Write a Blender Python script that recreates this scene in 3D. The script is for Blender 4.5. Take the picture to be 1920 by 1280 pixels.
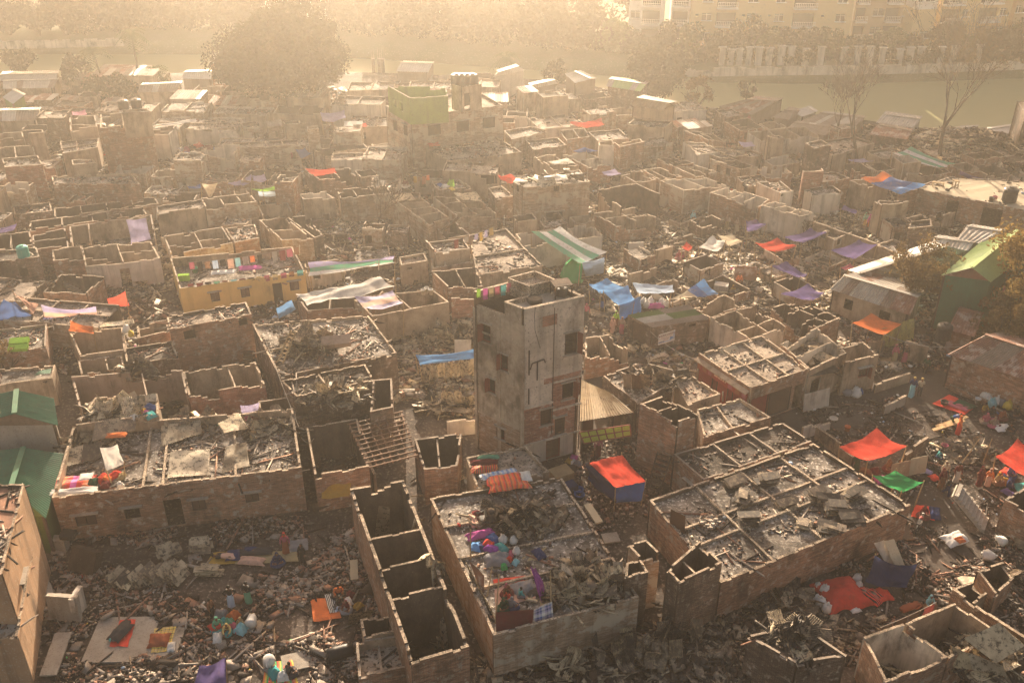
import bpy, bmesh, math, random
import numpy as np
from math import sin, cos, pi, radians
from mathutils import Vector, Matrix, noise as mnoise
random.seed(7); RNG = np.random.default_rng(7)
SC = bpy.context.scene; COL = SC.collection
for o in list(bpy.data.objects): bpy.data.objects.remove(o)
# ---------------------------------------------------------------- camera, sky, sun, exposure
FPX, HC, PITCH = 1910.0, 46.0, radians(30.8)
cam = bpy.data.cameras.new('camera'); camo = bpy.data.objects.new('camera', cam); COL.objects.link(camo)
cam.sensor_width = 36; cam.lens = 36 * FPX / 1920; cam.clip_end = 2000; cam.clip_start = .5
camo.location = (0, 0, HC); camo.rotation_euler = (pi / 2 - PITCH, 0, 0)
SC.camera = camo
SUN_EL, SUN_AZ = radians(16), radians(-5)        # azimuth from +Y, positive to the right
w = bpy.data.worlds.new('World'); SC.world = w; w.use_nodes = True
wn = w.node_tree.nodes; wl = w.node_tree.links; wn.clear()
sky = wn.new('ShaderNodeTexSky'); sky.sky_type = 'NISHITA'; sky.sun_disc = False
sky.sun_elevation = SUN_EL; sky.sun_rotation = SUN_AZ
sky.air_density = 1.6; sky.dust_density = 8.0; sky.ozone_density = .6
tint = wn.new('ShaderNodeMix'); tint.data_type = 'RGBA'; tint.blend_type = 'MULTIPLY'; tint.inputs[0].default_value = 1
tint.inputs[7].default_value = (1.0, .86, .85, 1)
bg = wn.new('ShaderNodeBackground'); bg.inputs['Strength'].default_value = .08
wo = wn.new('ShaderNodeOutputWorld')
wl.new(sky.outputs[0], tint.inputs[6]); wl.new(tint.outputs[2], bg.inputs['Color']); wl.new(bg.outputs[0], wo.inputs['Surface'])
sl = bpy.data.lights.new('sun', 'SUN'); sl.energy = 5.0; sl.angle = radians(.6); sl.color = (1, .83, .62)
so = bpy.data.objects.new('sun', sl); COL.objects.link(so)
sdir = Vector((sin(SUN_AZ) * cos(SUN_EL), cos(SUN_AZ) * cos(SUN_EL), sin(SUN_EL)))
so.rotation_euler = sdir.to_track_quat('Z', 'Y').to_euler(); so.location = (0, 60, 90)
SC.view_settings.view_transform = 'Standard'; SC.view_settings.look = 'None'
SC.view_settings.exposure = 1.86; SC.view_settings.gamma = 1.0
SC.cycles.volume_bounces = 1; SC.cycles.max_bounces = 6; SC.cycles.diffuse_bounces = 3
SC.cycles.transparent_max_bounces = 12; SC.cycles.caustics_reflective = False; SC.cycles.caustics_refractive = False
HAZE_DENSITY, HAZE_G = .00112, .84
# ---------------------------------------------------------------- pixel of the photograph -> point at height z
_f = Vector((0, cos(PITCH), -sin(PITCH))); _u = Vector((0, sin(PITCH), cos(PITCH))); _r = Vector((1, 0, 0))
def W(px, py, z=0.0):
 d = _r * ((px - 960) / FPX) + _u * ((640 - py) / FPX) + _f
 t = (z - HC) / d.z
 return Vector((d.x * t, d.y * t, z))
def pxof(p):
 q = Vector(p) - Vector((0, 0, HC)); zz = q.dot(_f)
 return 960 + FPX * q.x / zz, 640 - FPX * q.dot(_u) / zz
# ---------------------------------------------------------------- materials
def nd(nt, t, **k):
 n = nt.nodes.new(t)
 for a, b in k.items():
  if a[0] == 'i' and a[1:].isdigit(): n.inputs[int(a[1:])].default_value = b
  else: setattr(n, a, b)
 return n
def c4(c): return (c[0], c[1], c[2], 1)
def newmat(name):
 m = bpy.data.materials.new(name); m.use_nodes = True; nt = m.node_tree; nt.nodes.clear()
 out = nd(nt, 'ShaderNodeOutputMaterial'); b = nd(nt, 'ShaderNodeBsdfPrincipled')
 nt.links.new(b.outputs[0], out.inputs[0]); return m, nt, b, out
def ramp(nt, fac, lo, hi):
 r = nd(nt, 'ShaderNodeMapRange'); r.inputs[1].default_value = lo; r.inputs[2].default_value = hi
 nt.links.new(fac, r.inputs[0]); return r.outputs[0]
def mix(nt, fac, a, b, mode='MIX'):
 m = nd(nt, 'ShaderNodeMix', data_type='RGBA', blend_type=mode)
 for s, v in ((0, fac), (6, a), (7, b)):
  if isinstance(v, (int, float)): m.inputs[s].default_value = v
  elif isinstance(v, tuple): m.inputs[s].default_value = c4(v)
  else: nt.links.new(v, m.inputs[s])
 return m.outputs[2]
def noi(nt, vec, scale, detail=5, rough=.65):
 n = nd(nt, 'ShaderNodeTexNoise'); n.inputs['Scale'].default_value = scale
 n.inputs['Detail'].default_value = detail; n.inputs['Roughness'].default_value = rough
 nt.links.new(vec, n.inputs['Vector']); return n.outputs['Fac']
def vmap(nt, vec, sc):
 m = nd(nt, 'ShaderNodeMapping'); m.inputs['Scale'].default_value = sc; nt.links.new(vec, m.inputs[0]); return m.outputs[0]
def gen(name, c1, c2, c3, s=1.0, fine=7.0, brick=None, soot=0., streak=0., rough=.92, bump=.35, local=False,
  plaster=None, spots=(.56, .66), wave=None, trans=0., metal=0., mort=(.42, .36, .29)):
 m, nt, b, out = newmat(name); L = nt.links.new
 if local:
  tc = nd(nt, 'ShaderNodeTexCoord'); oi = nd(nt, 'ShaderNodeObjectInfo')
  mm = nd(nt, 'ShaderNodeVectorMath', operation='ADD'); sc_ = nd(nt, 'ShaderNodeVectorMath', operation='SCALE')
  L(oi.outputs['Random'], sc_.inputs[0]); sc_.inputs[3].default_value = 57
  L(tc.outputs['Object'], mm.inputs[0]); L(sc_.outputs[0], mm.inputs[1]); pos = mm.outputs[0]
 else:
  pos = nd(nt, 'ShaderNodeNewGeometry').outputs['Position']
 n1 = noi(nt, pos, .35 * s, 6); n2 = noi(nt, pos, s * fine, 4, .7)
 if brick:
  uv = nd(nt, 'ShaderNodeTexCoord').outputs['UV']
  br = nd(nt, 'ShaderNodeTexBrick'); br.inputs['Scale'].default_value = 1
  br.inputs['Brick Width'].default_value = .27; br.inputs['Row Height'].default_value = .095
  br.inputs['Mortar Size'].default_value = .012; br.inputs['Bias'].default_value = -.1
  br.inputs['Color1'].default_value = c4(brick[0]); br.inputs['Color2'].default_value = c4(brick[1])
  br.inputs['Mortar'].default_value = c4(mort); L(uv, br.inputs['Vector'])
  col = mix(nt, ramp(nt, n1, .40, .62), br.outputs['Color'], mix(nt, .55, br.outputs['Color'], c2))
  crs = noi(nt, vmap(nt, pos, (1.1, 1.1, 7.5)), 1.0, 3, .7); col = mix(nt, ramp(nt, crs, .44, .60), mix(nt, 1.0, col, (.62, .60, .58), 'MULTIPLY'), col)
  col = mix(nt, ramp(nt, noi(nt, pos, 2.1, 3), .56, .66), col, (.40, .34, .28))
  if plaster: col = mix(nt, ramp(nt, noi(nt, vmap(nt, pos, (1, 1, 1.4)), .42 * s, 8, .7), plaster[1], plaster[1] + .03), col, plaster[0])
  col = mix(nt, ramp(nt, n2, spots[0], spots[1] + .1), col, c3)
 else:
  col = mix(nt, ramp(nt, n1, .38, .62), c1, c2)
  col = mix(nt, ramp(nt, n2, *spots), col, c3)
 if soot:
  sfac = ramp(nt, noi(nt, vmap(nt, pos, (1, 1, .55)), .33, 7, .72), .60 - .22 * soot, .70 - .12 * soot)
  d = nd(nt, 'ShaderNodeMath', operation='MULTIPLY', i1=min(.93, .55 + .4 * soot)); L(sfac, d.inputs[0])
  col = mix(nt, d.outputs[0], col, (.022, .018, .015))
 if streak:
  sfac = ramp(nt, noi(nt, vmap(nt, pos, (1.6, 1.6, .12)), 1.1, 5, .6), .5, .68)
  d = nd(nt, 'ShaderNodeMath', operation='MULTIPLY', i1=streak); L(sfac, d.inputs[0])
  col = mix(nt, d.outputs[0], col, (.05, .038, .03))
 L(col, b.inputs['Base Color']); b.inputs['Roughness'].default_value = rough; b.inputs['Metallic'].default_value = metal
 b.inputs['Specular IOR Level'].default_value = 0 if trans else .2
 if bump:
  bp = nd(nt, 'ShaderNodeBump'); bp.inputs['Strength'].default_value = bump; bp.inputs['Distance'].default_value = .06
  L(n2, bp.inputs['Height']); L(bp.outputs[0], b.inputs['Normal'])
 if trans:
  t = nd(nt, 'ShaderNodeBsdfTranslucent'); L(col, t.inputs[0]); mx = nd(nt, 'ShaderNodeMixShader', i0=trans)
  L(b.outputs[0], mx.inputs[1]); L(t.outputs[0], mx.inputs[2]); L(mx.outputs[0], out.inputs[0])
 return m
M = {}
BR = ((.50, .23, .125), (.27, .125, .07))
BRd = ((.27, .145, .09), (.13, .075, .05))
M['brick'] = gen('brick', (0, 0, 0), (.15, .10, .075), (.34, .28, .22), brick=BR, soot=.30, streak=.3, plaster=((.33, .27, .21), .60))
M['redbrick'] = gen('red_brick', (0, 0, 0), (.2, .10, .07), (.36, .22, .16), brick=((.50, .19, .12), (.28, .10, .07)), soot=.12, streak=.2)
M['darkbrick'] = gen('sooty_brick', (0, 0, 0), (.10, .075, .06), (.22, .18, .14), brick=BRd, soot=.6, streak=.5, plaster=((.2, .165, .13), .60))
M['palebrick'] = gen('pale_brick', (0, 0, 0), (.3, .23, .17), (.42, .36, .28), brick=((.48, .31, .20), (.30, .19, .125)), soot=.2, streak=.35, plaster=((.40, .34, .27), .52))
M['plaster'] = gen('stained_plaster', (.43, .33, .235), (.27, .20, .145), (.12, .085, .062), s=1.3, soot=.5, streak=.42, spots=(.58, .72))
M['white'] = gen('pale_plaster', (.56, .50, .43), (.41, .35, .29), (.24, .19, .15), s=1.3, soot=.28, streak=.42, spots=(.62, .74))
M['sooty'] = gen('smoked_plaster', (.15, .108, .078), (.075, .055, .042), (.36, .27, .20), s=1.2, soot=.55, streak=.55, spots=(.6, .75))
M['pink'] = gen('pinkish_plaster', (.33, .24, .19), (.26, .19, .15), (.15, .11, .09), s=1.2, soot=.3, streak=.4, spots=(.6, .75))
M['towerp'] = gen('tower_plaster', (.62, .54, .45), (.42, .355, .285), (.13, .095, .075), s=2.2, fine=2.6, soot=.22, streak=.35, spots=(.55, .72))
M['towerbrown'] = gen('tower_render', (.44, .37, .29), (.28, .23, .175), (.58, .50, .40), s=2.2, fine=2.4, soot=.3, streak=.4, spots=(.58, .72))
M['yellow'] = gen('yellow_paint', (.62, .43, .16), (.52, .36, .14), (.36, .26, .13), s=1.2, soot=.05, streak=.2, spots=(.62, .75))
M['green'] = gen('green_paint', (.17, .27, .05), (.13, .21, .05), (.1, .12, .04), s=1., streak=.3)
M['orangep'] = gen('ochre_plaster', (.48, .30, .18), (.38, .24, .15), (.5, .42, .33), s=1.2, soot=.1, streak=.45)
M['backlit_coping'] = gen('backlit_wall_top', (.56, .45, .33), (.34, .26, .19), (.14, .11, .085), s=4, fine=2.2, spots=(.48, .58), soot=.55)  # pale concrete tops, lightened to paint in the backlit glow
M['copedark'] = gen('burnt_wall_top', (.34, .28, .22), (.24, .19, .15), (.1, .08, .065), s=2, fine=5, soot=.3)
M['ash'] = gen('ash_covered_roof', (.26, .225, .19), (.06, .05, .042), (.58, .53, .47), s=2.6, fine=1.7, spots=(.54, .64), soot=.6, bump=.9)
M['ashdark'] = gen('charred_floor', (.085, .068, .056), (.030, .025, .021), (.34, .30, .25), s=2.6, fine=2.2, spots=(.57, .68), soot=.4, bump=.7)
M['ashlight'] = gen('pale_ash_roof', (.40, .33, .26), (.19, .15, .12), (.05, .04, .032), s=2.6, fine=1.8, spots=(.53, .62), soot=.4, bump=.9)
M['cream'] = gen('cream_roof', (.44, .36, .25), (.37, .31, .22), (.25, .2, .15), s=1, fine=5, spots=(.64, .7))
M['ground'] = gen('burnt_ground', (.085, .064, .052), (.028, .022, .018), (.26, .21, .17), s=1.6, fine=2.6, spots=(.54, .68), soot=.3, bump=.9)
M['path'] = gen('dirt_lane', (.085, .066, .054), (.05, .04, .033), (.17, .14, .115), s=.9, fine=3, spots=(.58, .72), bump=.5)
M['concrete'] = gen('grey_concrete', (.36, .32, .27), (.28, .245, .205), (.17, .145, .12), s=1.6, soot=.12, streak=.2)
M['rubA'] = gen('broken_concrete', (.30, .25, .205), (.17, .14, .115), (.4, .35, .3), s=3, bump=.3)
M['rubB'] = gen('broken_brick', (.30, .155, .10), (.18, .105, .075), (.3, .22, .17), s=3, bump=.3)
M['rubC'] = gen('burnt_rubble', (.055, .042, .035), (.025, .02, .017), (.13, .105, .085), s=3, bump=.3)
M['rubD'] = gen('pale_rubble', (.38, .32, .26), (.28, .23, .19), (.24, .2, .165), s=3, bump=.3)
M['wood'] = gen('burnt_wood', (.075, .05, .035), (.04, .028, .021), (.16, .11, .075), s=3, bump=.3)
M['bamboo'] = gen('bamboo', (.40, .29, .16), (.3, .21, .12), (.2, .14, .08), s=3, bump=.1)
M['timber'] = gen('new_timber', (.55, .38, .2), (.45, .3, .16), (.3, .2, .1), s=3, bump=.1)
M['bark'] = gen('bark', (.10, .075, .055), (.065, .048, .036), (.16, .12, .09), s=3, bump=.3)
M['black'] = gen('black_plastic', (.022, .021, .022), (.03, .028, .028), (.05, .045, .04), s=2, rough=.5, bump=.05)
M['iron'] = gen('dark_iron', (.05, .038, .032), (.03, .025, .022), (.12, .07, .045), s=3, rough=.7, bump=.1)
M['rustbar'] = gen('rusty_bars', (.20, .115, .07), (.12, .075, .05), (.28, .18, .12), s=4, rough=.8, bump=.1)
M['dark'] = gen('dark_inside', (.016, .013, .012), (.022, .018, .016), (.03, .025, .02), s=1, bump=0)
M['glass'] = gen('window_glass', (.05, .05, .045), (.08, .075, .065), (.035, .035, .03), s=.8, rough=.25, bump=0)
M['redshut'] = gen('red_shutter', (.30, .035, .028), (.24, .03, .026), (.12, .03, .025), s=1.2, streak=.3, rough=.6, bump=.1)
M['brownshut'] = gen('brown_shutter', (.13, .075, .05), (.10, .06, .042), (.06, .04, .03), s=1.2, streak=.3, rough=.7, bump=.1)
M['shutred'] = gen('red_wood', (.22, .06, .04), (.16, .05, .035), (.1, .05, .035), s=2)
M['greentin'] = gen('green_tin', (.055, .18, .105), (.045, .14, .085), (.08, .12, .075), s=1.2, streak=.3, rough=.6, bump=.1)
M['palegreentin'] = gen('pale_green_tin', (.36, .47, .19), (.30, .40, .18), (.22, .3, .15), s=1.2, rough=.6, bump=.1)
M['olivetin'] = gen('olive_tin', (.11, .16, .04), (.08, .12, .035), (.06, .08, .03), s=1.2, streak=.4, rough=.7, bump=.1)
M['tin'] = gen('grey_tin', (.42, .385, .34), (.32, .29, .255), (.23, .17, .13), s=1.5, streak=.2, rough=.55, bump=.1, metal=.0)
M['paletin'] = gen('pale_tin', (.50, .47, .43), (.40, .37, .33), (.4, .35, .3), s=1.5, rough=.55, bump=.1)
M['rusttin'] = gen('rusty_tin', (.30, .15, .10), (.18, .10, .075), (.38, .29, .24), s=1.8, fine=.55, spots=(.50, .60), streak=.3, rough=.8, bump=.1)
M['browntin'] = gen('brown_tin', (.27, .21, .165), (.2, .155, .12), (.15, .11, .085), s=1.5, streak=.3, rough=.75, bump=.1)
for k, a, b_, c in (('tinA', (.40, .33, .23), (.20, .16, .11), (.05, .04, .032)), ('tinB', (.20, .155, .115), (.09, .07, .055), (.34, .27, .18)),
     ('tinC', (.56, .45, .29), (.36, .28, .18), (.09, .07, .05)), ('tinD', (.055, .047, .042), (.032, .028, .025), (.12, .095, .07)),
     ('tinE', (.54, .46, .34), (.38, .31, .23), (.10, .08, .06)), ('tinF', (.24, .12, .075), (.13, .08, .055), (.05, .04, .035))):
 M[k] = gen('scorched_tin_' + {'A': 'olive', 'B': 'brown', 'C': 'tan', 'D': 'black', 'E': 'pale', 'F': 'rusty'}[k[3]], a, b_, c, s=2.2, fine=1.6, local=True, rough=.7, bump=.15, spots=(.5, .62))
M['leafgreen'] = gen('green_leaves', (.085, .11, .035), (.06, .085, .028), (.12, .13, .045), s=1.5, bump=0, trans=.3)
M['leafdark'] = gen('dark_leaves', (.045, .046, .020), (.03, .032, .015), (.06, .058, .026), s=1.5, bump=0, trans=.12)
M['leafbrown'] = gen('dusty_brown_leaves', (.17, .11, .045), (.12, .085, .038), (.2, .14, .06), s=1.5, bump=0, trans=.3)
M['leafgold'] = gen('golden_leaves', (.30, .19, .06), (.2, .14, .05), (.12, .10, .04), s=1., bump=0, trans=.3)
M['skin'] = gen('brown_skin', (.20, .10, .06), (.17, .085, .05), (.14, .07, .045), s=3, bump=0, rough=.6)
M['hair'] = gen('black_hair', (.012, .010, .009), (.018, .014, .012), (.02, .016, .013), s=3, bump=0, rough=.6)
M['aptyellow'] = gen('apartment_yellow', (.60, .44, .22), (.56, .41, .2), (.5, .37, .2), s=.3, bump=0)
M['aptwhite'] = gen('apartment_white', (.74, .70, .66), (.7, .66, .62), (.6, .56, .5), s=.3, bump=0)
M['aptshade'] = gen('apartment_shaded_ochre', (.40, .29, .17), (.38, .27, .16), (.33, .24, .14), s=.3, bump=0)  # ochre darkened to paint in the recessed wing's shade; plain brown on corner block
# water
m, nt, b, out = newmat('lake_water'); b.inputs['Base Color'].default_value = (.34, .31, .15, 1); b.inputs['Roughness'].default_value = .3
g = nd(nt, 'ShaderNodeNewGeometry'); bp = nd(nt, 'ShaderNodeBump', i0=.25); nt.links.new(noi(nt, vmap(nt, g.outputs['Position'], (.6, 1.2, 1)), .5, 5), bp.inputs['Height'])
bp.inputs['Distance'].default_value = .15; nt.links.new(bp.outputs[0], b.inputs['Normal']); M['water'] = m
COLS = dict(red=(.62, .045, .03), scarlet=(.75, .06, .035), orange=(.72, .17, .04), blue=(.05, .13, .36), navy=(.022, .04, .13), sky=(.12, .34, .70),
   purple=(.13, .10, .28), lilac=(.36, .32, .52), violet=(.32, .06, .38), magenta=(.55, .09, .35), pink=(.68, .30, .42), rose=(.45, .10, .16), peach=(.68, .40, .30),
   cream=(.66, .56, .40), white=(.74, .72, .68), grey=(.24, .24, .26), charcoal=(.06, .06, .065), black=(.02, .02, .022), green=(.03, .40, .12), lime=(.30, .60, .06),
   teal=(.05, .36, .36), aqua=(.25, .55, .60), yellow=(.70, .50, .06), mustard=(.50, .30, .04), maroon=(.16, .025, .03), brown=(.22, .10, .05), rust=(.36, .10, .045),
   khaki=(.38, .30, .16), darkgreen=(.03, .09, .05), seagreen=(.12, .38, .24), paleblue=(.45, .58, .75))
def fab(c, tr=.3, rough=.75):
 k = 'fab_' + c + str(tr)
 if k not in M:
  a = COLS[c]; g_ = (a[0] * .4 + a[1] * .4 + a[2] * .2) * .5 + .08; a = tuple(x * .86 + g_ * q * .14 for x, q in zip(a, (1.15, 1, .85))); M[k] = gen(c + '_cloth' + ('_thin' if tr > .2 else ''), a, tuple(x * .82 for x in a), tuple(min(.8, x * .6 + .03) for x in a), s=1.6, fine=3, spots=(.5, .75), rough=rough, bump=.35, trans=tr, streak=.22)
 return M[k]
def pattern(name, cols, kind='stripe', n=6, tr=.3, axis=0, warp=0.):
 """bands or checks woven / printed into a cloth, along its own UV"""
 if name in M: return M[name]
 m, nt, b, out = newmat(name); L = nt.links.new
 uv = nd(nt, 'ShaderNodeTexCoord').outputs['UV']; sp = nd(nt, 'ShaderNodeSeparateXYZ'); L(uv, sp.inputs[0])
 def band(ax, nn):
  mu = nd(nt, 'ShaderNodeMath', operation='MULTIPLY', i1=nn / len(cols)); L(sp.outputs[ax], mu.inputs[0])
  fr = nd(nt, 'ShaderNodeMath', operation='FRACT'); L(mu.outputs[0], fr.inputs[0]); return fr.outputs[0]
 r = nd(nt, 'ShaderNodeValToRGB'); r.color_ramp.interpolation = 'CONSTANT'
 while len(r.color_ramp.elements) < len(cols): r.color_ramp.elements.new(.5)
 for i, c in enumerate(cols): r.color_ramp.elements[i].position = i / len(cols); r.color_ramp.elements[i].color = c4(COLS[c])
 L(band(axis, n), r.inputs[0]); col = r.outputs[0]
 if kind == 'check':
  r2 = nd(nt, 'ShaderNodeValToRGB'); r2.color_ramp.interpolation = 'CONSTANT'
  while len(r2.color_ramp.elements) < len(cols): r2.color_ramp.elements.new(.5)
  for i, c in enumerate(cols): r2.color_ramp.elements[i].position = i / len(cols); r2.color_ramp.elements[i].color = c4(COLS[c])
  L(band(1 - axis, n), r2.inputs[0]); col = mix(nt, .5, col, r2.outputs[0])
 col = mix(nt, ramp(nt, noi(nt, nd(nt, 'ShaderNodeNewGeometry').outputs['Position'], 3, 5), .5, .8), col, (.3, .27, .22))
 L(col, b.inputs['Base Color']); b.inputs['Roughness'].default_value = .8
 t = nd(nt, 'ShaderNodeBsdfTranslucent'); L(col, t.inputs[0]); mx = nd(nt, 'ShaderNodeMixShader', i0=tr)
 L(b.outputs[0], mx.inputs[1]); L(t.outputs[0], mx.inputs[2]); L(mx.outputs[0], out.inputs[0]); M[name] = m; return m
# ---------------------------------------------------------------- object helpers
def tag(o, label=None, cat=None, group=None, kind=None):
 if label: o['label'] = label
 if cat: o['category'] = cat
 if group: o['group'] = group
 if kind: o['kind'] = kind
 return o
def thing(name, label, cat, loc, group=None, rz=0):
 o = bpy.data.objects.new(name, None); COL.objects.link(o); o.location = loc; o.rotation_euler = (0, 0, rz); o.empty_display_size = .1
 return tag(o, label, cat, group)
class MB:
 def __init__(s): s.v = []; s.f = []; s.m = []; s.uv = []
 def quad(s, pts, m=0, uvs=None):
  n = len(s.v); s.v += [tuple(p) for p in pts]; s.f.append(tuple(range(n, n + len(pts)))); s.m.append(m)
  s.uv += list(uvs) if uvs else [(p[0], p[1]) for p in pts]
 def box(s, c, sx, sy, sz, rz=0, m=0, z0=None, tilt=None):
  R = Matrix.Rotation(rz, 3, 'Z')
  if tilt: R = R @ Matrix.Rotation(tilt[0], 3, 'X') @ Matrix.Rotation(tilt[1], 3, 'Y')
  c = Vector(c); P = [c + R @ Vector((x * sx / 2, y * sy / 2, z * sz / 2)) for x in (-1, 1) for y in (-1, 1) for z in (-1, 1)]
  for a, dims in (((0, 1, 3, 2), (sy, sz)), ((4, 6, 7, 5), (sy, sz)), ((0, 4, 5, 1), (sx, sz)), ((2, 3, 7, 6), (sx, sz)), ((0, 2, 6, 4), (sx, sy)), ((1, 5, 7, 3), (sx, sy))):
   q = [P[i] for i in a]; l1 = (q[1] - q[0]).length; l2 = (q[2] - q[1]).length
   s.quad(q, m, ((0, 0), (l1, 0), (l1, l2), (0, l2)))
 def beam(s, p, q, wd, ht, m=0):
  p = Vector(p); q = Vector(q); d = q - p; L = d.length
  if L < 1e-4: return
  R = d.to_track_quat('X', 'Z').to_matrix(); c = (p + q) / 2
  P = [c + R @ Vector((x * L / 2, y * wd / 2, z * ht / 2)) for x in (-1, 1) for y in (-1, 1) for z in (-1, 1)]
  for a in ((0, 1, 3, 2), (4, 6, 7, 5), (0, 4, 5, 1), (2, 3, 7, 6), (0, 2, 6, 4), (1, 5, 7, 3)):
   q4 = [P[i] for i in a]; l1 = (q4[1] - q4[0]).length; l2 = (q4[2] - q4[1]).length
   s.quad(q4, m, ((0, 0), (l1, 0), (l1, l2), (0, l2)))
 def tube(s, pts, rad, n=6, m=0, cap=True):
  pts = [Vector(p) for p in pts]; rings = []
  for i, p in enumerate(pts):
   d = (pts[min(i + 1, len(pts) - 1)] - pts[max(i - 1, 0)])
   q = d.to_track_quat('Z', 'Y') if d.length > 1e-6 else Vector((0, 0, 1)).to_track_quat('Z', 'Y')
   r = rad[i] if isinstance(rad, (list, tuple)) else rad
   rings.append([p + q @ Vector((r * cos(2 * pi * k / n), r * sin(2 * pi * k / n), 0)) for k in range(n)])
  base = len(s.v)
  for rg in rings: s.v += [tuple(p) for p in rg]
  for i in range(len(rings) - 1):
   for k in range(n):
    a = base + i * n + k; b_ = base + i * n + (k + 1) % n
    s.f.append((a, b_, b_ + n, a + n)); s.m.append(m); s.uv += [(k / n, i), ((k + 1) / n, i), ((k + 1) / n, i + 1), (k / n, i + 1)]
  if cap:
   for i, o_ in ((0, True), (len(rings) - 1, False)):
    f = [base + i * n + k for k in range(n)]
    if o_: f.reverse()
    s.f.append(tuple(f)); s.m.append(m); s.uv += [(0, 0)] * n
 def lathe(s, c, prof, n=16, m=0, sx=1, sy=1):
  base = len(s.v); c = Vector(c)
  for r, z in prof: s.v += [(c.x + sx * r * cos(2 * pi * k / n), c.y + sy * r * sin(2 * pi * k / n), c.z + z) for k in range(n)]
  for i in range(len(prof) - 1):
   for k in range(n):
    a = base + i * n + k; b_ = base + i * n + (k + 1) % n
    s.f.append((a, b_, b_ + n, a + n)); s.m.append(m); s.uv += [(k / n, i), ((k + 1) / n, i), ((k + 1) / n, i + 1), (k / n, i + 1)]
  s.f.append(tuple(base + (len(prof) - 1) * n + k for k in range(n))); s.m.append(m); s.uv += [(0, 0)] * n
  s.f.append(tuple(base + n - 1 - k for k in range(n))); s.m.append(m); s.uv += [(0, 0)] * n
 def grid(s, fn, nu, nv, m=0, us=1, vs=1, mfn=None):
  base = len(s.v)
  for j in range(nv + 1):
   for i in range(nu + 1): s.v.append(tuple(fn(i / nu, j / nv)))
  for j in range(nv):
   for i in range(nu):
    a = base + j * (nu + 1) + i; s.f.append((a, a + 1, a + nu + 2, a + nu + 1)); s.m.append(mfn(i / nu, j / nv) if mfn else m)
    s.uv += [(i / nu * us, j / nv * vs), ((i + 1) / nu * us, j / nv * vs), ((i + 1) / nu * us, (j + 1) / nv * vs), (i / nu * us, (j + 1) / nv * vs)]
 def mesh(s, name, mats, origin=(0, 0, 0), smooth=False):
  me = bpy.data.meshes.new(name); o = Vector(origin)
  me.from_pydata([(x - o.x, y - o.y, z - o.z) for x, y, z in s.v], [], s.f)
  for mt in mats: me.materials.append(mt)
  me.polygons.foreach_set('material_index', s.m)
  ul = me.uv_layers.new(name='UVMap'); ul.data.foreach_set('uv', [c for u in s.uv for c in u])
  if smooth: me.polygons.foreach_set('use_smooth', [True] * len(s.f))
  me.update(); return me
 def build(s, name, mats, parent=None, smooth=False, origin=None):
  if not s.f: return None
  if not isinstance(mats, (list, tuple)): mats = [mats]
  og = origin if origin is not None else (parent_loc(parent) if parent else (0, 0, 0))
  o = bpy.data.objects.new(name, s.mesh(name, mats, og, smooth)); COL.objects.link(o)
  if parent: o.parent = parent
  elif origin is not None: o.location = origin
  return o
def parent_loc(p):
 v = Vector((0, 0, 0))
 while p: v += p.location; p = p.parent
 return v
def nz(x, y=0., z=0.): return mnoise.noise(Vector((x, y, z)))
# ---------------------------------------------------------------- loose chunks (uncountable debris)
CH = {}
def chunks(kind, pts, size, flat=(.5, 1.1), palette=('rubA', 'rubB', 'rubC', 'rubD'), wts=(.35, .25, .3, .1), plate=0.):
 """pts: (n,3) array; every chunk is a small irregular block; plate = share of thin broken sheet pieces"""
 n = len(pts)
 if not n: return
 base = np.array([(x, y, z) for x in (-1, 1) for y in (-1, 1) for z in (-1, 1)], float)
 V = base[None] * (1 + RNG.uniform(-.35, .35, (n, 8, 3)))
 s = size[0] + (size[1] - size[0]) * RNG.random(n) ** 2.2
 sc = np.stack([s * RNG.uniform(.6, 1.3, n), s * RNG.uniform(.5, 1., n), s * RNG.uniform(*flat, n) * .6], 1) * .5
 pl = RNG.random(n) < plate
 sc[pl, 0] *= 2.6; sc[pl, 1] *= 1.2; sc[pl, 2] = .012
 st_ = RNG.random(n) < plate * .22; sc[st_, 0] = RNG.uniform(.5, 1.4, st_.sum()); sc[st_, 1] = .05; sc[st_, 2] = .05
 V = V * sc[:, None, :]
 az = RNG.uniform(0, 2 * pi, n); tx = RNG.normal(0, .35, n); ca, sa, ct, st = np.cos(az), np.sin(az), np.cos(tx), np.sin(tx)
 y2 = V[..., 1] * ct[:, None] - V[..., 2] * st[:, None]; z2 = V[..., 1] * st[:, None] + V[..., 2] * ct[:, None]
 x3 = V[..., 0] * ca[:, None] - y2 * sa[:, None]; y3 = V[..., 0] * sa[:, None] + y2 * ca[:, None]
 V = np.stack([x3, y3, z2], 2) + pts[:, None, :]
 m = RNG.choice(len(palette), n, p=np.array(wts) / sum(wts))
 CH.setdefault(kind, []).append((V, [palette[i] for i in m]))
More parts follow.
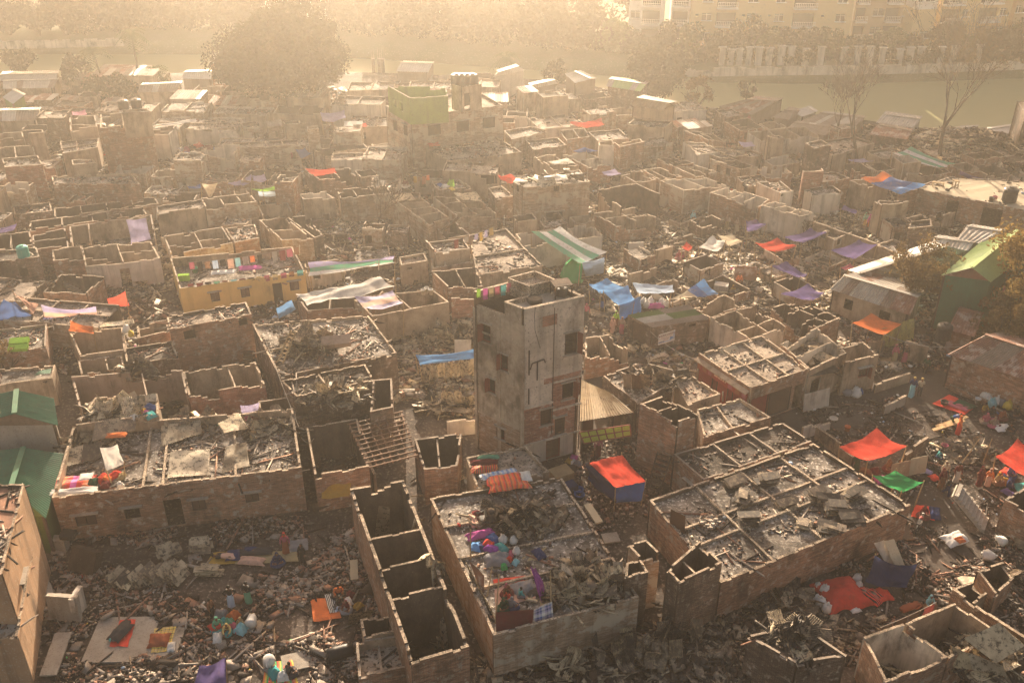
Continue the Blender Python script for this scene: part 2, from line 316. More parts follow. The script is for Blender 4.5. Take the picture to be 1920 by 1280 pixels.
def flush_chunks():
 F = np.array([(0, 1, 3, 2), (4, 6, 7, 5), (0, 4, 5, 1), (2, 3, 7, 6), (0, 2, 6, 4), (1, 5, 7, 3)])
 for kind, lst in CH.items():
  V = np.concatenate([a for a, _ in lst]); names = [x for _, l in lst for x in l]
  keys = sorted(set(names)); idx = np.array([keys.index(x) for x in names]); n = len(V)
  faces = (F[None] + (np.arange(n) * 8)[:, None, None]).reshape(-1, 4)
  me = bpy.data.meshes.new(kind); me.vertices.add(n * 8); me.vertices.foreach_set('co', V.reshape(-1).astype(np.float32))
  me.loops.add(n * 24); me.loops.foreach_set('vertex_index', faces.reshape(-1).astype(np.int32))
  me.polygons.add(n * 6); me.polygons.foreach_set('loop_start', np.arange(0, n * 24, 4, dtype=np.int32))
  me.polygons.foreach_set('material_index', np.repeat(idx, 6).astype(np.int32))
  for k in keys: me.materials.append(M[k])
  me.update(calc_edges=True); me.validate()
  o = bpy.data.objects.new(kind, me); COL.objects.link(o)
  tag(o, {'rubble': 'broken brick and concrete rubble strewn over the burnt ground', 'roof_debris': 'ash and burnt scraps littering the roofs and rooms',
    'charred_scrap': 'torn scorched tin and timber scrap between the ruins', 'litter': 'small bright scraps of litter among the ruins'}[kind], 'debris', kind='stuff')
def quadpts(q, n, z=None):
 """n random points in a world quad (4 vectors)"""
 a = RNG.random(n); b = RNG.random(n); q = [np.array(tuple(p)) for p in q]
 P = (q[0][None] * ((1 - a) * (1 - b))[:, None] + q[1][None] * (a * (1 - b))[:, None] + q[2][None] * (a * b)[:, None] + q[3][None] * ((1 - a) * b)[:, None])
 if z is not None: P[:, 2] = z
 return P
def area(q):
 return abs(sum(q[i].x * q[(i + 1) % 4].y - q[(i + 1) % 4].x * q[i].y for i in range(4))) / 2
BURNT = dict(palette=('rubA', 'rubB', 'rubC', 'rubD', 'tinC'), wts=(.2, .1, .58, .07, .05))
LIT = dict(palette=('fab_white', 'fab_paleblue', 'fab_red', 'fab_yellow', 'fab_green', 'fab_magenta'), wts=(.82, .10, .03, .015, .02, .015))
for c in ('white', 'paleblue', 'red', 'yellow', 'green', 'magenta'): M['fab_' + c] = fab(c, .1)
# ---------------------------------------------------------------- walls
def wall(mb, p, q, inward, th, z0, h, ops=(), jag=.1, mats=(0, 1, 2), step=.8, ruin=0.):
 """solid wall from p to q (outer line), thickness towards `inward`, with real openings (s0,s1,za,zb) and a broken top line"""
 p = Vector((p[0], p[1], 0)); q = Vector((q[0], q[1], 0)); d = q - p; L = d.length
 if L < .15: return
 d /= L; n = Vector((inward[0], inward[1], 0)); n = (n - d * n.dot(d)).normalized() * th
 n_ = max(1, int(L / step)); xs = {0., L}; [xs.add(L * i / n_) for i in range(n_ + 1)]
 ops = [(max(.15, a), min(L - .15, b_), c, min(e, h - .2)) for a, b_, c, e in ops if b_ > a and c < h - .4]
 ops = [o for o in ops if o[1] - o[0] > .2]
 for a, b_, _, _ in ops: xs.add(a); xs.add(b_)
 xs = sorted(xs); xs = [x for i, x in enumerate(xs) if i == 0 or x - xs[i - 1] > .02]
 zs = sorted({z0, h - .15} | {o[2] for o in ops if o[2] > z0} | {o[3] for o in ops}); zs = [z for i, z in enumerate(zs) if i == 0 or z - zs[i - 1] > .01]
 sd = random.random() * 100; tops = []; dip = 0
 for i in range(len(xs) - 1):
  x = (xs[i] + xs[i + 1]) / 2; t = h + jag * .35 * nz(x * .4 + sd, 3.1)
  if jag and random.random() < .26: t -= random.choice((.08, .08, .16, .25)) * min(1, jag * 7)
  if ruin and nz(x * .45 + sd, 7.7) > .36 - ruin * .42: dip += random.uniform(-.1, .45) * (.5 + ruin); dip = max(.1, dip); t -= min(dip, h * .75)
  else: dip = 0
  tops.append(max(t, zs[-1] + .04 if ops else z0 + .15))
 if zs[-1] > min(tops) - .03: zs[-1] = min(tops) - .04
 if len(zs) > 1 and zs[-1] <= zs[-2] + .01: zs.pop(-2) if len(zs) > 2 else zs.pop(-1)
 nx = len(xs) - 1; nzv = len(zs); S = [[True] * nzv for _ in range(nx)]
 for i in range(nx):
  xm = (xs[i] + xs[i + 1]) / 2
  for j in range(nzv):
   zm = (zs[j] + (zs[j + 1] if j + 1 < nzv else h)) / 2
   for a, b_, c, e in ops:
    if a < xm < b_ and c < zm < e: S[i][j] = False
 def zt(i, j): return zs[j] if j < nzv else tops[i]
 def P(i, j, inn, sg_=0): v = p + d * xs[i + sg_]; v = v + n if inn else v; return (v.x, v.y, zt(i, j))
 sg = d.cross(Vector((0, 0, 1))).dot(n) < 0      # True when outside is on the right-hand side of p->q
 for i in range(nx):
  for j in range(nzv):
   if not S[i][j]: continue
   A, B_, C, D = P(i, j, 0), P(i, j, 0, 1), P(i, j + 1, 0, 1), P(i, j + 1, 0)
   a, b_, c, e = P(i, j, 1), P(i, j, 1, 1), P(i, j + 1, 1, 1), P(i, j + 1, 1)
   u = ((xs[i], A[2]), (xs[i + 1], B_[2]), (xs[i + 1], C[2]), (xs[i], D[2]))
   fl = (lambda l: list(l)) if sg else (lambda l: list(l)[::-1])
   mb.quad(fl((A, B_, C, D)), mats[0], fl(u)); mb.quad(fl((e, c, b_, a)), mats[1], fl((u[3], u[2], u[1], u[0])))
   if j == nzv - 1: mb.quad(fl((D, C, c, e)), mats[2])
   elif not S[i][j + 1]: mb.quad(fl((D, C, c, e)), mats[1])
   if j > 0 and not S[i][j - 1]: mb.quad(fl((a, b_, B_, A)), mats[1])
   top_ = j == nzv - 1; lo = lambda k: (k < 0 or k >= nx or not S[k][j] or (top_ and tops[k] < tops[i] - .004))
   if lo(i - 1): mb.quad(fl((A, D, e, a)), mats[1], ((0, A[2]), (0, D[2]), (th, D[2]), (th, A[2])))
   if lo(i + 1): mb.quad(fl((B_, b_, c, C)), mats[1], ((0, A[2]), (th, A[2]), (th, D[2]), (0, D[2])))
FOOT = []
LABELS = set()
def uniq(l):
 if len(l.split()) > 16 or len(l.split()) < 4: print('WORDS', len(l.split()), l)
 if l in LABELS:
  print('DUP LABEL', l)
 LABELS.add(l); return l
def lerp(a, b_, t): return a + (b_ - a) * t
def B(label, P, h, kind='o', us=(), vs=(), out='brick', inn='sooty', top=None, fl=None, eh=None, jag=.13, win=(), th=.2,
  name='ruined_house', cat='ruin', floor=None, deb=1.0, z0=0., ruin=0., band=None, group=None, curb=.28, part=True, lit=.4):
 th *= .72
 uniq(label); top = top or random.choice(('backlit_coping', 'backlit_coping', 'copedark'))
 c = [W(P[2 * i], P[2 * i + 1], h) for i in range(4)]
 cen = sum(c, Vector()) / 4; cen.z = z0; dist = cen.length
 root = thing(name, label, cat, cen, group)
 FOOT.append([Vector((v.x, v.y)) for v in c])
 if kind == 'o' and not ruin: ruin = .28
 eh = eh or [h] * 4
 mats = [M[out], M[inn], M[top]] + ([M[band[0]]] if band else [])
 step = .42 if dist < 85 else .6 if dist < 120 else 1.0
 ops = {0: [], 1: [], 2: [], 3: []}
 for (e, t, wd, za, zh, k) in win:
  a, b_ = c[e], c[(e + 1) % 4]; L = (b_ - a).length; s0 = t * L - wd / 2
  if e in (1, 3): s0 -= th
  ops[e].append((s0, s0 + wd, z0 + za, z0 + za + zh))
 for e in range(4):
  a, b_ = c[e].copy(), c[(e + 1) % 4].copy(); d = (b_ - a).normalized()
  if e in (1, 3): a += d * th; b_ -= d * th
  inw = cen - (a + b_) / 2; mb = MB()
  if eh[e] > z0 + .1:
   wall(mb, a, b_, inw, th, z0, eh[e], ops[e], jag, (0, 1, 2), step, ruin)
   if band and e in (0, 1, 3):      # a painted / different lower storey, 3 mm proud
    for k_, f in enumerate(mb.f):
     if mb.m[k_] == 0 and max(mb.v[i][2] for i in f) <= band[1] + .05: mb.m[k_] = 3
   mb.build('wall', mats, root)
 def inner(u, v):
  p0 = lerp(c[0], c[1], u); p1 = lerp(c[3], c[2], u); return lerp(p0, p1, v)
 def fr(val, e0, e1):
  if not isinstance(val, tuple): return val
  p = W(val[0], val[1], h); d = e1 - e0; return max(.03, min(.97, (p - e0).dot(d) / d.dot(d)))
 us = [fr(x, c[0], c[1]) for x in us]; vs = [fr(x, c[0], c[3]) for x in vs]
 Lu = (c[1] - c[0]).length; Lv = (c[3] - c[0]).length; eu = th / Lu; ev = th / Lv
 q = [inner(eu, ev), inner(1 - eu, ev), inner(1 - eu, 1 - ev), inner(eu, 1 - ev)]
 A = area(q); zf = None
 if kind == 'o':
  zf = fl if fl is not None else z0 + .06
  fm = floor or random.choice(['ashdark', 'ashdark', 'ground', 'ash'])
  ph = h - .02
  for k_, u in enumerate(us):
   mb = MB(); wall(mb, inner(u, ev), inner(u, 1 - ev), (c[1] - c[0]), th * .8, z0, ph, [(Lv * .4, Lv * .4 + .9, z0, z0 + 2.0)] if zf < .5 and Lv > 3.5 else (), jag, (1, 1, 2), step, ruin * 1.3); mb.build('partition_wall', mats, root)
  for k_, v in enumerate(vs):
   ul = [eu] + sorted(us) + [1 - eu]
   for i in range(len(ul) - 1):
    a_ = inner(ul[i] + (th * .82 / Lu if i else 0), v); b_ = inner(ul[i + 1], v); mb = MB()
    wall(mb, a_, b_, (c[3] - c[0]), th * .8, z0, ph, (), jag, (1, 1, 2), step, ruin * 1.3); mb.build('partition_wall', mats, root)
 elif kind == 's':
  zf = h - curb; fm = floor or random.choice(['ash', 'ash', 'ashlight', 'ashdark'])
  for k_, u in enumerate(us):
   mb = MB(); wall(mb, inner(u, ev), inner(u, 1 - ev), (c[1] - c[0]), th * .9, zf - .05, zf + .2 + random.uniform(0, .05), (), .03, (2, 2, 2), 1.2, 0); mb.build('roof_beam', mats, root)
  for k_, v in enumerate(vs):
   ul = [eu] + sorted(us) + [1 - eu]
   for i in range(len(ul) - 1):
    mb = MB(); wall(mb, inner(ul[i] + (th * .92 / Lu if i else 0), v), inner(ul[i + 1], v), (c[3] - c[0]), th * .9, zf - .05, zf + .2, (), .03, (2, 2, 2), 1.2, 0); mb.build('roof_beam', mats, root)
 if kind in 'os':
  fmb = MB(); nu_, nv_ = max(2, int(Lu / 1.2)), max(2, int(Lv / 1.2)); sd = random.random() * 50
  fmb.grid(lambda a, b_: Vector((*(lerp(lerp(q[0], q[1], a), lerp(q[3], q[2], a), b_)).xy, zf + (.0 if a in (0, 1) or b_ in (0, 1) else .06 * nz(a * 9 + sd, b_ * 9)))), nu_, nv_, 0, Lu, Lv)
  if kind == 's' or zf > z0 + .5:
   fmb.quad([(v.x, v.y, zf - .14) for v in reversed(q)], 0)
  fmb.build('roof_slab' if kind == 's' else 'floor', M[fm], root)
  if part:
   near = dist < 85
   qq = [v.copy() for v in q]
   n = int(A * (9. if near else 3. if dist < 120 else 1.2) * deb)
   pts = quadpts(qq, n, zf + .03)
   keep = np.array([nz(p[0] * .45, p[1] * .45, 5) > -.12 for p in pts]) if n else []
   if n:
    chunks('roof_debris', pts[keep], (.04, .24) if near else (.10, .42), palette=('rubA', 'rubB', 'rubC', 'rubD', 'tinE'), wts=(.24, .13, .46, .11, .06), plate=.2 if kind == 's' else .35)
    if kind == 'o' and dist < 130: P2 = quadpts(qq, int(A * 1.1), zf + .1); P2[:, 2] += RNG.random(len(P2)) * .5; chunks('charred_scrap', P2, (.3, 1.0), palette=('tinA', 'tinB', 'tinC', 'tinD', 'wood', 'tinE'), wts=(.2, .25, .12, .2, .15, .08), plate=.9)
    chunks('litter', quadpts(qq, int(A * .10 * lit * (1 if near else .4)), zf + .08), (.10, .32), **LIT)
 if kind == 't':
  rf = MB(); q2 = [lerp(c[0], c[1], -.03), lerp(c[0], c[1], 1.03), lerp(c[3], c[2], 1.03), lerp(c[3], c[2], -.03)]
  corr(rf, [Vector((v.x, v.y, h + .03 + .12 * (i in (2, 3)))) for i, v in enumerate(q2)], 3)
  rf.build('tin_roof', [M[x] for x in (floor or ('tin', 'browntin', 'rusttin'))], root)
  zf = h
 if part and dist < 150:
  for (e, t, wd, za, zh, k) in win:
   if k == 'h': continue
   a, b_ = c[e], c[(e + 1) % 4]; d = (b_ - a).normalized(); n_ = (cen - (a + b_) / 2); n_.z = 0; n_ = (n_ - d * n_.dot(d)).normalized()
   pc = lerp(a, b_, t) + n_ * .10; zc = z0 + za; rz = math.atan2(d.y, d.x); mb = MB(); fw = .06
   for s_ in (-1, 1): mb.box(pc + d * s_ * (wd / 2 - fw / 2 - .004) + Vector((0, 0, zc + zh / 2 - h)), fw, .08, zh - .01, rz)
   for z_ in (fw / 2 + .005, zh - fw / 2 - .005): mb.box(pc + Vector((0, 0, zc + z_ - h)), wd - .13, .078, fw, rz)
   if k in 'wsgc':
    wi = mb.build('window', M['shutred'] if k == 's' else M['iron'], root)
    m2 = MB()
    if k == 'c':
     for s_ in (-1, 1): m2.box(pc + d * s_ * wd * .235 + n_ * .03 + Vector((0, 0, zc + zh / 2 - h)), wd * .42, .03, zh * .86, rz)
     o_ = m2.build('shutter', M['brownshut'], wi)
    else:
     nb = max(3, int(wd / .16))
     for i in range(nb): m2.box(pc + d * (wd - .2) * ((i + .5) / nb - .5) + Vector((0, 0, zc + zh / 2 - h)), .02, .02, zh - .13, rz)
     m2.build('window_bars', M['iron'], wi)
     if k == 's':
      m3 = MB(); m3.box(pc - n_ * (.12 + wd * .22) + d * (wd / 2 + .02) + Vector((0, 0, zc + zh / 2 - h)), .03, wd * .45, zh * .98, rz); m3.build('shutter', M['shutred'], wi)
    m4 = MB(); m4.box(pc - n_ * .22 + Vector((0, 0, zc + zh + .07 - h)), wd + .5, .3, .07, rz); m4.build('window_canopy', M['concrete'], root)
   elif k == 'd':
    m2 = mb; do = m2.build('door', M['wood'], root)
    m3 = MB(); m3.box(pc + n_ * .05 + Vector((0, 0, zc + zh / 2 - h)), wd - .14, .04, zh - .13, rz); m3.build('door_leaf', M['dark'], do)
   elif k in 'rb':                                           # roller shutter: ribbed sheet
    m3 = MB(); nb = int(zh / .12)
    for i in range(nb): m3.box(pc + n_ * .02 + Vector((0, 0, zc + (i + .5) * zh / nb - h)), wd - .14, .05, zh / nb * .72, rz)
    m3.box(pc + n_ * .05 + Vector((0, 0, zc + zh / 2 - h)), wd - .14, .02, zh - .02, rz)
    do = mb.build('shutter_frame', M['iron'], root); m3.build('roller_shutter', M['redshut' if k == 'r' else 'brownshut'], do)
 return dict(root=root, c=c, h=h, zf=zf, q=q, cen=cen)
# ---------------------------------------------------------------- corrugated sheet
def corr(mb, q, nm=1, period=.22, amp=.035, panel=.85, m0=0, rows=4, sagm=.0):
 """corrugated plane on a world quad, ridges run q0->q3; colour changes panel by panel"""
 Lu = (q[1] - q[0]).length; Lv = (q[3] - q[0]).length
 nrm = (q[1] - q[0]).cross(q[3] - q[0]).normalized()
 if nrm.z < 0: nrm = -nrm
 per = period if (q[0].length < 100) else period * 1.5
 nc = max(4, int(Lu / per) * 2); npan = max(1, int(Lu / panel)); nr = max(1, int(Lv / 2.2))
 pal = [[random.randrange(nm) for _ in range(nr + 2)] for _ in range(npan + 2)]
 def fn(a, b_):
  i = round(a * nc); off = amp if i % 2 else -amp
  return lerp(lerp(q[0], q[1], a), lerp(q[3], q[2], a), b_) + nrm * (off + .02 * nz(a * 8, b_ * 5, Lu))
 mb.grid(fn, nc, max(rows, nr * 2), 0, Lu, Lv, mfn=lambda a, b_: m0 + pal[int(a * npan)][int(b_ * nr)])
SHEETS = []
def make_sheets():
 for v in range(9):
  L, Wd = random.uniform(1.7, 2.6), .8; nc = 14; nr = 12; mb = MB(); sd = v * 13.7
  bend = [0, .15, .45, -.5, .9, .3, 1.6, .2, .7][v]; cr = [.01, .05, .10, .12, .22, .3, .1, .02, .34][v]
  def fn(a, b_):
   x = (a - .5) * Wd; y = (b_ - .5) * L; z = .032 * (1 if round(a * nc) % 2 else -1)
   if abs(bend) > .05:
    R = L / bend / 2; th_ = y / R; y2 = R * sin(th_); z2 = R * (1 - cos(th_)); y = y2; z += z2
   z += cr * nz(x * 1.7 + sd, y * 1.5) + .5 * cr * nz(x * 4 + sd, y * 3)
   x += cr * .5 * nz(y * 2 + sd, x * 2, 4); return (x, y, z)
  mb.grid(fn, nc, nr); SHEETS.append((mb, L))
 out = []
 for i, (mb, L) in enumerate(SHEETS): out.append(mb.mesh('corrugated_sheet', [M['tinA']]))
 SHEETS[:] = out
make_sheets(); NSHEET = [0]
def sheet_at(loc, rot, label, group, mat, var=None, sc=1.):
 o = bpy.data.objects.new('corrugated_sheet', SHEETS[var if var is not None else random.randrange(9)])
 COL.objects.link(o); o.location = loc; o.rotation_euler = rot; o.scale = (sc * random.uniform(.85, 1.1),) * 3
 o.material_slots[0].link = 'OBJECT'; o.material_slots[0].material = M[mat]; NSHEET[0] += 1
 return tag(o, label, 'tin sheet', group)
def heap(label, px, py, z, rx, ry, n, hgt=.8, mats=('tinA', 'tinB', 'tinC', 'tinD', 'tinE'), tilt=.5, scrap=1., rz=0, steep=False):
 LABELS.add(label); c = W(px, py, z); g = 'sheets of the pile: ' + label
 for i in range(n):
  a = random.uniform(0, 2 * pi); r = random.random() ** .7; x, y = r * cos(a) * rx, r * sin(a) * ry
  x, y = x * cos(rz) - y * sin(rz), x * sin(rz) + y * cos(rz)
  zz = .15 + hgt * (1 - r * r) * random.uniform(.4, 1.) * (i + 1) / n
  rot = (random.gauss(0, tilt), random.gauss(0, tilt), random.uniform(0, 2 * pi))
  if steep: rot = (random.uniform(.9, 1.4), random.gauss(0, .2), rz + random.gauss(0, .5)); zz = random.uniform(.8, 1.1)
  sheet_at((c.x + x, c.y + y, z + zz), rot, label, g, random.choice(mats))
 k = int(rx * ry * 26 * scrap); a = RNG.uniform(0, 2 * pi, k); r = RNG.random(k) ** .6
 x = r * np.cos(a) * rx * 1.1; y = r * np.sin(a) * ry * 1.1
 P = np.stack([c.x + x * cos(rz) - y * sin(rz), c.y + x * sin(rz) + y * cos(rz), z + .05 + hgt * .75 * (1 - r * r) * RNG.random(k)], 1)
 chunks('charred_scrap', P, (.15, .75), palette=('tinA', 'tinB', 'tinC', 'tinD', 'wood', 'rubC'), wts=(.2, .22, .1, .24, .1, .14), plate=.75)
def scrapfield(q, n, size=(.2, .9), hgt=.25, pale=.1):
 P = quadpts(q, n); P = P[[nz(p[0] * .3, p[1] * .3, 2) > -.25 for p in P]]
 P[:, 2] += RNG.random(len(P)) * hgt
 chunks('charred_scrap', P, size, palette=('tinA', 'tinB', 'tinC', 'tinD', 'wood', 'rubC', 'tinE'), wts=(.17, .2, .1, .2, .1, .18, pale * .6), plate=.7)
def stack(label, px, py, z, rz, L=1.6, wd=.8, hgt=.6, tilt=0, mats=('tinD', 'tinB')):
 uniq(label); c = W(px, py, z); mb = MB(); L, wd = L * .82, wd * .85; n = max(4, int(hgt / .06))
 for i in range(n):
  x, y = random.gauss(0, .13), random.gauss(0, .11)
  mb.box(c + Vector((x, y, .04 + i * .06)), L * random.uniform(.75, 1.1), wd * random.uniform(.75, 1.1), .022, rz + random.gauss(0, .13), random.randrange(2), tilt=(random.gauss(tilt, .06), random.gauss(0, .06)))
 o = mb.build('tin_bundle', [M[x] for x in mats], origin=c); tag(o, label, 'tin bundle', 'bundles of scorched tin sheets stacked on the roofs and rubble'); return o
# ---------------------------------------------------------------- gable and hip sheds
def shed(label, ridge, e1, e2, tins, wallm='palebrick', name='tin_roofed_shed', cat='shed', wins=(), gable=None, wz=0., thick=True, colr=None):
 """ridge, e1, e2: pairs of (px,py,z); e1 = the eave nearest the viewer"""
 uniq(label); R = [W(*p) for p in ridge]; E = [W(*p) for p in e1]; F = [W(*p) for p in e2]
 cen = (E[0] + E[1] + F[0] + F[1]) / 4; cen.z = 0; root = thing(name, label, cat, cen)
 for a, b_ in ((E, R), (F, R)):
  mb = MB(); corr(mb, [a[0], a[1], b_[1], b_[0]], len(tins), amp=.03, panel=.85); mb.build('roof', [M[t] for t in tins], root)
 mb = MB(); d = (R[1] - R[0]).normalized(); mb.beam(R[0] + Vector((0, 0, .05)), R[1] + Vector((0, 0, .05)), .35, .05); mb.build('ridge_cap', M[colr or tins[0]], root)
 inn = lambda p, k=.3: Vector((*(lerp(p, cen, k / max(.1, (p.xy - cen.xy).length))).xy, p.z))
 base = [inn(E[0]), inn(E[1]), inn(F[1]), inn(F[0])]; FOOT.append([v.xy.copy() for v in base])
 for k in range(4):
  a, b_ = base[k], base[(k + 1) % 4]; zt = min(a.z, b_.z) - .05; mb = MB(); L = (b_ - a).length
  ops = [(t * L - wd / 2, t * L + wd / 2, za, za + zh) for (e, t, wd, za, zh) in wins if e == k]
  wall(mb, a, b_, cen - (a + b_) / 2, .15, wz, zt, ops, 0, (0, 1, 1), 2.)
  if k in (1, 3):       # gable triangle
   r = R[1] if k == 1 else R[0]; r = Vector((r.x, r.y, r.z - .08)); mb.quad([Vector((a.x, a.y, zt)), Vector((b_.x, b_.y, zt)), inn(r, .25)], 2, ((0, 0), (1, 0), (.5, 1)))
  mb.build('wall', [M[wallm], M['sooty'], M[gable or wallm]], root)
 return root
# ---------------------------------------------------------------- tarpaulins, cloth, bags
def tarp(label, P, mat, sag=.35, poles=(0, 1, 2, 3), z0=0., cat='tarpaulin', name='tarpaulin', peak=None, wr=.10, drape=0, n=18, group=None):
 """P: four (px,py,z) corners; a thin sheet hanging between them; poles: corners held up by a pole"""
 uniq(label); c = [W(*p) for p in P]; cen = sum(c, Vector()) / 4; root = thing(name, label, cat, Vector((cen.x, cen.y, z0)), group)
 sd = random.random() * 90; nrm = (c[1] - c[0]).cross(c[3] - c[0]).normalized(); nrm = -nrm if nrm.z < 0 else nrm
 L = max((c[1] - c[0]).length, (c[3] - c[0]).length)
 def fn(u, v):
  p = lerp(lerp(c[0], c[1], u), lerp(c[3], c[2], u), v)
  k = sin(pi * u) * .5 + sin(pi * v) * .5
  e = .028 * L * (sin(pi * u) * (abs(v - .5) * 2) ** 3 * (1 if v > .5 else -1)); g = .028 * L * (sin(pi * v) * (abs(u - .5) * 2) ** 3 * (1 if u > .5 else -1))
  p = p - (c[3] - c[0]).normalized() * e - (c[1] - c[0]).normalized() * g
  p = p + Vector((0, 0, -1)) * sag * (k - .35 * sin(pi * u) * sin(pi * v))
  if peak: p = p + Vector((0, 0, peak * max(0, 1 - 2.2 * math.hypot(u - .5, v - .5))))
  dg = abs(u - v) * 7 + abs(u + v - 1) * 5
  f = wr * (nz(u * 2.5 + sd, v * 2.5) + .6 * nz(u * 9 + sd, v * 3.5) * (1 - .5 * k) + .25 * sin(dg + sd) * (abs(u - .5) + abs(v - .5)))
  return p + nrm * f
 mb = MB(); mb.grid(fn, n, n); mb.build('sheet', M[mat] if isinstance(mat, str) else mat, root, True)
 for i in poles:
  b_ = Vector((c[i].x, c[i].y, z0)); o = (cen - c[i]); o.z = 0; o = o.normalized() * .12
  mb = MB(); mb.tube([b_ + o * 2, c[i] + o * .2 + Vector((0, 0, .12))], [.05, .035], 6); mb.build('pole', M['bamboo'], root)
 return root
def cloth(label, px, py, z, sx, sy, h, rz, mat, cat='cloth', name='cloth', group=None, n=14):
 uniq(label); c = W(px, py, z); sd = random.random() * 90; mb = MB(); R = Matrix.Rotation(rz, 3, 'Z')
 def fn(u, v):
  x, y = (u - .5) * 2, (v - .5) * 2; r = min(1, max(abs(x), abs(y))); k = 1 - .16 * abs(nz(math.atan2(y, x) * 1.3, sd)) * r * 2
  e = (1 - r ** 2.6); zz = .02 + h * e * (.62 + .5 * nz(x * 1.4 + sd, y * 1.4)) + .30 * h * e ** .4 * abs(nz(x * 4 + sd, y * 2.5))
  q = R @ Vector((x * sx / 2 * k, y * sy / 2 * k, 0)); return c + q + Vector((0, 0, max(.012, zz) if r < .99 else .0))
 mb.grid(fn, n, n, 0); o = mb.build(name, M[mat] if isinstance(mat, str) else mat, smooth=True, origin=c); return tag(o, label, cat, group)
def pile(where, px, py, z, cols, r=.7, size=(.5, 1.1), h=.3, group=None, name='cloth', patt=()):
 for i, cl in enumerate(cols):
  a = 2.4 * i + random.random(); rr = r * (i / max(1, len(cols))) ** .7; c = W(px, py, z)
  q = pxof((c.x + rr * cos(a), c.y + rr * sin(a), z)); s1, s2 = random.uniform(*size), random.uniform(*size) * .8
  m = fab(cl, .1); LB = f'{cl} garment crumpled {where}'
  k = 2
  while LB in LABELS: LB = f'{cl} garment {["", "", "folded", "bunched", "twisted", "spread", "rolled"][min(k, 6)]} {where}'; k += 1
  cloth(LB, q[0], q[1], z + .0, s1, s2, h * random.uniform(.6, 1.2), random.uniform(0, 3), m, 'garment', 'garment', group)
def sack(label, px, py, z, s=.5, col='white', cat='sack', lie=False):
 uniq(label); c = W(px, py, z); mb = MB(); sd = random.random() * 50; rings = []; n = 12
 s = s * .8; prof = [(.02, 0), (.40, .02), (.52, .14), (.5, .35), (.44, .55), (.34, .74), (.2, .86), (.08, .92), (.13, 1.0), (.02, 1.0)]
 mb.lathe((0, 0, 0), [(r * s, zz * s * 1.15) for r, zz in prof], n)
 R = Matrix.Rotation(random.uniform(0, 6), 3, 'Z') @ (Matrix.Rotation(1.35, 3, 'X') if lie else Matrix.Rotation(random.uniform(-.15, .15), 3, 'X'))
 mb.v = [tuple(c + R @ (Vector(v) * (1 + .34 * nz(v[0] * 5 / s + sd, v[1] * 5 / s, v[2] * 3 / s))) + Vector((0, 0, .42 * s if lie else 0))) for v in mb.v]
 return tag(mb.build('sack', fab(col, .12), smooth=True, origin=c), label, cat)
def mat_rug(label, P, z, m, cat='mat', name='ground_mat', group=None):
 uniq(label); c = [W(P[2 * i], P[2 * i + 1], z) for i in range(4)]; cen = sum(c, Vector()) / 4; sd = random.random() * 40
 mb = MB(); mb.grid(lambda u, v: lerp(lerp(c[0], c[1], u), lerp(c[3], c[2], u), v) + Vector((.05 * nz(v * 4 + sd), .05 * nz(u * 4 + sd), .03 + .05 * nz(u * 3 + sd, v * 3))), 14, 14)
 return tag(mb.build(name, m if not isinstance(m, str) else M[m], smooth=True, origin=cen), label, cat, group)
def curved_panel(label, P, m, cat='panel', name='panel', z0=0, bul=.1, th=.03, group=None):
 uniq(label); c = [W(*p) for p in P]; cen = sum(c, Vector()) / 4; sd = random.random() * 40; n_ = (c[1] - c[0]).cross(c[3] - c[0]).normalized()
 mb = MB()
 f = lambda k: (lambda u, v: lerp(lerp(c[0], c[1], u), lerp(c[3], c[2], u), v) + n_ * (bul * nz(u * 2 + sd, v * 2) + k))
 mb.grid(f(0), 12, 8); mb.grid(f(th), 12, 8)
 return tag(mb.build(name, M[m] if isinstance(m, str) else m, smooth=True, origin=cen), label, cat, group)
# ---------------------------------------------------------------- people
def skin_mesh(J, E, sub=2, extra=None):
 me = bpy.data.meshes.new('b'); names = list(J); me.from_pydata([J[k][:3] for k in names], [(names.index(a), names.index(b_)) for a, b_ in E], [])
 o = bpy.data.objects.new('b', me); COL.objects.link(o); o.modifiers.new('s', 'SKIN'); sv = me.skin_vertices[0].data
 for i, k in enumerate(names): r = J[k][3]; sv[i].radius = (r, r) if not isinstance(r, tuple) else r; sv[i].use_root = False
 sv[names.index('pel') if 'pel' in names else 0].use_root = True
 if sub: o.modifiers.new('u', 'SUBSURF').levels = sub
 dg = bpy.context.evaluated_depsgraph_get(); m2 = bpy.data.meshes.new_from_object(o.evaluated_get(dg)); bpy.data.objects.remove(o); m2.materials.clear(); m2.materials.append(M['skin'])
 m2.polygons.foreach_set('use_smooth', [True] * len(m2.polygons)); return m2
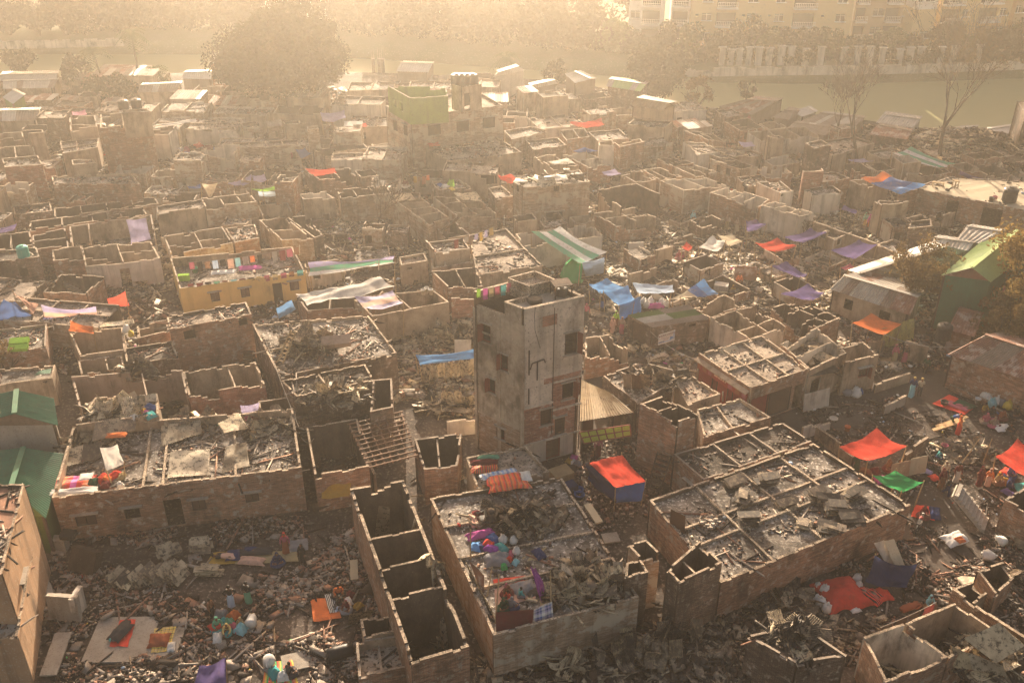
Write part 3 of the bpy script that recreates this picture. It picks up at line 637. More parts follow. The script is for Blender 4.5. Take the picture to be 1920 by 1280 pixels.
def pose(kind):
 J = dict(pel=(0, 0, .93, .115), abd=(0, 0, 1.08, .105), che=(0, 0, 1.27, .125), nek=(0, 0, 1.44, .05), hd0=(0, .005, 1.52, .072), hd1=(0, .01, 1.62, .088), hd2=(0, 0, 1.69, .062),
    shL=(-.17, 0, 1.37, .058), elL=(-.25, .02, 1.12, .042), wrL=(-.27, -.08, .88, .028), haL=(-.27, -.11, .80, .032),
    shR=(.17, 0, 1.37, .058), elR=(.25, .02, 1.12, .042), wrR=(.27, -.08, .88, .028), haR=(.27, -.11, .80, .032),
    hiL=(-.09, 0, .88, .09), knL=(-.10, -.02, .49, .058), anL=(-.10, .02, .08, .038), toL=(-.11, -.14, .03, .033),
    hiR=(.09, 0, .88, .09), knR=(.10, -.02, .49, .058), anR=(.10, .02, .08, .038), toR=(.11, -.14, .03, .033))
 def mv(**k):
  for a, b_ in k.items(): J[a] = (*b_, J[a][3])
 up = ['nos', 'eaL', 'eaR', 'pel', 'abd', 'che', 'nek', 'hd0', 'hd1', 'hd2', 'shL', 'elL', 'wrL', 'haL', 'shR', 'elR', 'wrR', 'haR', 'hiL', 'hiR']
 def shift(dz, dy=0, lean=0):
  for a in up:
   x, y, z, r = J[a]; z0 = z - .93; J[a] = (x, y + dy - z0 * sin(lean), .93 + dz + z0 * cos(lean), r)
 J['nos'] = (0, -.105, 1.575, .014); J['eaL'] = (-.088, .01, 1.57, .017); J['eaR'] = (.088, .01, 1.57, .017)
 if kind == 'hips': mv(elL=(-.38, .05, 1.15), wrL=(-.20, -.04, 1.02), haL=(-.15, -.07, .98), elR=(.38, .05, 1.15), wrR=(.20, -.04, 1.02), haR=(.15, -.07, .98))
 if kind == 'hold': mv(elL=(-.24, -.05, 1.14), wrL=(-.10, -.24, 1.22), haL=(-.04, -.28, 1.26), elR=(.24, -.05, 1.13), wrR=(.10, -.24, 1.15), haR=(.04, -.28, 1.18))
 if kind == 'walk': mv(knL=(-.10, -.20, .52), anL=(-.10, -.20, .09), toL=(-.11, -.36, .04), knR=(.10, .05, .50), anR=(.10, .32, .14), toR=(.11, .24, .03), wrL=(-.24, .12, .92), haL=(-.24, .15, .85), wrR=(.26, -.22, .95), haR=(.26, -.28, .9))
 if kind == 'bend':
  shift(0, .12, .9); mv(elL=(-.2, -.5, .95), wrL=(-.16, -.55, .72), haL=(-.14, -.56, .64), elR=(.2, -.5, .95), wrR=(.16, -.55, .72), haR=(.14, -.56, .64))
 if kind in ('sit', 'sit2'):
  shift(-.80, 0, .22); mv(knL=(-.34, -.30, .17), anL=(.02, -.42, .08), toL=(.12, -.44, .06), knR=(.34, -.30, .17), anR=(-.02, -.33, .10), toR=(-.14, -.36, .07),
    elL=(-.27, -.12, .36), wrL=(-.18, -.32, .25), haL=(-.12, -.37, .24), elR=(.27, -.12, .36), wrR=(.18, -.32, .25), haR=(.12, -.37, .24))
 if kind == 'squat':
  shift(-.68, .1, .35); mv(knL=(-.2, -.34, .50), anL=(-.13, -.05, .09), toL=(-.14, -.22, .04), knR=(.2, -.34, .50), anR=(.13, -.05, .09), toR=(.14, -.22, .04),
    elL=(-.24, -.30, .50), wrL=(-.14, -.5, .45), haL=(-.1, -.56, .42), elR=(.24, -.3, .5), wrR=(.14, -.5, .45), haR=(.1, -.56, .42))
 if kind == 'lie':
  for a in J: x, y, z, r = J[a]; J[a] = (x, z - .85, .13 - y * .4, r)
  mv(knL=(-.16, -.32, .26), knR=(.12, -.36, .14), elL=(-.2, .25, .2), wrL=(-.05, .42, .24), haL=(0, .5, .25))
 for s_ in 'LR':          # five short fingers
  h = Vector(J['ha' + s_][:3]); w_ = Vector(J['wr' + s_][:3]); d = (h - w_).normalized(); sd = d.cross(Vector((0, 0, 1))); sd = sd.normalized() if sd.length > .1 else Vector((1, 0, 0))
  for i, (o, l) in enumerate(((-.03, .06), (-.01, .075), (.01, .07), (.03, .055), (.045, .035))):
   p = h + sd * o + d * .015; q = p + d * l * (.4 if i == 4 else 1) + sd * (.03 if i == 4 else 0) + Vector((0, 0, -.012))
   J[f'f{s_}{i}'] = (*p, .010); J[f'g{s_}{i}'] = (*q, .007)
 return J
ARM = [(f'sh{s}', f'el{s}') for s in 'LR'] + [(f'el{s}', f'wr{s}') for s in 'LR']
BODY_E = [('pel', 'abd'), ('abd', 'che'), ('che', 'nek'), ('nek', 'hd0'), ('hd0', 'hd1'), ('hd1', 'hd2'), ('hd1', 'nos'), ('hd1', 'eaL'), ('hd1', 'eaR'), ('che', 'shL'), ('che', 'shR')] + ARM + [('wrL', 'haL'), ('wrR', 'haR')] + \
   [(a + s, b_ + s) for s in 'LR' for a, b_ in (('hi', 'kn'), ('kn', 'an'), ('an', 'to'))] + [('pel', 'hiL'), ('pel', 'hiR')] + \
   [(f'ha{s}', f'f{s}{i}') for s in 'LR' for i in range(5)] + [(f'f{s}{i}', f'g{s}{i}') for s in 'LR' for i in range(5)]
PM = {}
def sub(J, keys, grow, E):
 return skin_mesh({k: (*J[k][:3], (J[k][3] if not isinstance(grow, dict) else 0) + (grow if not isinstance(grow, dict) else grow[k])) for k in keys}, E, 2)
def get_pose(kind):
 if kind in PM: return PM[kind]
 J = pose(kind); d = dict(body=skin_mesh(J, BODY_E, 1))
 tk = ['pel', 'abd', 'che', 'shL', 'elL', 'wrL', 'shR', 'elR', 'wrR']; te = [('pel', 'abd'), ('abd', 'che'), ('che', 'shL'), ('che', 'shR')] + ARM
 d['shirt'] = sub(J, tk, .028, te)
 lk = ['pel', 'hiL', 'knL', 'anL', 'hiR', 'knR', 'anR']; le = [('pel', 'hiL'), ('pel', 'hiR')] + [(a + s, b_ + s) for s in 'LR' for a, b_ in (('hi', 'kn'), ('kn', 'an'))]
 d['trousers'] = sub(J, lk, .024, le)
 # skirt / lungi / sari: rings from the waist over the knees to the ankles
 mb = MB(); pel, kn, an = [Vector(J[a][:3]) for a in ('abd',)][0], (Vector(J['knL'][:3]) + Vector(J['knR'][:3])) / 2, (Vector(J['anL'][:3]) + Vector(J['anR'][:3])) / 2
 if kind in ('stand', 'hips', 'hold', 'walk', 'bend'):
  p0 = Vector(J['pel'][:3]); sp = abs(J['anL'][1] - J['anR'][1]) / 2
  secs = [(p0 + Vector((0, 0, .12)), .15, .13), (p0, .19, .16), (lerp(p0, kn, .5), .20, .17 + sp * .3), (kn, .20, .17 + sp * .6), (Vector((an.x, an.y, .1)), .22, .18 + sp)]
 elif kind == 'lie': secs = [(Vector((0, .25, .16)), .17, .13), (Vector((0, -.1, .17)), .24, .17), (Vector((0, -.45, .16)), .24, .15), (Vector((0, -.75, .1)), .2, .09)]
 else:
  p0 = Vector(J['pel'][:3]); secs = [(p0 + Vector((0, 0, .10)), .17, .15), (p0 + Vector((0, -.06, 0)), .27, .26), (Vector((0, -.14, .16)), .44, .38), (Vector((0, -.15, .02)), .48, .42)]
  if kind == 'squat': secs = [(p0 + Vector((0, 0, .10)), .17, .15), (p0 + Vector((0, -.12, .08)), .29, .30), (Vector((0, -.14, .28)), .30, .32), (Vector((0, -.10, .03)), .28, .30)]
 n = 18; base = 0
 for i, (c, a, b_) in enumerate(secs):
  for k in range(n):
   t = 2 * pi * k / n; f = 1 + .06 * sin(t * 5 + i) * i / 3
   mb.v.append((c.x + a * f * cos(t), c.y + (0 if kind == 'lie' else b_ * f * sin(t)), c.z + (b_ * sin(t) * f if kind == 'lie' else 0)))
 for i in range(len(secs) - 1):
  for k in range(n):
   a = i * n + k; b_ = i * n + (k + 1) % n; mb.f.append((a, b_, b_ + n, a + n)); mb.m.append(0); mb.uv += [(k / n, i * .3), ((k + 1) / n, i * .3), ((k + 1) / n, i * .3 + .3), (k / n, i * .3 + .3)]
 d['skirt'] = mb.mesh('skirt', [M['skin']], smooth=True)
 hk = ['hd0', 'hd1', 'hd2', 'nek', 'che', 'shL', 'shR']; g = dict(hd0=.092, hd1=.112, hd2=.08, nek=.10, che=.165, shL=.085, shR=.085)
 JJ = {k: (J[k][0], J[k][1] + .035, J[k][2] + .012, 0) for k in hk};
 d['scarf'] = sub(JJ, hk, g, [('hd0', 'hd1'), ('hd1', 'hd2'), ('nek', 'hd0'), ('che', 'nek'), ('che', 'shL'), ('che', 'shR')])
 h = Vector(J['hd1'][:3]); mb = MB(); nk = Vector(J['hd2'][:3]) - Vector(J['nek'][:3]); q = nk.to_track_quat('Z', 'Y')
 mb.lathe((0, 0, 0), [(.098, -.02), (.102, .02), (.09, .065), (.055, .10), (.01, .115)], 12); mb.v = [tuple(h + q @ (Vector(v) * 1.0 + Vector((0, .018, 0)))) for v in mb.v]; d['hair'] = mb.mesh('hair', [M['hair']], smooth=True)
 mb = MB()                                   # face: nose, mouth, eyes
 d['J'] = J; PM[kind] = d; return d
NP = [0]
def person(label, px, py, kind='stand', top='black', low='blue', lowk='skirt', scarf=None, hair=True, rz=None, z=0., s=1.04, cap=None, rug=0):
 uniq(label); d = get_pose(kind); c = W(px, py, z); rz = rz if rz is not None else random.uniform(-1, 1)
 c.z += rug; r = thing('person', label, 'person', c, None, rz); r.scale = (s,) * 3; NP[0] += 1
 def add(nm, me, m):
  o = bpy.data.objects.new(nm, me); COL.objects.link(o); o.parent = r; o.material_slots[0].link = 'OBJECT'; o.material_slots[0].material = m; return o
 add('body', d['body'], M['skin']); add('shirt', d['shirt'], fm(top))
 add('skirt' if lowk == 'skirt' else 'trousers', d[lowk], fm(low))
 if scarf: add('headscarf', d['scarf'], fm(scarf))
 elif cap: add('cap', d['hair'], fm(cap))
 elif hair: add('hair', d['hair'], M['hair'])
 return r
def fm(c): return M[c] if c in M else fab(c, .05)
# ---------------------------------------------------------------- trees
def leaves(mb_pts, size, m, name, parent, origin):
 P = np.array(mb_pts); n = len(P); a = RNG.normal(size=(n, 3)); a /= np.linalg.norm(a, axis=1)[:, None]; b_ = np.cross(a, RNG.normal(size=(n, 3))); b_ /= np.linalg.norm(b_, axis=1)[:, None]
 s = size * RNG.uniform(.6, 1.3, (n, 1)); V = np.stack([P - a * s, P - b_ * s * .5, P + a * s, P + b_ * s * .5], 1).reshape(-1, 3) - np.array(tuple(origin))
 me = bpy.data.meshes.new(name); me.vertices.add(4 * n); me.vertices.foreach_set('co', V.reshape(-1).astype(np.float32)); me.loops.add(4 * n); me.loops.foreach_set('vertex_index', np.arange(4 * n, dtype=np.int32))
 me.polygons.add(n); me.polygons.foreach_set('loop_start', np.arange(0, 4 * n, 4, dtype=np.int32)); me.materials.append(m); me.update(calc_edges=True)
 o = bpy.data.objects.new(name, me); COL.objects.link(o); o.parent = parent; return o
def limb(mb, p, d, L, r, depth, tips, spread=.5, up=.15, seg=4, keep=()):
 pts = [p.copy()]; rad = [r]
 for i in range(seg):
  d = (d + Vector((random.gauss(0, .12), random.gauss(0, .12), random.gauss(up * .3, .06)))).normalized(); p = p + d * L / seg; pts.append(p.copy()); rad.append(max(.024, r * (1 - .45 * (i + 1) / seg)))
 mb.tube(pts, rad, 5 if r < .1 else 7, cap=depth == 0)
 tips.append(p.copy())
 if depth > 0:
  for k in range(random.choice((2, 3, 3, 4))):
   a = random.uniform(0, 2 * pi); ax = d.orthogonal().normalized(); ax.rotate(Matrix.Rotation(a, 3, d))
   nd_ = (d * cos(spread) + ax * sin(spread) * random.uniform(.7, 1.3) + Vector((0, 0, up))).normalized()
   q = pts[-1] if k < 2 else pts[-2]; limb(mb, q.copy(), nd_, L * random.uniform(.62, .85), rad[-1] * .8, depth - 1, tips, spread, up, seg)
def tree(label, px, py, h, rad, m, z=0., n=5000, leaf=.28, trunk=.3, shape=(1, 1, .8), clumps=26, group=None, name='tree', gap=.3, crown0=.35, depth=3, cat='tree', loc=None):
 uniq(label); c = loc if loc is not None else W(px, py, z); root = thing(name, label, cat, c, group); mb = MB(); tips = []
 t1 = h * crown0 * .8; limb(mb, c.copy(), Vector((random.uniform(-.06, .06), random.uniform(-.06, .06), 1)), t1, trunk, 0, tips, seg=3)
 fork = tips[-1]; tips = []
 for k in range(4):
  a = k * 1.6 + random.random(); limb(mb, fork.copy(), Vector((cos(a) * .6, sin(a) * .6, 1)).normalized(), (h - t1) * .36, trunk * .6, depth - 1, tips, .45, .12, 3)
 mb.build('trunk', M['bark'], root, True)
 cc = Vector((c.x, c.y, c.z + h * crown0 + (h * (1 - crown0)) * .5)); hz = h * (1 - crown0) * .5; pts = []
 cl = []
 for i in range(clumps):
  v = Vector((random.gauss(0, 1), random.gauss(0, 1), random.gauss(0, 1))).normalized() * random.uniform(.45, .86)
  if shape[2] == .5 and v.z < 0: v.z *= .4
  cl.append((cc + Vector((v.x * rad * shape[0], v.y * rad * shape[1], v.z * hz)), random.uniform(.2, .38) * rad))
 for i in range(n):
  q, r = random.choice(cl); v = Vector((random.gauss(0, 1), random.gauss(0, 1), random.gauss(0, .75))).normalized() * r * random.random() ** .33
  p = q + v
  if nz(p.x * .6, p.y * .6, p.z * .6) > -gap: pts.append(tuple(p))
 leaves(pts, leaf, M[m], 'crown', root, c); return root
def bare(label, px, py, z, h, trunk=.16, spread=.42, depth=5, lean=0, seed=1, sparse=None, L=.33):
 uniq(label); st = random.getstate(); random.seed(seed); c = W(px, py, z); root = thing('bare_tree', label, 'tree', c); mb = MB(); tips = []
 limb(mb, c.copy(), Vector((lean, 0, 1)).normalized(), h * L, trunk, depth, tips, spread, .10, 4)
 mb.build('trunk', M['bark'], root, True)
 if sparse:
  pts = []
  for t in tips[len(tips) // 6:]:
   for k in range(5): pts.append(tuple(t + Vector((random.gauss(0, .35), random.gauss(0, .35), random.gauss(0, .25)))))
  leaves(pts, .09, M[sparse], 'leaves', root, c)
 random.setstate(st); return root
def palm(label, px, py, z, h, m='leafgreen'):
 uniq(label); c = W(px, py, z); root = thing('palm_tree', label, 'palm', c); mb = MB(); top = c + Vector((random.uniform(-.8, .8), random.uniform(-.5, .5), h))
 mb.tube([c, lerp(c, top, .5) + Vector((.2, 0, 0)), top], [.2, .15, .12], 7); mb.build('trunk', M['bark'], root, True); mb = MB()
 for k in range(19):
  a = k * 2.4; el = random.uniform(-.1, 1.1); L = random.uniform(2.3, 3.1); pts = []
  for i in range(7): t = i / 6; pts.append(top + Vector((cos(a) * L * t * cos(el * (1 - t * .3)), sin(a) * L * t * cos(el * (1 - t * .3)), L * (sin(el) * t - 1.1 * t * t * .8))))
  sd = Vector((-sin(a), cos(a), 0))
  for i in range(6):
   for s_ in (-1, 1):
    for kk in range(2):
     p = lerp(pts[i], pts[i + 1], kk * .5); w_ = .75 * sin(pi * min(1, (i + 1 + kk * .5) / 7)) + .15; tip = p + sd * s_ * w_ + Vector((0, 0, -.35 * w_)) + (pts[i + 1] - pts[i]) * .5
     mb.quad([p, p + (pts[i + 1] - pts[i]) * .32, tip])
 mb.build('frond', M[m], root); return root
# ================================================================ THE SETTING
def setting():
 near = [(-500, 175), (-100, 150), (0, 148), (250, 140), (450, 132), (700, 136), (960, 146), (1060, 152), (1170, 172), (1290, 200), (1450, 206), (1600, 222), (1730, 240), (1920, 262), (2300, 300)]
 far = [(-500, 90), (-200, 86), (0, 84), (400, 84), (700, 92), (1000, 112), (1280, 133), (1500, 137), (1700, 134), (1920, 127), (2300, 110)]
 WZ = -1.5
 g = MB(); g.quad([(-260, -20, -2.6), (260, -20, -2.6), (260, 320, -2.6), (-260, 320, -2.6)]); tag(g.build('lake_bed', M['path']), kind='structure')
 wtr = MB(); wtr.quad([(-258, 60, WZ), (258, 60, WZ), (258, 300, WZ), (-258, 300, WZ)]); tag(wtr.build('lake', M['water']), kind='structure')
 nb = [W(x, y, 0) for x, y in near]; nb[0].x = -255; nb[-1].x = 255; mb = MB()
 rows = [[Vector((-255, -18, 0)), Vector((-255, 40, 0))], ]
 def land(mb, x, y): return .10 * nz(x * .12, y * .12) + .05 * nz(x * .5, y * .5)
 # near land as a fine grid between y=-18 and the bank line
 def bank(x, pts):
  for a, b_ in zip(pts, pts[1:]):
   if a.x <= x <= b_.x: return lerp(a, b_, (x - a.x) / max(1e-6, b_.x - a.x)).y
  return pts[0].y if x < pts[0].x else pts[-1].y
 xs = np.linspace(-255, 255, 240)
 for i in range(len(xs) - 1):
  pass
 def fn(u, v):
  x = -255 + 510 * u; yb = bank(x, nb); t = v
  if t <= .97: y = -18 + (yb + 18) * t / .97; return Vector((x, y, -.02 + min(0.02, .0) - .05 * abs(nz(x * .3, y * .3))))
  k = (t - .97) / .03; return Vector((x, yb + 1.4 * k, -.02 - 2.4 * k))
 mb.grid(fn, 230, 100); tag(mb.build('ground', M['ground'], smooth=True), kind='structure')
 fb = [W(x, y, 0) for x, y in far]; fb[0].x = -255; fb[-1].x = 255; mb = MB()
 def fn2(u, v):
  x = -255 + 510 * u; yb = bank(x, fb)
  if v < .06: k = v / .06; return Vector((x, yb - 1.2 * (1 - k), -2.2 + 2.4 * k))
  return Vector((x, yb + (v - .06) / .94 * (315 - yb), .25 + .15 * nz(x * .1, v * 8)))
 mb.grid(fn2, 160, 40); M['bankland'] = gen('far_bank_soil', (.16, .14, .08), (.12, .13, .06), (.25, .21, .15), s=.5, bump=.3); tag(mb.build('far_bank', M['bankland'], smooth=True), kind='structure')
 # lanes of trodden dirt, 4-12 mm above the ground
 def lane(name, pts, w_, k):
  mb = MB(); P = [W(x, y, 0) for x, y in pts]
  for a, b_ in zip(P, P[1:]):
   n = (b_ - a).normalized(); s = Vector((-n.y, n.x, 0)) * w_ / 2; mb.quad([Vector((*(p.xy), .012 + .004 * k)) for p in (a - s - n * .3, a + s - n * .3, b_ + s + n * .3, b_ - s + n * .3)]); k += 1
  tag(mb.build(name, M['path']), kind='structure')
 lane('lane', [(1480, 790), (1600, 770), (1720, 745), (1770, 700), (1720, 600)], 3.6, 0)
 lane('alley', [(1720, 930), (1760, 1010), (1800, 1080)], 4.6, 4)
 lane('passage', [(1080, 1000), (1085, 900), (1130, 850), (1110, 700), (1130, 600)], 2.8, 8)
 return nb, fb
NB, FB = setting()
def facade(root, p0, p1, z0, z1, fl, cols, name, body, depth=12, trim='aptwhite'):
 """a block of flats: solid body with real window recesses, sills and balconies on the lake side"""
 d = (p1 - p0).normalized(); n = Vector((d.y, -d.x, 0)); n = n if n.y < 0 else -n; L = (p1 - p0).length
 mb = MB(); ops = []; nf = int((z1 - z0) / fl)
 for f in range(nf):
  for (s, wd, k) in cols:
   zb = z0 + f * fl
   if k == 'w': ops.append((s * L - wd / 2, s * L + wd / 2, zb + 1.0, zb + 2.45))
   elif k == 'b': ops.append((s * L - wd / 2, s * L + wd / 2, zb + .15, zb + 2.6))
   elif k == 'v': ops.append((s * L - wd / 2, s * L + wd / 2, zb + 1.9, zb + 2.3))
 wall(mb, p0, p1, -n, .5, z0, z1, ops, 0, (0, 0, 0), 50)
 mb.build('wall', M[body], root)
 mb = MB(); c = (p0 + p1) / 2 - n * (.62 + depth / 2); mb.box(Vector((c.x, c.y, (z0 + z1) / 2)), L - .3, depth, z1 - z0 - .1, math.atan2(d.y, d.x)); mb.build('wall', M[body], root)
 mb = MB(); c = (p0 + p1) / 2 - n * .56; mb.box(Vector((c.x, c.y, (z0 + z1) / 2)), L - .6, .06, z1 - z0 - .3, math.atan2(d.y, d.x)); mb.build('dark_rooms', M['glass'], root)
 nw = 0; rz = math.atan2(d.y, d.x)
 for f in range(nf):
  zb = z0 + f * fl
  for (s, wd, k) in cols:
   p = p0 + d * s * L
   if k == 'w' and nw < 95:
    mb = MB(); mb.box(p + n * .12 + Vector((0, 0, zb + .94)), wd + .3, .3, .1, rz); mb.box(p - n * .2 + Vector((0, 0, zb + 1.72)), .06, .06, 1.44, rz); mb.box(p - n * .2 + Vector((0, 0, zb + 1.9)), wd, .055, .06, rz)
    mb.build('window', M[trim], root); nw += 1
   if k == 'b':
    mb = MB(); mb.box(p + n * .62 + Vector((0, 0, zb + .08)), wd + .2, 1.22, .16, rz)
    bal = mb.build('balcony', M[trim], root); mb = MB(); nb = int(wd / .28)
    for i in range(nb + 1): mb.box(p + n * 1.18 + d * (i / nb - .5) * wd + Vector((0, 0, zb + .62)), .045, .045, .92, rz)
    for zz in (1.08, .62): mb.box(p + n * 1.18 + Vector((0, 0, zb + zz)), wd + .1, .06, .06, rz)
    mb.build('railing', M[trim], bal)
   if k == 'p': pass
def flats(label, x0, y0, x1, y1, z1, body, cols, trim='aptwhite', depth=12, fl=3.05):
 uniq(label); a, b_ = W(x0, y0, .3), W(x1, y1, .3); c = (a + b_) / 2; r = thing('apartment_block', label, 'apartment building', Vector((c.x, c.y, .3)))
 facade(r, a, b_, .3, z1, fl, cols, label, body, depth, trim); return r
# ================================================================ THE RUINS (corners are photograph pixels of the wall tops: near-left, near-right, far-right, far-left)
def H(h, y): return h * float(np.interp(y, [150, 200, 320, 430, 600, 700, 860, 1100], [.66, .66, .66, .73, .86, .99, 1.07, 1.10]))
def R(label, P, h, kind='o', raw=False, **k):
 P = [float(x) for x in P.split()]; y = sum(P[1::2]) / 4
 k.setdefault('out', random.choice(['brick', 'brick', 'palebrick', 'darkbrick', 'plaster'])); k.setdefault('inn', random.choice(['sooty', 'plaster', 'plaster', 'sooty']))
 if 'eh' in k: k['eh'] = [H(e, y) for e in k['eh']]
 return B(label, P, h if raw else H(h, y), kind, **k)
# ---- foreground, right half
big = R('long brick building with ash-covered flat roof divided by pale curbs, right foreground', '1352 1092 1708 946 1525 830 1217 937', 2.8, 's', out='brick', us=(.26, .52, .77), vs=((1322, 1017), (1290, 988)), floor='ash', deb=1.2, th=.24)
R('ash roof of three bays above the small barred brick window, behind the long roof', '1319 899 1522 827 1466 791 1263 851', 2.8, 's', out='brick', us=(.34, .68), floor='ashdark', win=[(3, .6, .6, 1.2, .7, 'w')], deb=1.3)
R('two-bay scorched roof behind the brick stair shaft', '1320 818 1446 782 1388 746 1306 767', 2.8, 's', out='darkbrick', us=(.42,), floor='ash')
R('small pale-curbed roof beside the red-shuttered shop', '1291 757 1351 738 1297 703 1266 712', 2.9, 's', out='plaster', floor='ashlight')
R('low burnt roof strewn with folded tin behind the pale tin awning', '1196 756 1262 716 1188 684 1129 703', 2.9, 's', out='darkbrick', us=(.5,), floor='ash')
shop = R('shop row with dark red roller shutters under a curbed ash roof', '1310 662 1407 727 1516 691 1429 628', 3.7, 's', out='brick', us=(.5,), vs=(.33, .66), floor='ashlight', band=('redshut', 0),
 win=[(0, .2, 2.4, .1, 2.4, 'r'), (0, .5, 2.4, .1, 2.4, 'r'), (0, .8, 2.4, .1, 2.4, 'r'), (1, .2, 2.2, .1, 2.3, 'r'), (1, .55, 2.4, .1, 2.3, 'b'), (1, .88, .9, .1, 2.2, 'h')])
R('brick-fronted shop end with pale rear room beside the red shutters', '1518 692 1588 661 1532 613 1463 644', 3.7, 'o', out='plaster', inn='white', fl=2.3, us=(), vs=(.45,), win=[(0, .25, 1.1, .1, 2.1, 'h')])
R('single plaster room with a red-barred window at the lane corner', '1586 679 1648 665 1618 640 1572 652', 3.4, 'o', out='plaster', inn='plaster', win=[(0, .62, .9, 1.3, 1.0, 's')])
R('tin-topped brick shop carrying the blue and white cloth sign', '1177 591 1221 613 1329 599 1291 574', 2.6, 't', out='darkbrick', floor=('tin', 'olivetin', 'browntin'), win=[(0, .5, 1.6, .1, 1.9, 'b'), (1, .72, .6, 1.7, .35, 'h')])
R('roofless whitewashed room directly behind the sign shop', '1297 577 1331 592 1399 573 1358 551', 3.0, inn='plaster', out='brick')
R('pair of roofless rooms with one white outer wall, left of the red shop', '1333 594 1407 636 1474 612 1420 569', 3.0, inn='plaster', out='white', us=(.62,), vs=(.5,))
R('row of three roofless rooms behind the white-walled corner room', '1447 576 1532 614 1577 595 1493 561', 3.0, inn='sooty', us=(.33, .66), vs=(.5,), ruin=.2)
R('low pale-topped room just right of the tall tower', '1097 671 1180 653 1142 626 1098 632', 2.4, inn='plaster', out='brick', us=(.55,))
R('two-storey brick stair shaft open at the top, behind the blue-skirted tent', '1200 757 1270 788 1309 775 1244 741', 5.4, inn='sooty', out='brick', us=(.45,), ruin=.0)
R('blackened brick cell with one inner wall at the corner of the long roof', '1274 1090 1354 1054 1311 1013 1250 1067', 4.4, inn='sooty', out='darkbrick', us=(.42,), floor='ashdark', top='backlit_coping')
R('small charred brick closet leaning on the tin heap', '1172 1083 1216 1070 1200 1046 1174 1053', 4.0, inn='sooty', out='darkbrick', floor='ashdark')
R('sooty brick latrine with pale patched front next to the charred closet', '1200 1046 1238 1036 1212 1011 1176 1020', 4.0, inn='sooty', out='palebrick', floor='ashdark')
R('white-walled open room in the lower right corner', '1660 1279 1778 1231 1693 1167 1619 1193', 2.9, inn='white', out='brick', floor='ashdark', th=.22, jag=.05)
R('brick room under stacked corrugated sheets at the right edge', '1782 1228 1862 1178 1790 1128 1698 1166', 2.9, inn='plaster', out='brick', floor='ashdark', ruin=.1)
R('low rubble-filled brick bin beside the lane, lower right', '1868 1114 1902 1082 1880 1052 1832 1068', 1.6, inn='sooty', out='brick', floor='rubC')
R('shallow brick pit next to the rubble bin', '1828 1128 1852 1110 1822 1090 1788 1102', 1.2, inn='sooty', out='plaster', floor='ashdark')
R('brick wall block at the right edge behind the concrete stair', '1884 936 2010 1000 2060 900 1930 905', 2.6, inn='sooty', out='brick')
R('broken brick block heaped with scrap at the bottom right', '1402 1190 1492 1242 1588 1228 1500 1168', 3.0, 's', out='darkbrick', floor='ashdark', deb=3, ruin=.5)
# ---- foreground, centre
col = R('deep column of four roofless brick rooms in the centre foreground', '772 1243 880 1211 757 899 656 915', 4.2, inn='sooty', out='brick', vs=((732, 1122), (711, 1067), (690, 1012)), floor='ashdark', top='backlit_coping', ruin=.35, th=.26)
R('clothes-strewn concrete roof right of the deep brick rooms', '925 1190 1198 1119 1052 893 806 932', 3.2, 's', out='palebrick', vs=(.30, .52, .76), us=(), floor='ash', deb=.6, th=.22)
R('ash roof with spread blankets in front of the tower', '893 911 1030 884 985 834 874 857', 3.2, 's', out='plaster', floor='ashlight', deb=.4)
R('soot-stained water tank slab and room at the bottom centre', '672 1268 770 1248 760 1188 667 1200', 2.2, 's', out='brick', us=(.42,), floor='ashlight', curb=.7)
R('charred wash room behind the tank slab', '682 1194 741 1183 733 1151 675 1160', 2.4, inn='sooty', out='plaster', floor='ashdark')
R('little brick latrine with two stalls left of the blanket roof', '795 880 857 873 866 811 777 823', 2.9, inn='sooty', out='brick', us=(.45,), jag=.15)
R('room with open front below the bare purlin frame', '590 891 692 874 670 784 574 800', 3.0, inn='sooty', out='brick', floor='ashdark')
R('tall soot-black brick cupboard room above the purlin frame', '694 772 737 763 735 709 699 712', 4.0, inn='sooty', out='darkbrick')
R('narrow burnt room left of the bent white tin strip', '490 795 556 786 550 742 484 752', 3.0, inn='sooty', out='darkbrick')
# ---- foreground, left
R('long single-storey brick house with barred windows and tin-littered roof, lower left', '97 933 565 876 549 765 136 800', 3.5, 's', out='brick', us=(.34, .42, .72), floor='ash', curb=.75, deb=1.8, th=.22,
 win=[(0, .105, 1.3, 1.1, 1.0, 'c'), (0, .29, 1.0, 1.2, 1.0, 'w'), (0, .455, 1.15, .1, 2.3, 'h'), (0, .56, .9, 1.2, 1.0, 'c'), (0, .78, .9, 1.3, .9, 'c')])
R('upper terrace with pale scorched sheets behind the long brick house', '142 797 297 776 295 737 178 745', 4.1, 's', out='plaster', us=(.45,), floor='ash', curb=.5)
R('pink-walled open room above the terrace of pale sheets', '148 762 352 738 342 690 134 705', 3.4, inn='pink', out='brick', us=(.62,), eh=[.9, 3.4, 3.4, 3.4])
R('brick-fronted pair of rooms with a burnt stair, right of the pink room', '354 742 497 716 478 676 343 697', 3.4, inn='plaster', out='redbrick', us=(.6,))
R('blank two-storey brick house with two square holes and rubble on top', '318 617 472 589 461 564 312 593', 5.2, 's', out='brick', floor='ashlight', deb=4, win=[(0, .22, .9, 3.2, .8, 'h'), (0, .88, .7, 3.6, .7, 'h')])
R('ochre corner house with rubble on its roof at the left edge', '-70 1078 2 1076 46 907 -70 905', 6.6, 's', out='orangep', floor='rubB', deb=6, curb=.2, win=[(1, .35, 1.0, 3.2, 1.2, 'w')])
R('lower ledge of the ochre corner house at the left edge', '-60 1198 32 1195 67 1003 -60 1003', 3.4, 's', out='orangep', floor='concrete', curb=.3)
R('room of plastic bags and bundles beside the orange sheet, left side', '150 667 235 655 230 613 130 622', 3.0, inn='plaster', out='plaster', floor='ash')
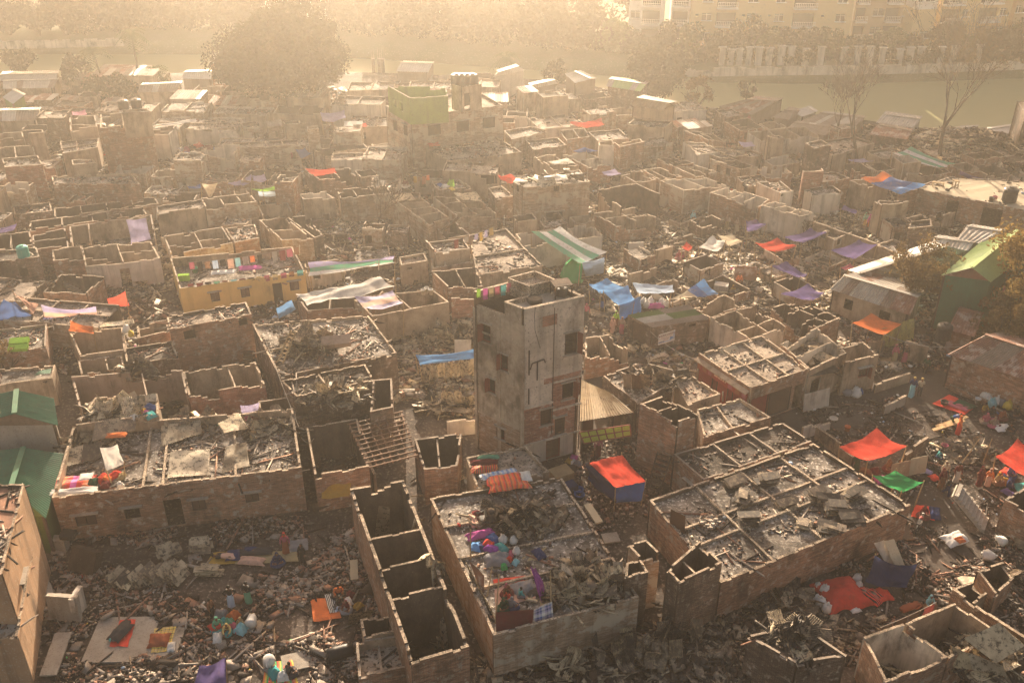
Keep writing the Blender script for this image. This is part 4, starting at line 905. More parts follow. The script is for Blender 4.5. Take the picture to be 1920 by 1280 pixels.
R('narrow concrete room right of the plastic bags', '258 634 318 620 312 599 256 608', 3.0, inn='plaster', out='brick')
R('ash-filled room below the narrow concrete room', '238 684 334 668 322 638 232 653', 3.0, 's', out='darkbrick', floor='ashdark', deb=3)
R('two white-trimmed closets below the bag room', '152 702 234 689 228 664 146 676', 2.6, inn='plaster', us=(.6,))
R('sheet-covered rooms at the left edge below the blue tent', '-12 662 86 650 88 607 -12 618', 2.8, 's', floor='ash', deb=4)
R('brick room full of leaves and tin at the left edge', '-12 722 98 708 104 684 -12 692', 2.6, 's', floor='ash', deb=4, out='plaster')
# ---- left middle
R('long flat roof with timber heap behind the blank brick house', '524 706 744 661 690 590 473 607', 4.2, 's', out='darkbrick', floor='ash', deb=3, us=())
R('two-bay charred roof carrying a mound of twisted tin', '556 743 701 712 684 681 527 713', 4.1, 's', out='darkbrick', us=(.42,), floor='ashdark')
R('smoke-patterned plaster house with dishes on a shelf, left of the tower', '697 593 842 566 812 543 663 556', 3.5, inn='plaster', out='plaster', us=(.5,), jag=.05)
R('brick rooms under the big white tarpaulin', '576 583 690 574 735 527 556 556', 3.3, inn='sooty', out='brick', us=(.35, .7))
R('rooms with square brick piers left of the tower top', '840 538 905 537 896 500 809 508', 3.3, inn='sooty', out='brick', us=(.5,), ruin=.3)
R('yellow-painted house with green shutters and a clothes-strung brick parapet', '337 541 572 509 548 462 319 484', 3.7, 's', out='yellow', floor='ash', curb=.9, deb=1,
 win=[(0, .26, .8, 1.1, 1.0, 'c'), (0, .50, .8, 1.1, 1.0, 'c'), (0, .76, .85, .1, 2.0, 'd'), (0, .90, .85, 1.1, 1.0, 'c')])
R('four brick rooms behind the clothes parapet', '321 478 436 455 417 425 307 442', 3.0, us=(.5,), vs=(.5,), out='palebrick', inn='plaster')
R('slab of littered roof right of the four brick rooms', '440 455 486 446 478 420 422 428', 3.0, 's', floor='ashlight', deb=3)
R('white-faced ruin with four rooms beside the hanging lilac sheet', '160 500 300 484 283 452 152 462', 3.6, inn='plaster', out='white', us=(.5,), vs=(.5,), win=[(0, .5, .9, .1, 2, 'h')])
R('square room with ash floor left of the white-faced ruin', '99 489 158 480 152 459 97 468', 3.2, inn='plaster', floor='ash')
R('deep double room under the long grid wall, far left', '62 468 128 459 122 427 60 440', 3.2, inn='sooty', vs=(.5,))
R('shadowed rooms left of the deep double room', '-16 470 60 459 56 434 -12 440', 3.2, inn='sooty', us=(.45,))
R('roof edge carrying the teal water tank', '-18 492 74 481 68 462 -18 470', 3.8, 's', out='darkbrick', floor='ashdark', win=[(0, .6, .8, 1.1, .8, 'h')])
R('open court with mounded tin left of the hanging lilac sheet', '132 455 290 436 284 402 130 424', 3.0, inn='plaster', out='white', us=(.22,), eh=[1.2, 3, 3, 3])
R('first long row of four narrow cells, left', '54 430 276 402 268 388 56 415', 3.0, inn='sooty', us=(.27, .53, .78))
R('second long row of four narrow cells, further left', '102 407 297 381 291 369 101 391', 3.0, inn='sooty', us=(.25, .5, .75))
R('soot-filled court at the left edge below the red brick gable wall', '27 403 98 395 94 379 24 387', 2.6, 's', floor='ashdark', deb=3)
R('flat roof dusted white with dark front, left of the orange brick wall', '294 400 383 388 380 373 293 386', 3.8, 's', floor='ashlight', out='plaster')
R('orange brick front with two open rooms, left centre', '385 388 482 378 468 362 377 371', 4.2, out='palebrick', inn='plaster', us=(.35, .7))
R('pair of slanting rooms behind the four brick rooms', '529 450 587 448 535 407 485 412', 3.3, inn='plaster', out='palebrick', vs=(.45,))
R('crumbling room right of the slanting pair', '590 446 606 440 572 404 538 407', 3.2, inn='sooty', out='darkbrick', ruin=.6)
R('rubble court in front of the striped white and green awning', '520 476 640 468 650 440 610 436', 1.0, inn='sooty', eh=[.3, .8, 1.2, .6], deb=3, ruin=.5)
R('tiny white-topped hut right of the rubble court', '752 497 802 488 795 474 748 482', 3.0, 's', out='plaster', floor='ashlight', win=[(0, .3, .5, 1.6, .4, 'h')])
R('slab of roof held on a dark porch in the centre', '817 474 881 466 868 446 802 454', 4.2, 's', out='plaster', floor='ash', us=(), deb=2)
R('white inner room below the dark porch slab', '810 503 894 490 882 475 808 484', 2.8, inn='white', out='plaster', us=(.3,))
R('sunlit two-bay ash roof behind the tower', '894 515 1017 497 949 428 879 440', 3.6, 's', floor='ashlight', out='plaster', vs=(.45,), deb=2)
R('long lane house of four cells with a tall left wall, centre', '804 420 843 408 790 371 733 371', 4.4, inn='plaster', out='palebrick', vs=(.3, .55, .8))
R('eight cells behind the long lane house, centre', '857 405 932 401 893 368 811 369', 3.4, inn='plaster', us=(.5,), vs=(.35, .7))
R('cells with a fallen timber in front of the lane house', '840 447 882 440 850 412 808 418', 3.2, inn='sooty', vs=(.5,), ruin=.3)
R('two-storey brick house with plaster ground floor beside the striped green awning', '980 350 1106 341 1087 318 962 339', 7.6, 'o', out='palebrick', inn='sooty', fl=5.0, us=(.5,), band=('plaster', 2.9), top='backlit_coping',
 win=[(0, .50, .6, 4.3, .9, 'w'), (0, .75, .5, 5, .5, 'h'), (0, .48, 1.8, .9, 1.1, 'w'), (3, .5, .5, 4.2, .9, 'w')])
R('large room with a fallen front and smoked back wall, centre right', '1165 389 1239 364 1192 343 1122 355', 4.6, inn='sooty', out='plaster', eh=[.5, 4.6, 4.6, 4.6])
R('low house of four cells in front of the smoked back wall', '1155 421 1232 408 1190 388 1113 400', 3.0, us=(.5,), vs=(.5,), inn='plaster', out='brick')
# ---- centre right, middle distance
R('narrow two-cell ruin with plaster end wall, centre distance', '1036 314 1086 310 1042 289 1000 293', 4.0, vs=(.5,), inn='plaster', out='plaster')
R('wide ruin with bright inner walls right of the two-cell ruin', '1103 314 1146 307 1101 285 1055 289', 3.6, inn='white', out='brick', vs=(.5,))
R('plain roofless room under the small lilac sheet', '1194 341 1231 337 1199 318 1164 326', 3.6, inn='plaster')
R('plain roofless room right of the small lilac sheet', '1237 337 1279 331 1238 314 1205 318', 3.6, inn='plaster', us=(.4,))
R('orange brick ended house with a white inner wall, centre right', '1283 357 1364 348 1318 331 1237 338', 4.4, out='palebrick', inn='white', us=(.5,))
R('small dark-ended cell in the centre right haze', '1263 312 1301 306 1262 293 1231 298', 3.4, inn='sooty', us=(.5,))
R('low cell in front of the small dark-ended cell', '1304 331 1345 322 1301 308 1265 313', 3.4, inn='plaster', us=(.5,))
R('plaster house with square windows and a smoke-black end', '1391 317 1421 312 1365 294 1331 298', 3.8, out='palebrick', inn='sooty', vs=(.4, .7), win=[(3, .3, .6, 1.2, .9, 'h'), (3, .6, .6, 1.2, .9, 'h')])
R('long brick-faced row with white stepped rooms, right centre', '1422 387 1443 374 1366 350 1330 361', 4.2, out='brick', inn='white', vs=(.3, .55, .78))
R('bright white row of three rooms above the people in pink', '1499 404 1526 399 1453 376 1427 385', 4.4, out='white', inn='white', vs=(.33, .66), win=[(0, .55, .6, 1.2, .8, 'h')])
R('rubble-topped white block right of the stepped rooms', '1463 362 1488 358 1462 338 1418 342', 4.6, 's', out='white', floor='ashlight', deb=4)
R('twin upright white wall slabs standing over the debris', '1511 346 1537 340 1534 336 1508 342', 3.2, 'o', out='white', inn='white', part=False)
R('brick building with turret and dusty roof, right of centre', '1540 342 1592 334 1566 322 1508 321', 4.4, 's', out='brick', floor='ashlight')
R('square brick turret on the dusty-roofed building', '1507 322 1545 321 1541 315 1505 316', 6.4, 'o', out='redbrick', inn='redbrick')
R('open house under the blue and orange tarpaulin, right', '1628 348 1667 343 1636 332 1593 339', 4.4, inn='plaster', out='plaster', us=(.5,), win=[(1, .5, .8, .1, 2., 'h')])
R('white concrete booth with a broken awning slab, right', '1640 384 1668 387 1678 378 1648 375', 3.2, 's', out='white', floor='ashdark', win=[(0, .3, .9, .1, 2., 'h')])
R('tall smoke-black brick block in the right distance', '1526 277 1558 272 1540 262 1509 268', 7.2, 's', out='darkbrick', floor='ash')
R('scorched water cistern raised on walls, right distance', '1443 258 1471 255 1459 250 1437 253', 6.0, 'o', out='plaster', inn='sooty')
R('flat roof with dark brush heap left of the forked bare tree', '1562 292 1640 268 1602 256 1512 268', 4.0, 's', out='plaster', floor='ashlight', deb=3, win=[(0, .4, 1, .1, 2.2, 'h')])
R('broad flat roof in front of the small red and white awning', '1352 297 1431 288 1390 275 1285 272', 3.6, 's', floor='ash', us=(.33, .66), vs=(.5,), deb=2)
R('diagonal low house with dark openings, right distance', '1330 262 1362 268 1336 250 1282 243', 4.0, inn='sooty', us=(.5,), win=[(3, .3, .6, .8, .9, 'h'), (3, .6, .6, .8, .9, 'h')])
R('white low house with rubbly flat roof, centre right distance', '1310 290 1350 284 1322 266 1280 266', 3.8, 's', out='white', floor='ashlight', deb=3)
R('cream flat-roofed building with a black water tank, right edge', '1721 353 1990 408 2010 345 1780 331', 4.3, 's', out='brick', floor='cream', curb=.08, th=.25, deb=.3, us=(), win=[(0, .27, 1.2, .1, 2.3, 'h'), (0, .55, 2.0, .1, 2.3, 'h')])
R('brick room with a pale tank top below the cream-roofed building', '1703 428 1748 424 1746 411 1707 415', 4.4, 's', out='darkbrick', floor='ash')
R('roofless court between the blue and orange tarpaulin and the cream roof', '1688 352 1722 350 1776 330 1700 324', 4.2, inn='plaster', eh=[3.6, 4.2, 4.2, 4.2])
# ---- left distance
R('three-storey brick house with open top floor, far left', '187 240 283 231 276 209 188 214', 6.6, 'o', raw=True, out='brick', inn='plaster', fl=5.6, us=(.45,))
R('stair house with water drums on the three-storey house', '229 212 281 208 277 203 227 206', 8.6, 's', raw=True, out='plaster', floor='concrete', part=False, deb=.2, z0=5.6)
R('windowless red brick gable house at the far left', '9 314 80 308 71 291 3 297', 6.4, 's', out='redbrick', floor='ash', deb=2)
R('long brick house with a debris-strewn roof, far left', '100 344 262 345 245 325 96 330', 4.4, 's', out='brick', floor='ash', deb=3)
R('small plaster hut with a roof slab standing on the long brick house', '136 309 180 305 173 297 134 300', 6.0, 's', out='plaster', floor='ashlight', win=[(0, .4, .6, 1.2, .8, 'h')])
R('half-collapsed row of rooms behind the plaster hut', '117 288 183 276 186 258 112 266', 4.6, 's', out='plaster', floor='ash', us=(.4,), vs=(.5,))
R('bare-shelved room left of the three-storey house', '130 240 182 237 178 216 130 219', 6.4, 'o', out='plaster', inn='plaster', vs=(.5,))
R('tall pale cubicle ruin at the far left', '54 250 82 248 80 243 50 244', 6.0, 'o', out='plaster', inn='sooty')
R('broad low ruin at the left edge beneath the grey tin house', '-14 262 44 257 42 247 -12 250', 3.8, inn='plaster')
R('burnt court of broken walls at the left edge, above the brick gable', '-10 298 66 290 62 272 -10 276', 3.4, inn='plaster', ruin=.6, us=(.5,), deb=3)
R('row of vaulted tin-roofed rooms in the left distance', '441 278 562 271 557 262 434 268', 4.2, 's', out='palebrick', floor='ashlight', us=(.25, .5, .75), win=[(0, t, .6, 1, .8, 'h') for t in (.15, .4, .62, .88)])
R('small room with a blue scrap on its roof, left distance', '458 240 492 237 479 227 452 232', 4.0, 's', out='palebrick', floor='ash', win=[(0, .6, .5, 1.1, .8, 'h')])
R('tin-capped hut right of the blue-scrap room', '503 238 530 235 526 226 499 230', 4.0, 't', out='palebrick', floor=('tin', 'browntin'), win=[(0, .6, .6, 1.1, .9, 'h')])
R('pale box of a room right of the tin-capped hut', '535 233 562 232 561 225 529 226', 5.0, 'o', out='plaster', inn='sooty')
R('slim burnt tower block in the left distance', '577 243 598 241 596 235 575 237', 7.4, 's', out='palebrick', floor='ash')
R('white hut with a dark window slot, left distance', '410 249 443 246 440 237 408 240', 4.2, 's', out='white', floor='ashlight', win=[(0, .5, .8, 1.4, .5, 'h')])
R('wide dark-fronted ruin under a small pink sheet, left of the green house', '608 288 690 277 681 268 586 278', 3.8, inn='sooty', us=(.4,))
R('dark room below the red tarpaulin, centre left distance', '598 336 668 329 655 313 570 317', 4.0, inn='sooty', out='darkbrick', us=(.55,))
R('open cell right of the dark red-covered room', '676 332 712 329 698 317 664 320', 3.8, inn='sooty')
R('long orange brick wall house in the centre left', '640 371 735 362 722 346 632 356', 4.6, out='palebrick', inn='sooty', us=(.3, .65))
R('open pale room left of the orange brick wall house', '569 374 628 369 612 358 562 364', 4.0, inn='white', out='plaster')
R('low courtyard ruin between the lime sheet and the orange wall', '492 404 548 398 540 380 482 384', 2.6, inn='plaster', deb=2, eh=[.6, 2.6, 2.6, 2.6])
R('roofless pair behind the blue and white banner sheet', '412 371 470 366 462 354 412 358', 3.4, inn='plaster', us=(.5,))
# ---- centre distance
gh = R('weathered two-storey house carrying a green painted storey', '771 219 943 197 892 168 723 198', 6.6, 's', raw=True, out='palebrick', floor='ashlight', curb=.3, deb=1, jag=.03, win=[(0, .24, 1.6, 3.9, 1.4, 'w'), (0, .55, 1.6, 3.9, 1.4, 'w'), (0, .84, 1.6, 3.9, 1.4, 'w'), (3, .35, .9, 3.9, 1.4, 'w'), (3, .75, .8, 3.9, 1.4, 'w')])
R('flat roof heaped with scorched sheets below the green-storeyed house', '845 303 978 285 930 256 773 260', 4.0, 's', out='plaster', floor='ashlight', deb=3)
R('white hut with two dark windows left of the heaped roof', '699 275 734 272 731 268 696 270', 4.4, 's', out='white', floor='ash', win=[(0, .3, .6, 1, .9, 'h'), (0, .75, .6, 1, .9, 'h')])
R('littered slab under the bright green sheet, centre distance', '822 357 884 351 860 336 808 339', 4.0, 's', floor='ash', deb=2)
R('slanting low roof row between the green sheet and the brick house', '930 372 964 366 940 348 915 353', 4.0, 's', floor='ashlight', deb=3)
R('grey brick row right of the green-storeyed house', '960 262 1025 244 995 236 945 245', 4.6, 's', out='palebrick', floor='ash')
R('charcoal-roofed house beside the red scraps, centre distance', '1000 278 1062 272 1046 258 985 263', 3.8, 's', floor='ash', deb=2)
R('pale ruin behind the narrow red and blue awning', '1064 262 1108 256 1096 240 1050 244', 4.0, 'o', inn='plaster', us=(.5,))
R('raised concrete base under the small tin house', '1177 232 1246 240 1262 228 1190 222', 4.4, 's', out='plaster', floor='ash')
R('brick-fronted hall with an open roof in the centre right distance', '1164 275 1209 266 1200 256 1150 264', 4.6, inn='plaster', out='brick')
R('whitewashed pier ruin left of the brick-fronted hall', '1124 272 1152 270 1148 262 1122 264', 6.2, 'o', inn='plaster', out='white')
# ================================================================ THE TOWER
def tower():
 h = 11.5; c = [W(983, 580, 13.3), W(1097, 555, 13.3), W(1004, 515, 13.3), W(888, 545, 13.3)]
 for v in c: v.z = h
 cen = sum(c, Vector()) / 4; cen.z = 0
 root = thing('tall_tower', uniq('narrow four-storey concrete and brick tower with soot stains, tallest building in the middle'), 'tower', cen); FOOT.append([v.xy.copy() for v in c])
 th = .22; L0 = (c[1] - c[0]).length; L3 = (c[0] - c[3]).length
 def face(e, z0, z1, mat, ops, off=0., trim=(0, 0)):
  a, b_ = c[e].copy(), c[(e + 1) % 4].copy(); d = (b_ - a).normalized(); L = (b_ - a).length
  inw = (cen - (a + b_) / 2); inw.z = 0; nn = (inw - d * inw.dot(d)).normalized(); a = a + nn * off + d * trim[0]; b_ = b_ + nn * off - d * trim[1]
  mb = MB(); wall(mb, a, b_, inw, th, z0, z1, [(t * L - w_ / 2 - trim[0], t * L + w_ / 2 - trim[0], za, zb) for t, w_, za, zb in ops], 0., (0, 1, 2), 2.)
  return mb.build('wall', [M[mat], M['sooty'], M['backlit_coping']], root)
 WR = [(.79, .95, 7.75, 9.2), (.76, .85, 4.55, 5.7), (.39, .85, 3.0, 4.15), (.64, .8, 2.0, 3.25), (.56, 1.15, .05, 1.95)]
 WL = [(.24, .8, 8.3, 9.5), (.60, .7, 6.8, 7.9), (.34, .65, 4.8, 5.8), (.52, .75, 1.6, 2.4)]
 face(0, 0, 1.75, 'white', WR, .28, (.3, .3)); face(0, 1.754, 4.6, 'redbrick', [o for o in WR[2:4]] + [], .0, (0, .45)); face(0, 4.604, 6.0, 'redbrick', [WR[1]], 0.); face(0, 6.004, h, 'towerp', WR[:1])
 # plaster field over the left half of the brick storeys
 mb = MB(); d = (c[1] - c[0]).normalized(); nn = (cen - (c[0] + c[1]) / 2); nn.z = 0; nn = (nn - d * nn.dot(d)).normalized(); rz = math.atan2(d.y, d.x)
 p = c[0] + d * L0 * .24 - nn * .012; mb.box(Vector((p.x, p.y, 5.3)), L0 * .48, .03, 1.38, rz); mb.build('plaster_patch', M['towerp'], root)
 mb = MB(); p = c[0] + d * L0 * .66 - nn * .012; mb.box(Vector((p.x, p.y, 5.15 + 1.05)), L0 * .64, .03, .36, rz); mb.build('brick_patch', M['redbrick'], root)
 mb = MB(); p = c[0] + d * L0 * .42 - nn * .010; mb.box(Vector((p.x, p.y, 10.4)), 1.1, .03, .7, rz); mb.build('brick_patch', M['redbrick'], root)
 mb = MB(); p = c[0] + d * L0 * .63 - nn * .012; mb.box(Vector((p.x, p.y, 2.55)), L0 * .34, .03, 1.4, rz)
 face(3, 0, 3.0, 'palebrick', WL[3:], 0, (th, th)); face(3, 3.004, h - .9, 'towerbrown', WL[:3], 0, (th, th)); face(2, 0, h, 'towerp', []); face(1, 0, h, 'towerp', [(.5, .8, 7.9, 9.1), (.5, .8, 4.9, 6.0)], 0, (th, th))
 mb = MB(); q = lerp(c[3], c[0], .62); wall(mb, q, c[0] - (c[0] - c[3]).normalized() * th, cen - q, th, h - .896, h, (), 0, (0, 1, 2)); mb.build('parapet', [M['towerbrown'], M['sooty'], M['backlit_coping']], root)
 mb = MB()
 for z in (2.95, 6.0, 8.9): mb.box(Vector((*(lerp(c[3], c[0], .5)).xy, z)) - (c[1] - c[0]).normalized() * .015, .06, L3 - .3, .12, math.atan2((c[0] - c[3]).y, (c[0] - c[3]).x) - pi / 2)
 mb.build('floor_band', M['towerbrown'], root); mb = MB()
 for z, a_, b2 in ((6.0, .5, 1.), (4.62, 0, .5), (3.98, .5, 1), (1.86, 0, 1)): pc_ = lerp(c[0], c[1], (a_ + b2) / 2) - nn * .05; mb.box(Vector((pc_.x, pc_.y, z)), L0 * (b2 - a_), .14, .1, rz)
 mb.build('floor_ledge', M['towerp'], root)
 mb = MB()
 for t in (.0, .5, 1.0):
  p = lerp(c[3], c[0], .02 + t * .96); mb.box(Vector((p.x, p.y, h / 2 - .5)) - (c[1] - c[0]).normalized() * .02, .08, .3, h - 1.2, math.atan2((c[0] - c[3]).y, (c[0] - c[3]).x) - pi / 2)
 mb.build('pilaster', M['towerbrown'], root)
 for e, lst in ((0, WR), (3, WL)):
  a, b_ = c[e], c[(e + 1) % 4]; d = (b_ - a).normalized(); n_ = cen - (a + b_) / 2; n_.z = 0; n_ = (n_ - d * n_.dot(d)).normalized(); rz = math.atan2(d.y, d.x)
  for k, (t, w_, za, zb) in enumerate(lst):
   off = .4 if za < .1 else .1; pc = Vector((*(lerp(a, b_, t)).xy, (za + zb) / 2)) + n_ * off; mb = MB(); zh = zb - za
   for s_ in (-1, 1): mb.box(pc + d * s_ * (w_ / 2 - .04), .07, .09, zh - .01, rz)
   for s_ in (-1, 1): mb.box(pc + Vector((0, 0, s_ * (zh / 2 - .04))), w_ - .15, .088, .07, rz)
   if not za < .1:
    for zz in (za - .05, zb + .1): m5 = MB(); m5.box(Vector((*(lerp(a, b_, t)).xy, zz)) - n_ * .06, w_ + .3, .16, .08, rz); m5.build('window_sill', M['concrete'], root)
   door = za < .1; wi = mb.build('door' if door else 'window', M['iron' if e == 0 and not door else 'shutred'], root); mb = MB()
   if door:
    for j in range(2):
     for i in range(3): mb.box(pc + d * (j - .5) * w_ * .45 + Vector((0, 0, (i - 1) * zh * .31)), w_ * .38, .05, zh * .26, rz)
    mb.box(pc + n_ * .02, w_ - .15, .03, zh - .15, rz); mb.build('door_panel', M['brownshut'], wi)
   else:
    for i in range(6): mb.box(pc + d * (w_ - .2) * ((i + .5) / 6 - .5), .022, .02, zh - .15, rz)
    for i in range(5): mb.box(pc + Vector((0, 0, (zh - .2) * ((i + .5) / 5 - .5))), w_ - .16, .018, .02, rz)
    mb.build('window_bars', M['iron'], wi)
    if (e == 0 and k < 2) or (e == 3 and k < 3):
     mb = MB(); hp = lerp(a, b_, t) - n_ * (.02 + w_ * .22); mb.box(Vector((hp.x, hp.y, pc.z)) + d * (w_ / 2 + (.12 if e == 0 else -w_)), .03, w_ * .46, zh, rz + (.5 if e == 0 else -.3)); mb.build('shutter', M['shutred'], wi)
    elif e == 0:
     mb = MB()
     for i in range(4): mb.box(pc + n_ * .05 + d * (w_ - .2) * ((i + .5) / 4 - .5), w_ / 5, .03, zh - .16, rz)
     mb.build('shutter', M['brownshut'], wi)
 # roof: slab with curbs, a raised cistern, an open well with bars
 q = [lerp(c[i], cen + Vector((0, 0, h)), .07) for i in range(4)]
 m1 = lerp(q[3], q[0], .60); m2 = lerp(q[2], q[1], .0)
 mb = MB(); z = h - .3; f = lambda p, zz: Vector((p.x, p.y, zz))
 A, B_, C_, D_ = lerp(q[0], q[1], 0), q[1], q[2], lerp(q[3], q[2], .42); E_ = lerp(lerp(q[0], q[3], .42), lerp(q[1], q[2], .42), .42); F_ = lerp(q[0], q[3], .42)
 mb.quad([f(F_, z), f(A, z), f(B_, z), f(lerp(q[1], q[2], .42), z)], 0, ); mb.quad([f(E_, z), f(lerp(q[1], q[2], .42), z), f(C_, z), f(D_, z)], 0); mb.build('roof_slab', M['concrete'], root)
 mb = MB(); mb.quad([f(q[0], h - 3), f(q[1], h - 3), f(q[2], h - 3), f(q[3], h - 3)]); mb.build('floor', M['ashdark'], root)
 for z in (2.9, 5.9): mb = MB(); mb.quad([f(v, z) for v in q]); mb.build('floor', M['ashdark'], root)
 mb = MB(); wall(mb, F_, E_, A - F_, .18, h - .5, h - .02, (), 0, (2, 2, 2)); mb.build('roof_beam', [M['towerp'], M['sooty'], M['backlit_coping']], root)
 mb = MB(); wall(mb, E_, D_, B_ - E_, .18, h - .5, h - .02, (), 0, (2, 2, 2)); mb.build('roof_beam', [M['towerp'], M['sooty'], M['backlit_coping']], root)
 mb = MB(); P4 = [lerp(lerp(q[0], q[3], a), lerp(q[1], q[2], a), b_) for a, b_ in ((.50, .50), (.50, .97), (.97, .97), (.97, .50))]
 for i in range(4): wall(mb, P4[i], P4[(i + 1) % 4], cen - (P4[i] + P4[(i + 1) % 4]) / 2, .14, h - .3, h + .45, (), 0, (2, 2, 2))
 mb.quad([f(p, h + .1) for p in P4], 2); mb.build('cistern', [M['towerp'], M['sooty'], M['backlit_coping']], root)
 for i in range(13):
  mb = MB(); s_ = (i + .5) / 13; a_ = lerp(F_, q[3], s_); b2 = lerp(E_, D_, s_); mb.beam(f(a_, h - .85), f(b2, h - .85), .035, .035); mb.build('roof_bar', M['iron'], root)
 # drain pipes and cables on the right face
 d = (c[1] - c[0]).normalized(); o = -nn * .07
 for t, z0, z1, r in ((.08, 7.0, 8.7, .05), (.08, 4.9, 6.0, .05), (.49, 2.2, 11.2, .03), (.98, .5, 6.0, .04)):
  mb = MB(); p = c[0] + d * L0 * t + o; mb.tube([f(p, z0), f(p, z1)], r, 6); mb.build('drain_pipe', M['iron'], root)
 mb = MB(); p = c[0] + d * L0 * .22 + o
 mb.tube([f(p - d * .55, 7.35), f(p - d * .4, 7.75), f(p, 7.8), f(p + d * .5, 7.85), f(p + d * .6, 7.6)], .045, 6); mb.tube([f(p, 7.8), f(p + Vector((0, 0, 0)), 6.5)], .05, 6); mb.build('drain_pipe', M['iron'], root)
 mb = MB(); p = c[0] + d * L0 * .16 + o
 mb.tube([f(p - nn * .1, 11.6), f(p, 10.9), f(p + d * .05, 10.0), f(p + d * .3, 9.2), f(p + d * .45, 8.7)], .02, 5); mb.build('cable', M['black'], root)
 root.scale.z = 13.3 / 11.5
 return c, 13.3, q
TC, TH, TQ = tower()
def lat(name, label, cat, c, prof, m, n=18, rib=None):
 uniq(label); mb = MB(); mb.lathe(c, prof, n); return tag(mb.build(name, M[m], smooth=False, origin=c), label, cat)
def tank(label, px, py, z, r, h, m='black'):
 c = W(px, py, z); prof = [(r * .97, 0)]
 for i in range(6): zz = h * .85 * (i + .5) / 6; prof += [(r, zz - h * .03), (r * 1.03, zz), (r, zz + h * .03)]
 prof += [(r, h * .86), (r * .8, h * .95), (r * .35, h), (r * .33, h * 1.06), (.02, h * 1.07)]
 return lat('water_tank', label, 'water tank', c, prof, m)
M['tealplastic'] = gen('teal_plastic', (.03, .34, .28), (.03, .28, .24), (.05, .22, .19), s=2, rough=.5, bump=.05)
tank('teal ribbed water tank on the roof edge at the far left', 45, 481, H(3.6, 480), .55, 1.15, 'tealplastic')
tank('black ribbed water tank standing on the cream roof', 1891, 377, H(4.3, 360), .75, 1.55)
tank('black water tank on the outhouse below the brown leafy tree', 1767, 634, 2.4, .62, 1.4)
tank('blackened melted tank lying on the tower roof, front corner', 1003, 566, TH - .3, .5, .35)
tank('blackened tank under the wooden table on the tower roof', 1052, 552, TH - .3, .45, .6)
for i, (x, y) in enumerate(((233, 201), (257, 199))): tank(['left', 'right'][i] + ' of the two black drums on the stair house roof, far left', x, y + 4, 8.4, .6, 1.1)
for i, x in enumerate((848, 858, 868, 878)): tank(['first', 'second', 'third', 'fourth'][i] + ' black tank from the left on the white stair house roof beside the green storey', x + 8, 157, 6.6 + 2.8, .7, 1.2)
def table(label, px, py, z, sx, sy, h, rz, m='wood', cat='table', name='table'):
 uniq(label); c = W(px, py, z); r = thing(name, label, cat, c, None, rz); mb = MB()
 O = Vector((0, 0, 0)); mb.box((0, 0, h), sx, sy, .06); o = mb.build('table_top', M[m], origin=O); o.parent = r
 for i in (-1, 1):
  for j in (-1, 1): mb = MB(); mb.box((i * (sx / 2 - .06), j * (sy / 2 - .06), h / 2 - .02), .07, .07, h - .03); o = mb.build('leg', M[m], origin=O); o.parent = r
table('tall wooden frame table over the tank on the tower roof', 1052, 553, TH - .3, 1.3, 1.1, .95, .3)
table('small pale stool table on the cream roof', 1758, 350, H(4.3, 360) - .08, 1.2, .5, .5, -.3, 'bamboo')
table('chair frame standing on the cream roof', 1790, 352, H(4.3, 360) - .08, .55, .55, .8, .3, 'bamboo', 'chair', 'chair')
# green storey and white stair house on the distant two-storey house
gz = 6.6
def gb(label, P, h, out, inn, kind='o', **k): return B(label, [float(x) for x in P.split()], h, kind, out=out, inn=inn, z0=gz - .1, part=False, jag=.02, fl=gz + .1 if kind == 'o' else None, **k)
gb('green-walled roofless storey set on the weathered two-storey house', '768 184 840 180 836 162 727 161', gz + 3.1, 'green', 'green', win=[(3, .3, .8, 1.0, 1.1, 'h'), (3, .6, .7, 1.0, 1.1, 'h')], name='green_storey', cat='house')
gb('white stair house beside the green storey', '866 164 903 158 884 149 846 158', gz + 3.0, 'plaster', 'sooty', 's', win=[(0, .25, .8, .1, 2.2, 'h')], name='stair_house', cat='stair house')
# ================================================================ SHEDS
T = 'tin'
shed('green gable shed with pale ridge and grey corrugated wall, left edge', [(27, 775, 6.2), (31, 730, 6.2)], [(109, 797, 4.9), (101, 746, 4.9)], [(-70, 800, 4.9), (-50, 748, 4.9)], ['greentin'], 'tin', gable='browntin', wins=())
shed('lower dark green hipped shed beside the ochre house, left edge', [(20, 915, 4.4), (44, 838, 4.4)], [(86, 971, 3.2), (120, 850, 3.2)], [(-70, 960, 3.2), (-60, 850, 3.2)], ['greentin'], 'olivetin', gable='olivetin')
shed('large shed with sun-bleached green roof under the trees, right edge', [(1822, 501, 6.6), (1908, 432, 6.6)], [(1765, 516, 5.4), (1836, 456, 5.4)], [(1858, 529, 5.4), (1960, 452, 5.4)], ['palegreentin'], 'greentin', gable='rusttin')
shed('grey rusty tin hip-roofed house with a barred window, right of centre', [(1582, 516, 3.8), (1722, 557, 3.8)], [(1555, 542, 2.5), (1706, 591, 2.5)], [(1640, 500, 2.5), (1735, 545, 2.5)], ['tin', 'rusttin', 'tin', 'browntin'], 'plaster', wins=[(0, .24, .8, 1.0, 1.0), (0, .72, 1.0, .1, 1.9)])
shed('long patched tin roof running back from the hip-roofed house', [(1612, 512, 3.6), (1776, 461, 3.6)], [(1672, 527, 2.5), (1812, 470, 2.5)], [(1590, 506, 2.5), (1750, 452, 2.5)], ['tin', 'rusttin', 'browntin', 'tin'], 'browntin')
shed('flat grey tin roof behind the long patched roof', [(1752, 445, 3.0), (1826, 455, 3.0)], [(1746, 459, 2.7), (1815, 470, 2.7)], [(1760, 440, 2.7), (1835, 450, 2.7)], ['tin', 'paletin'], 'browntin')
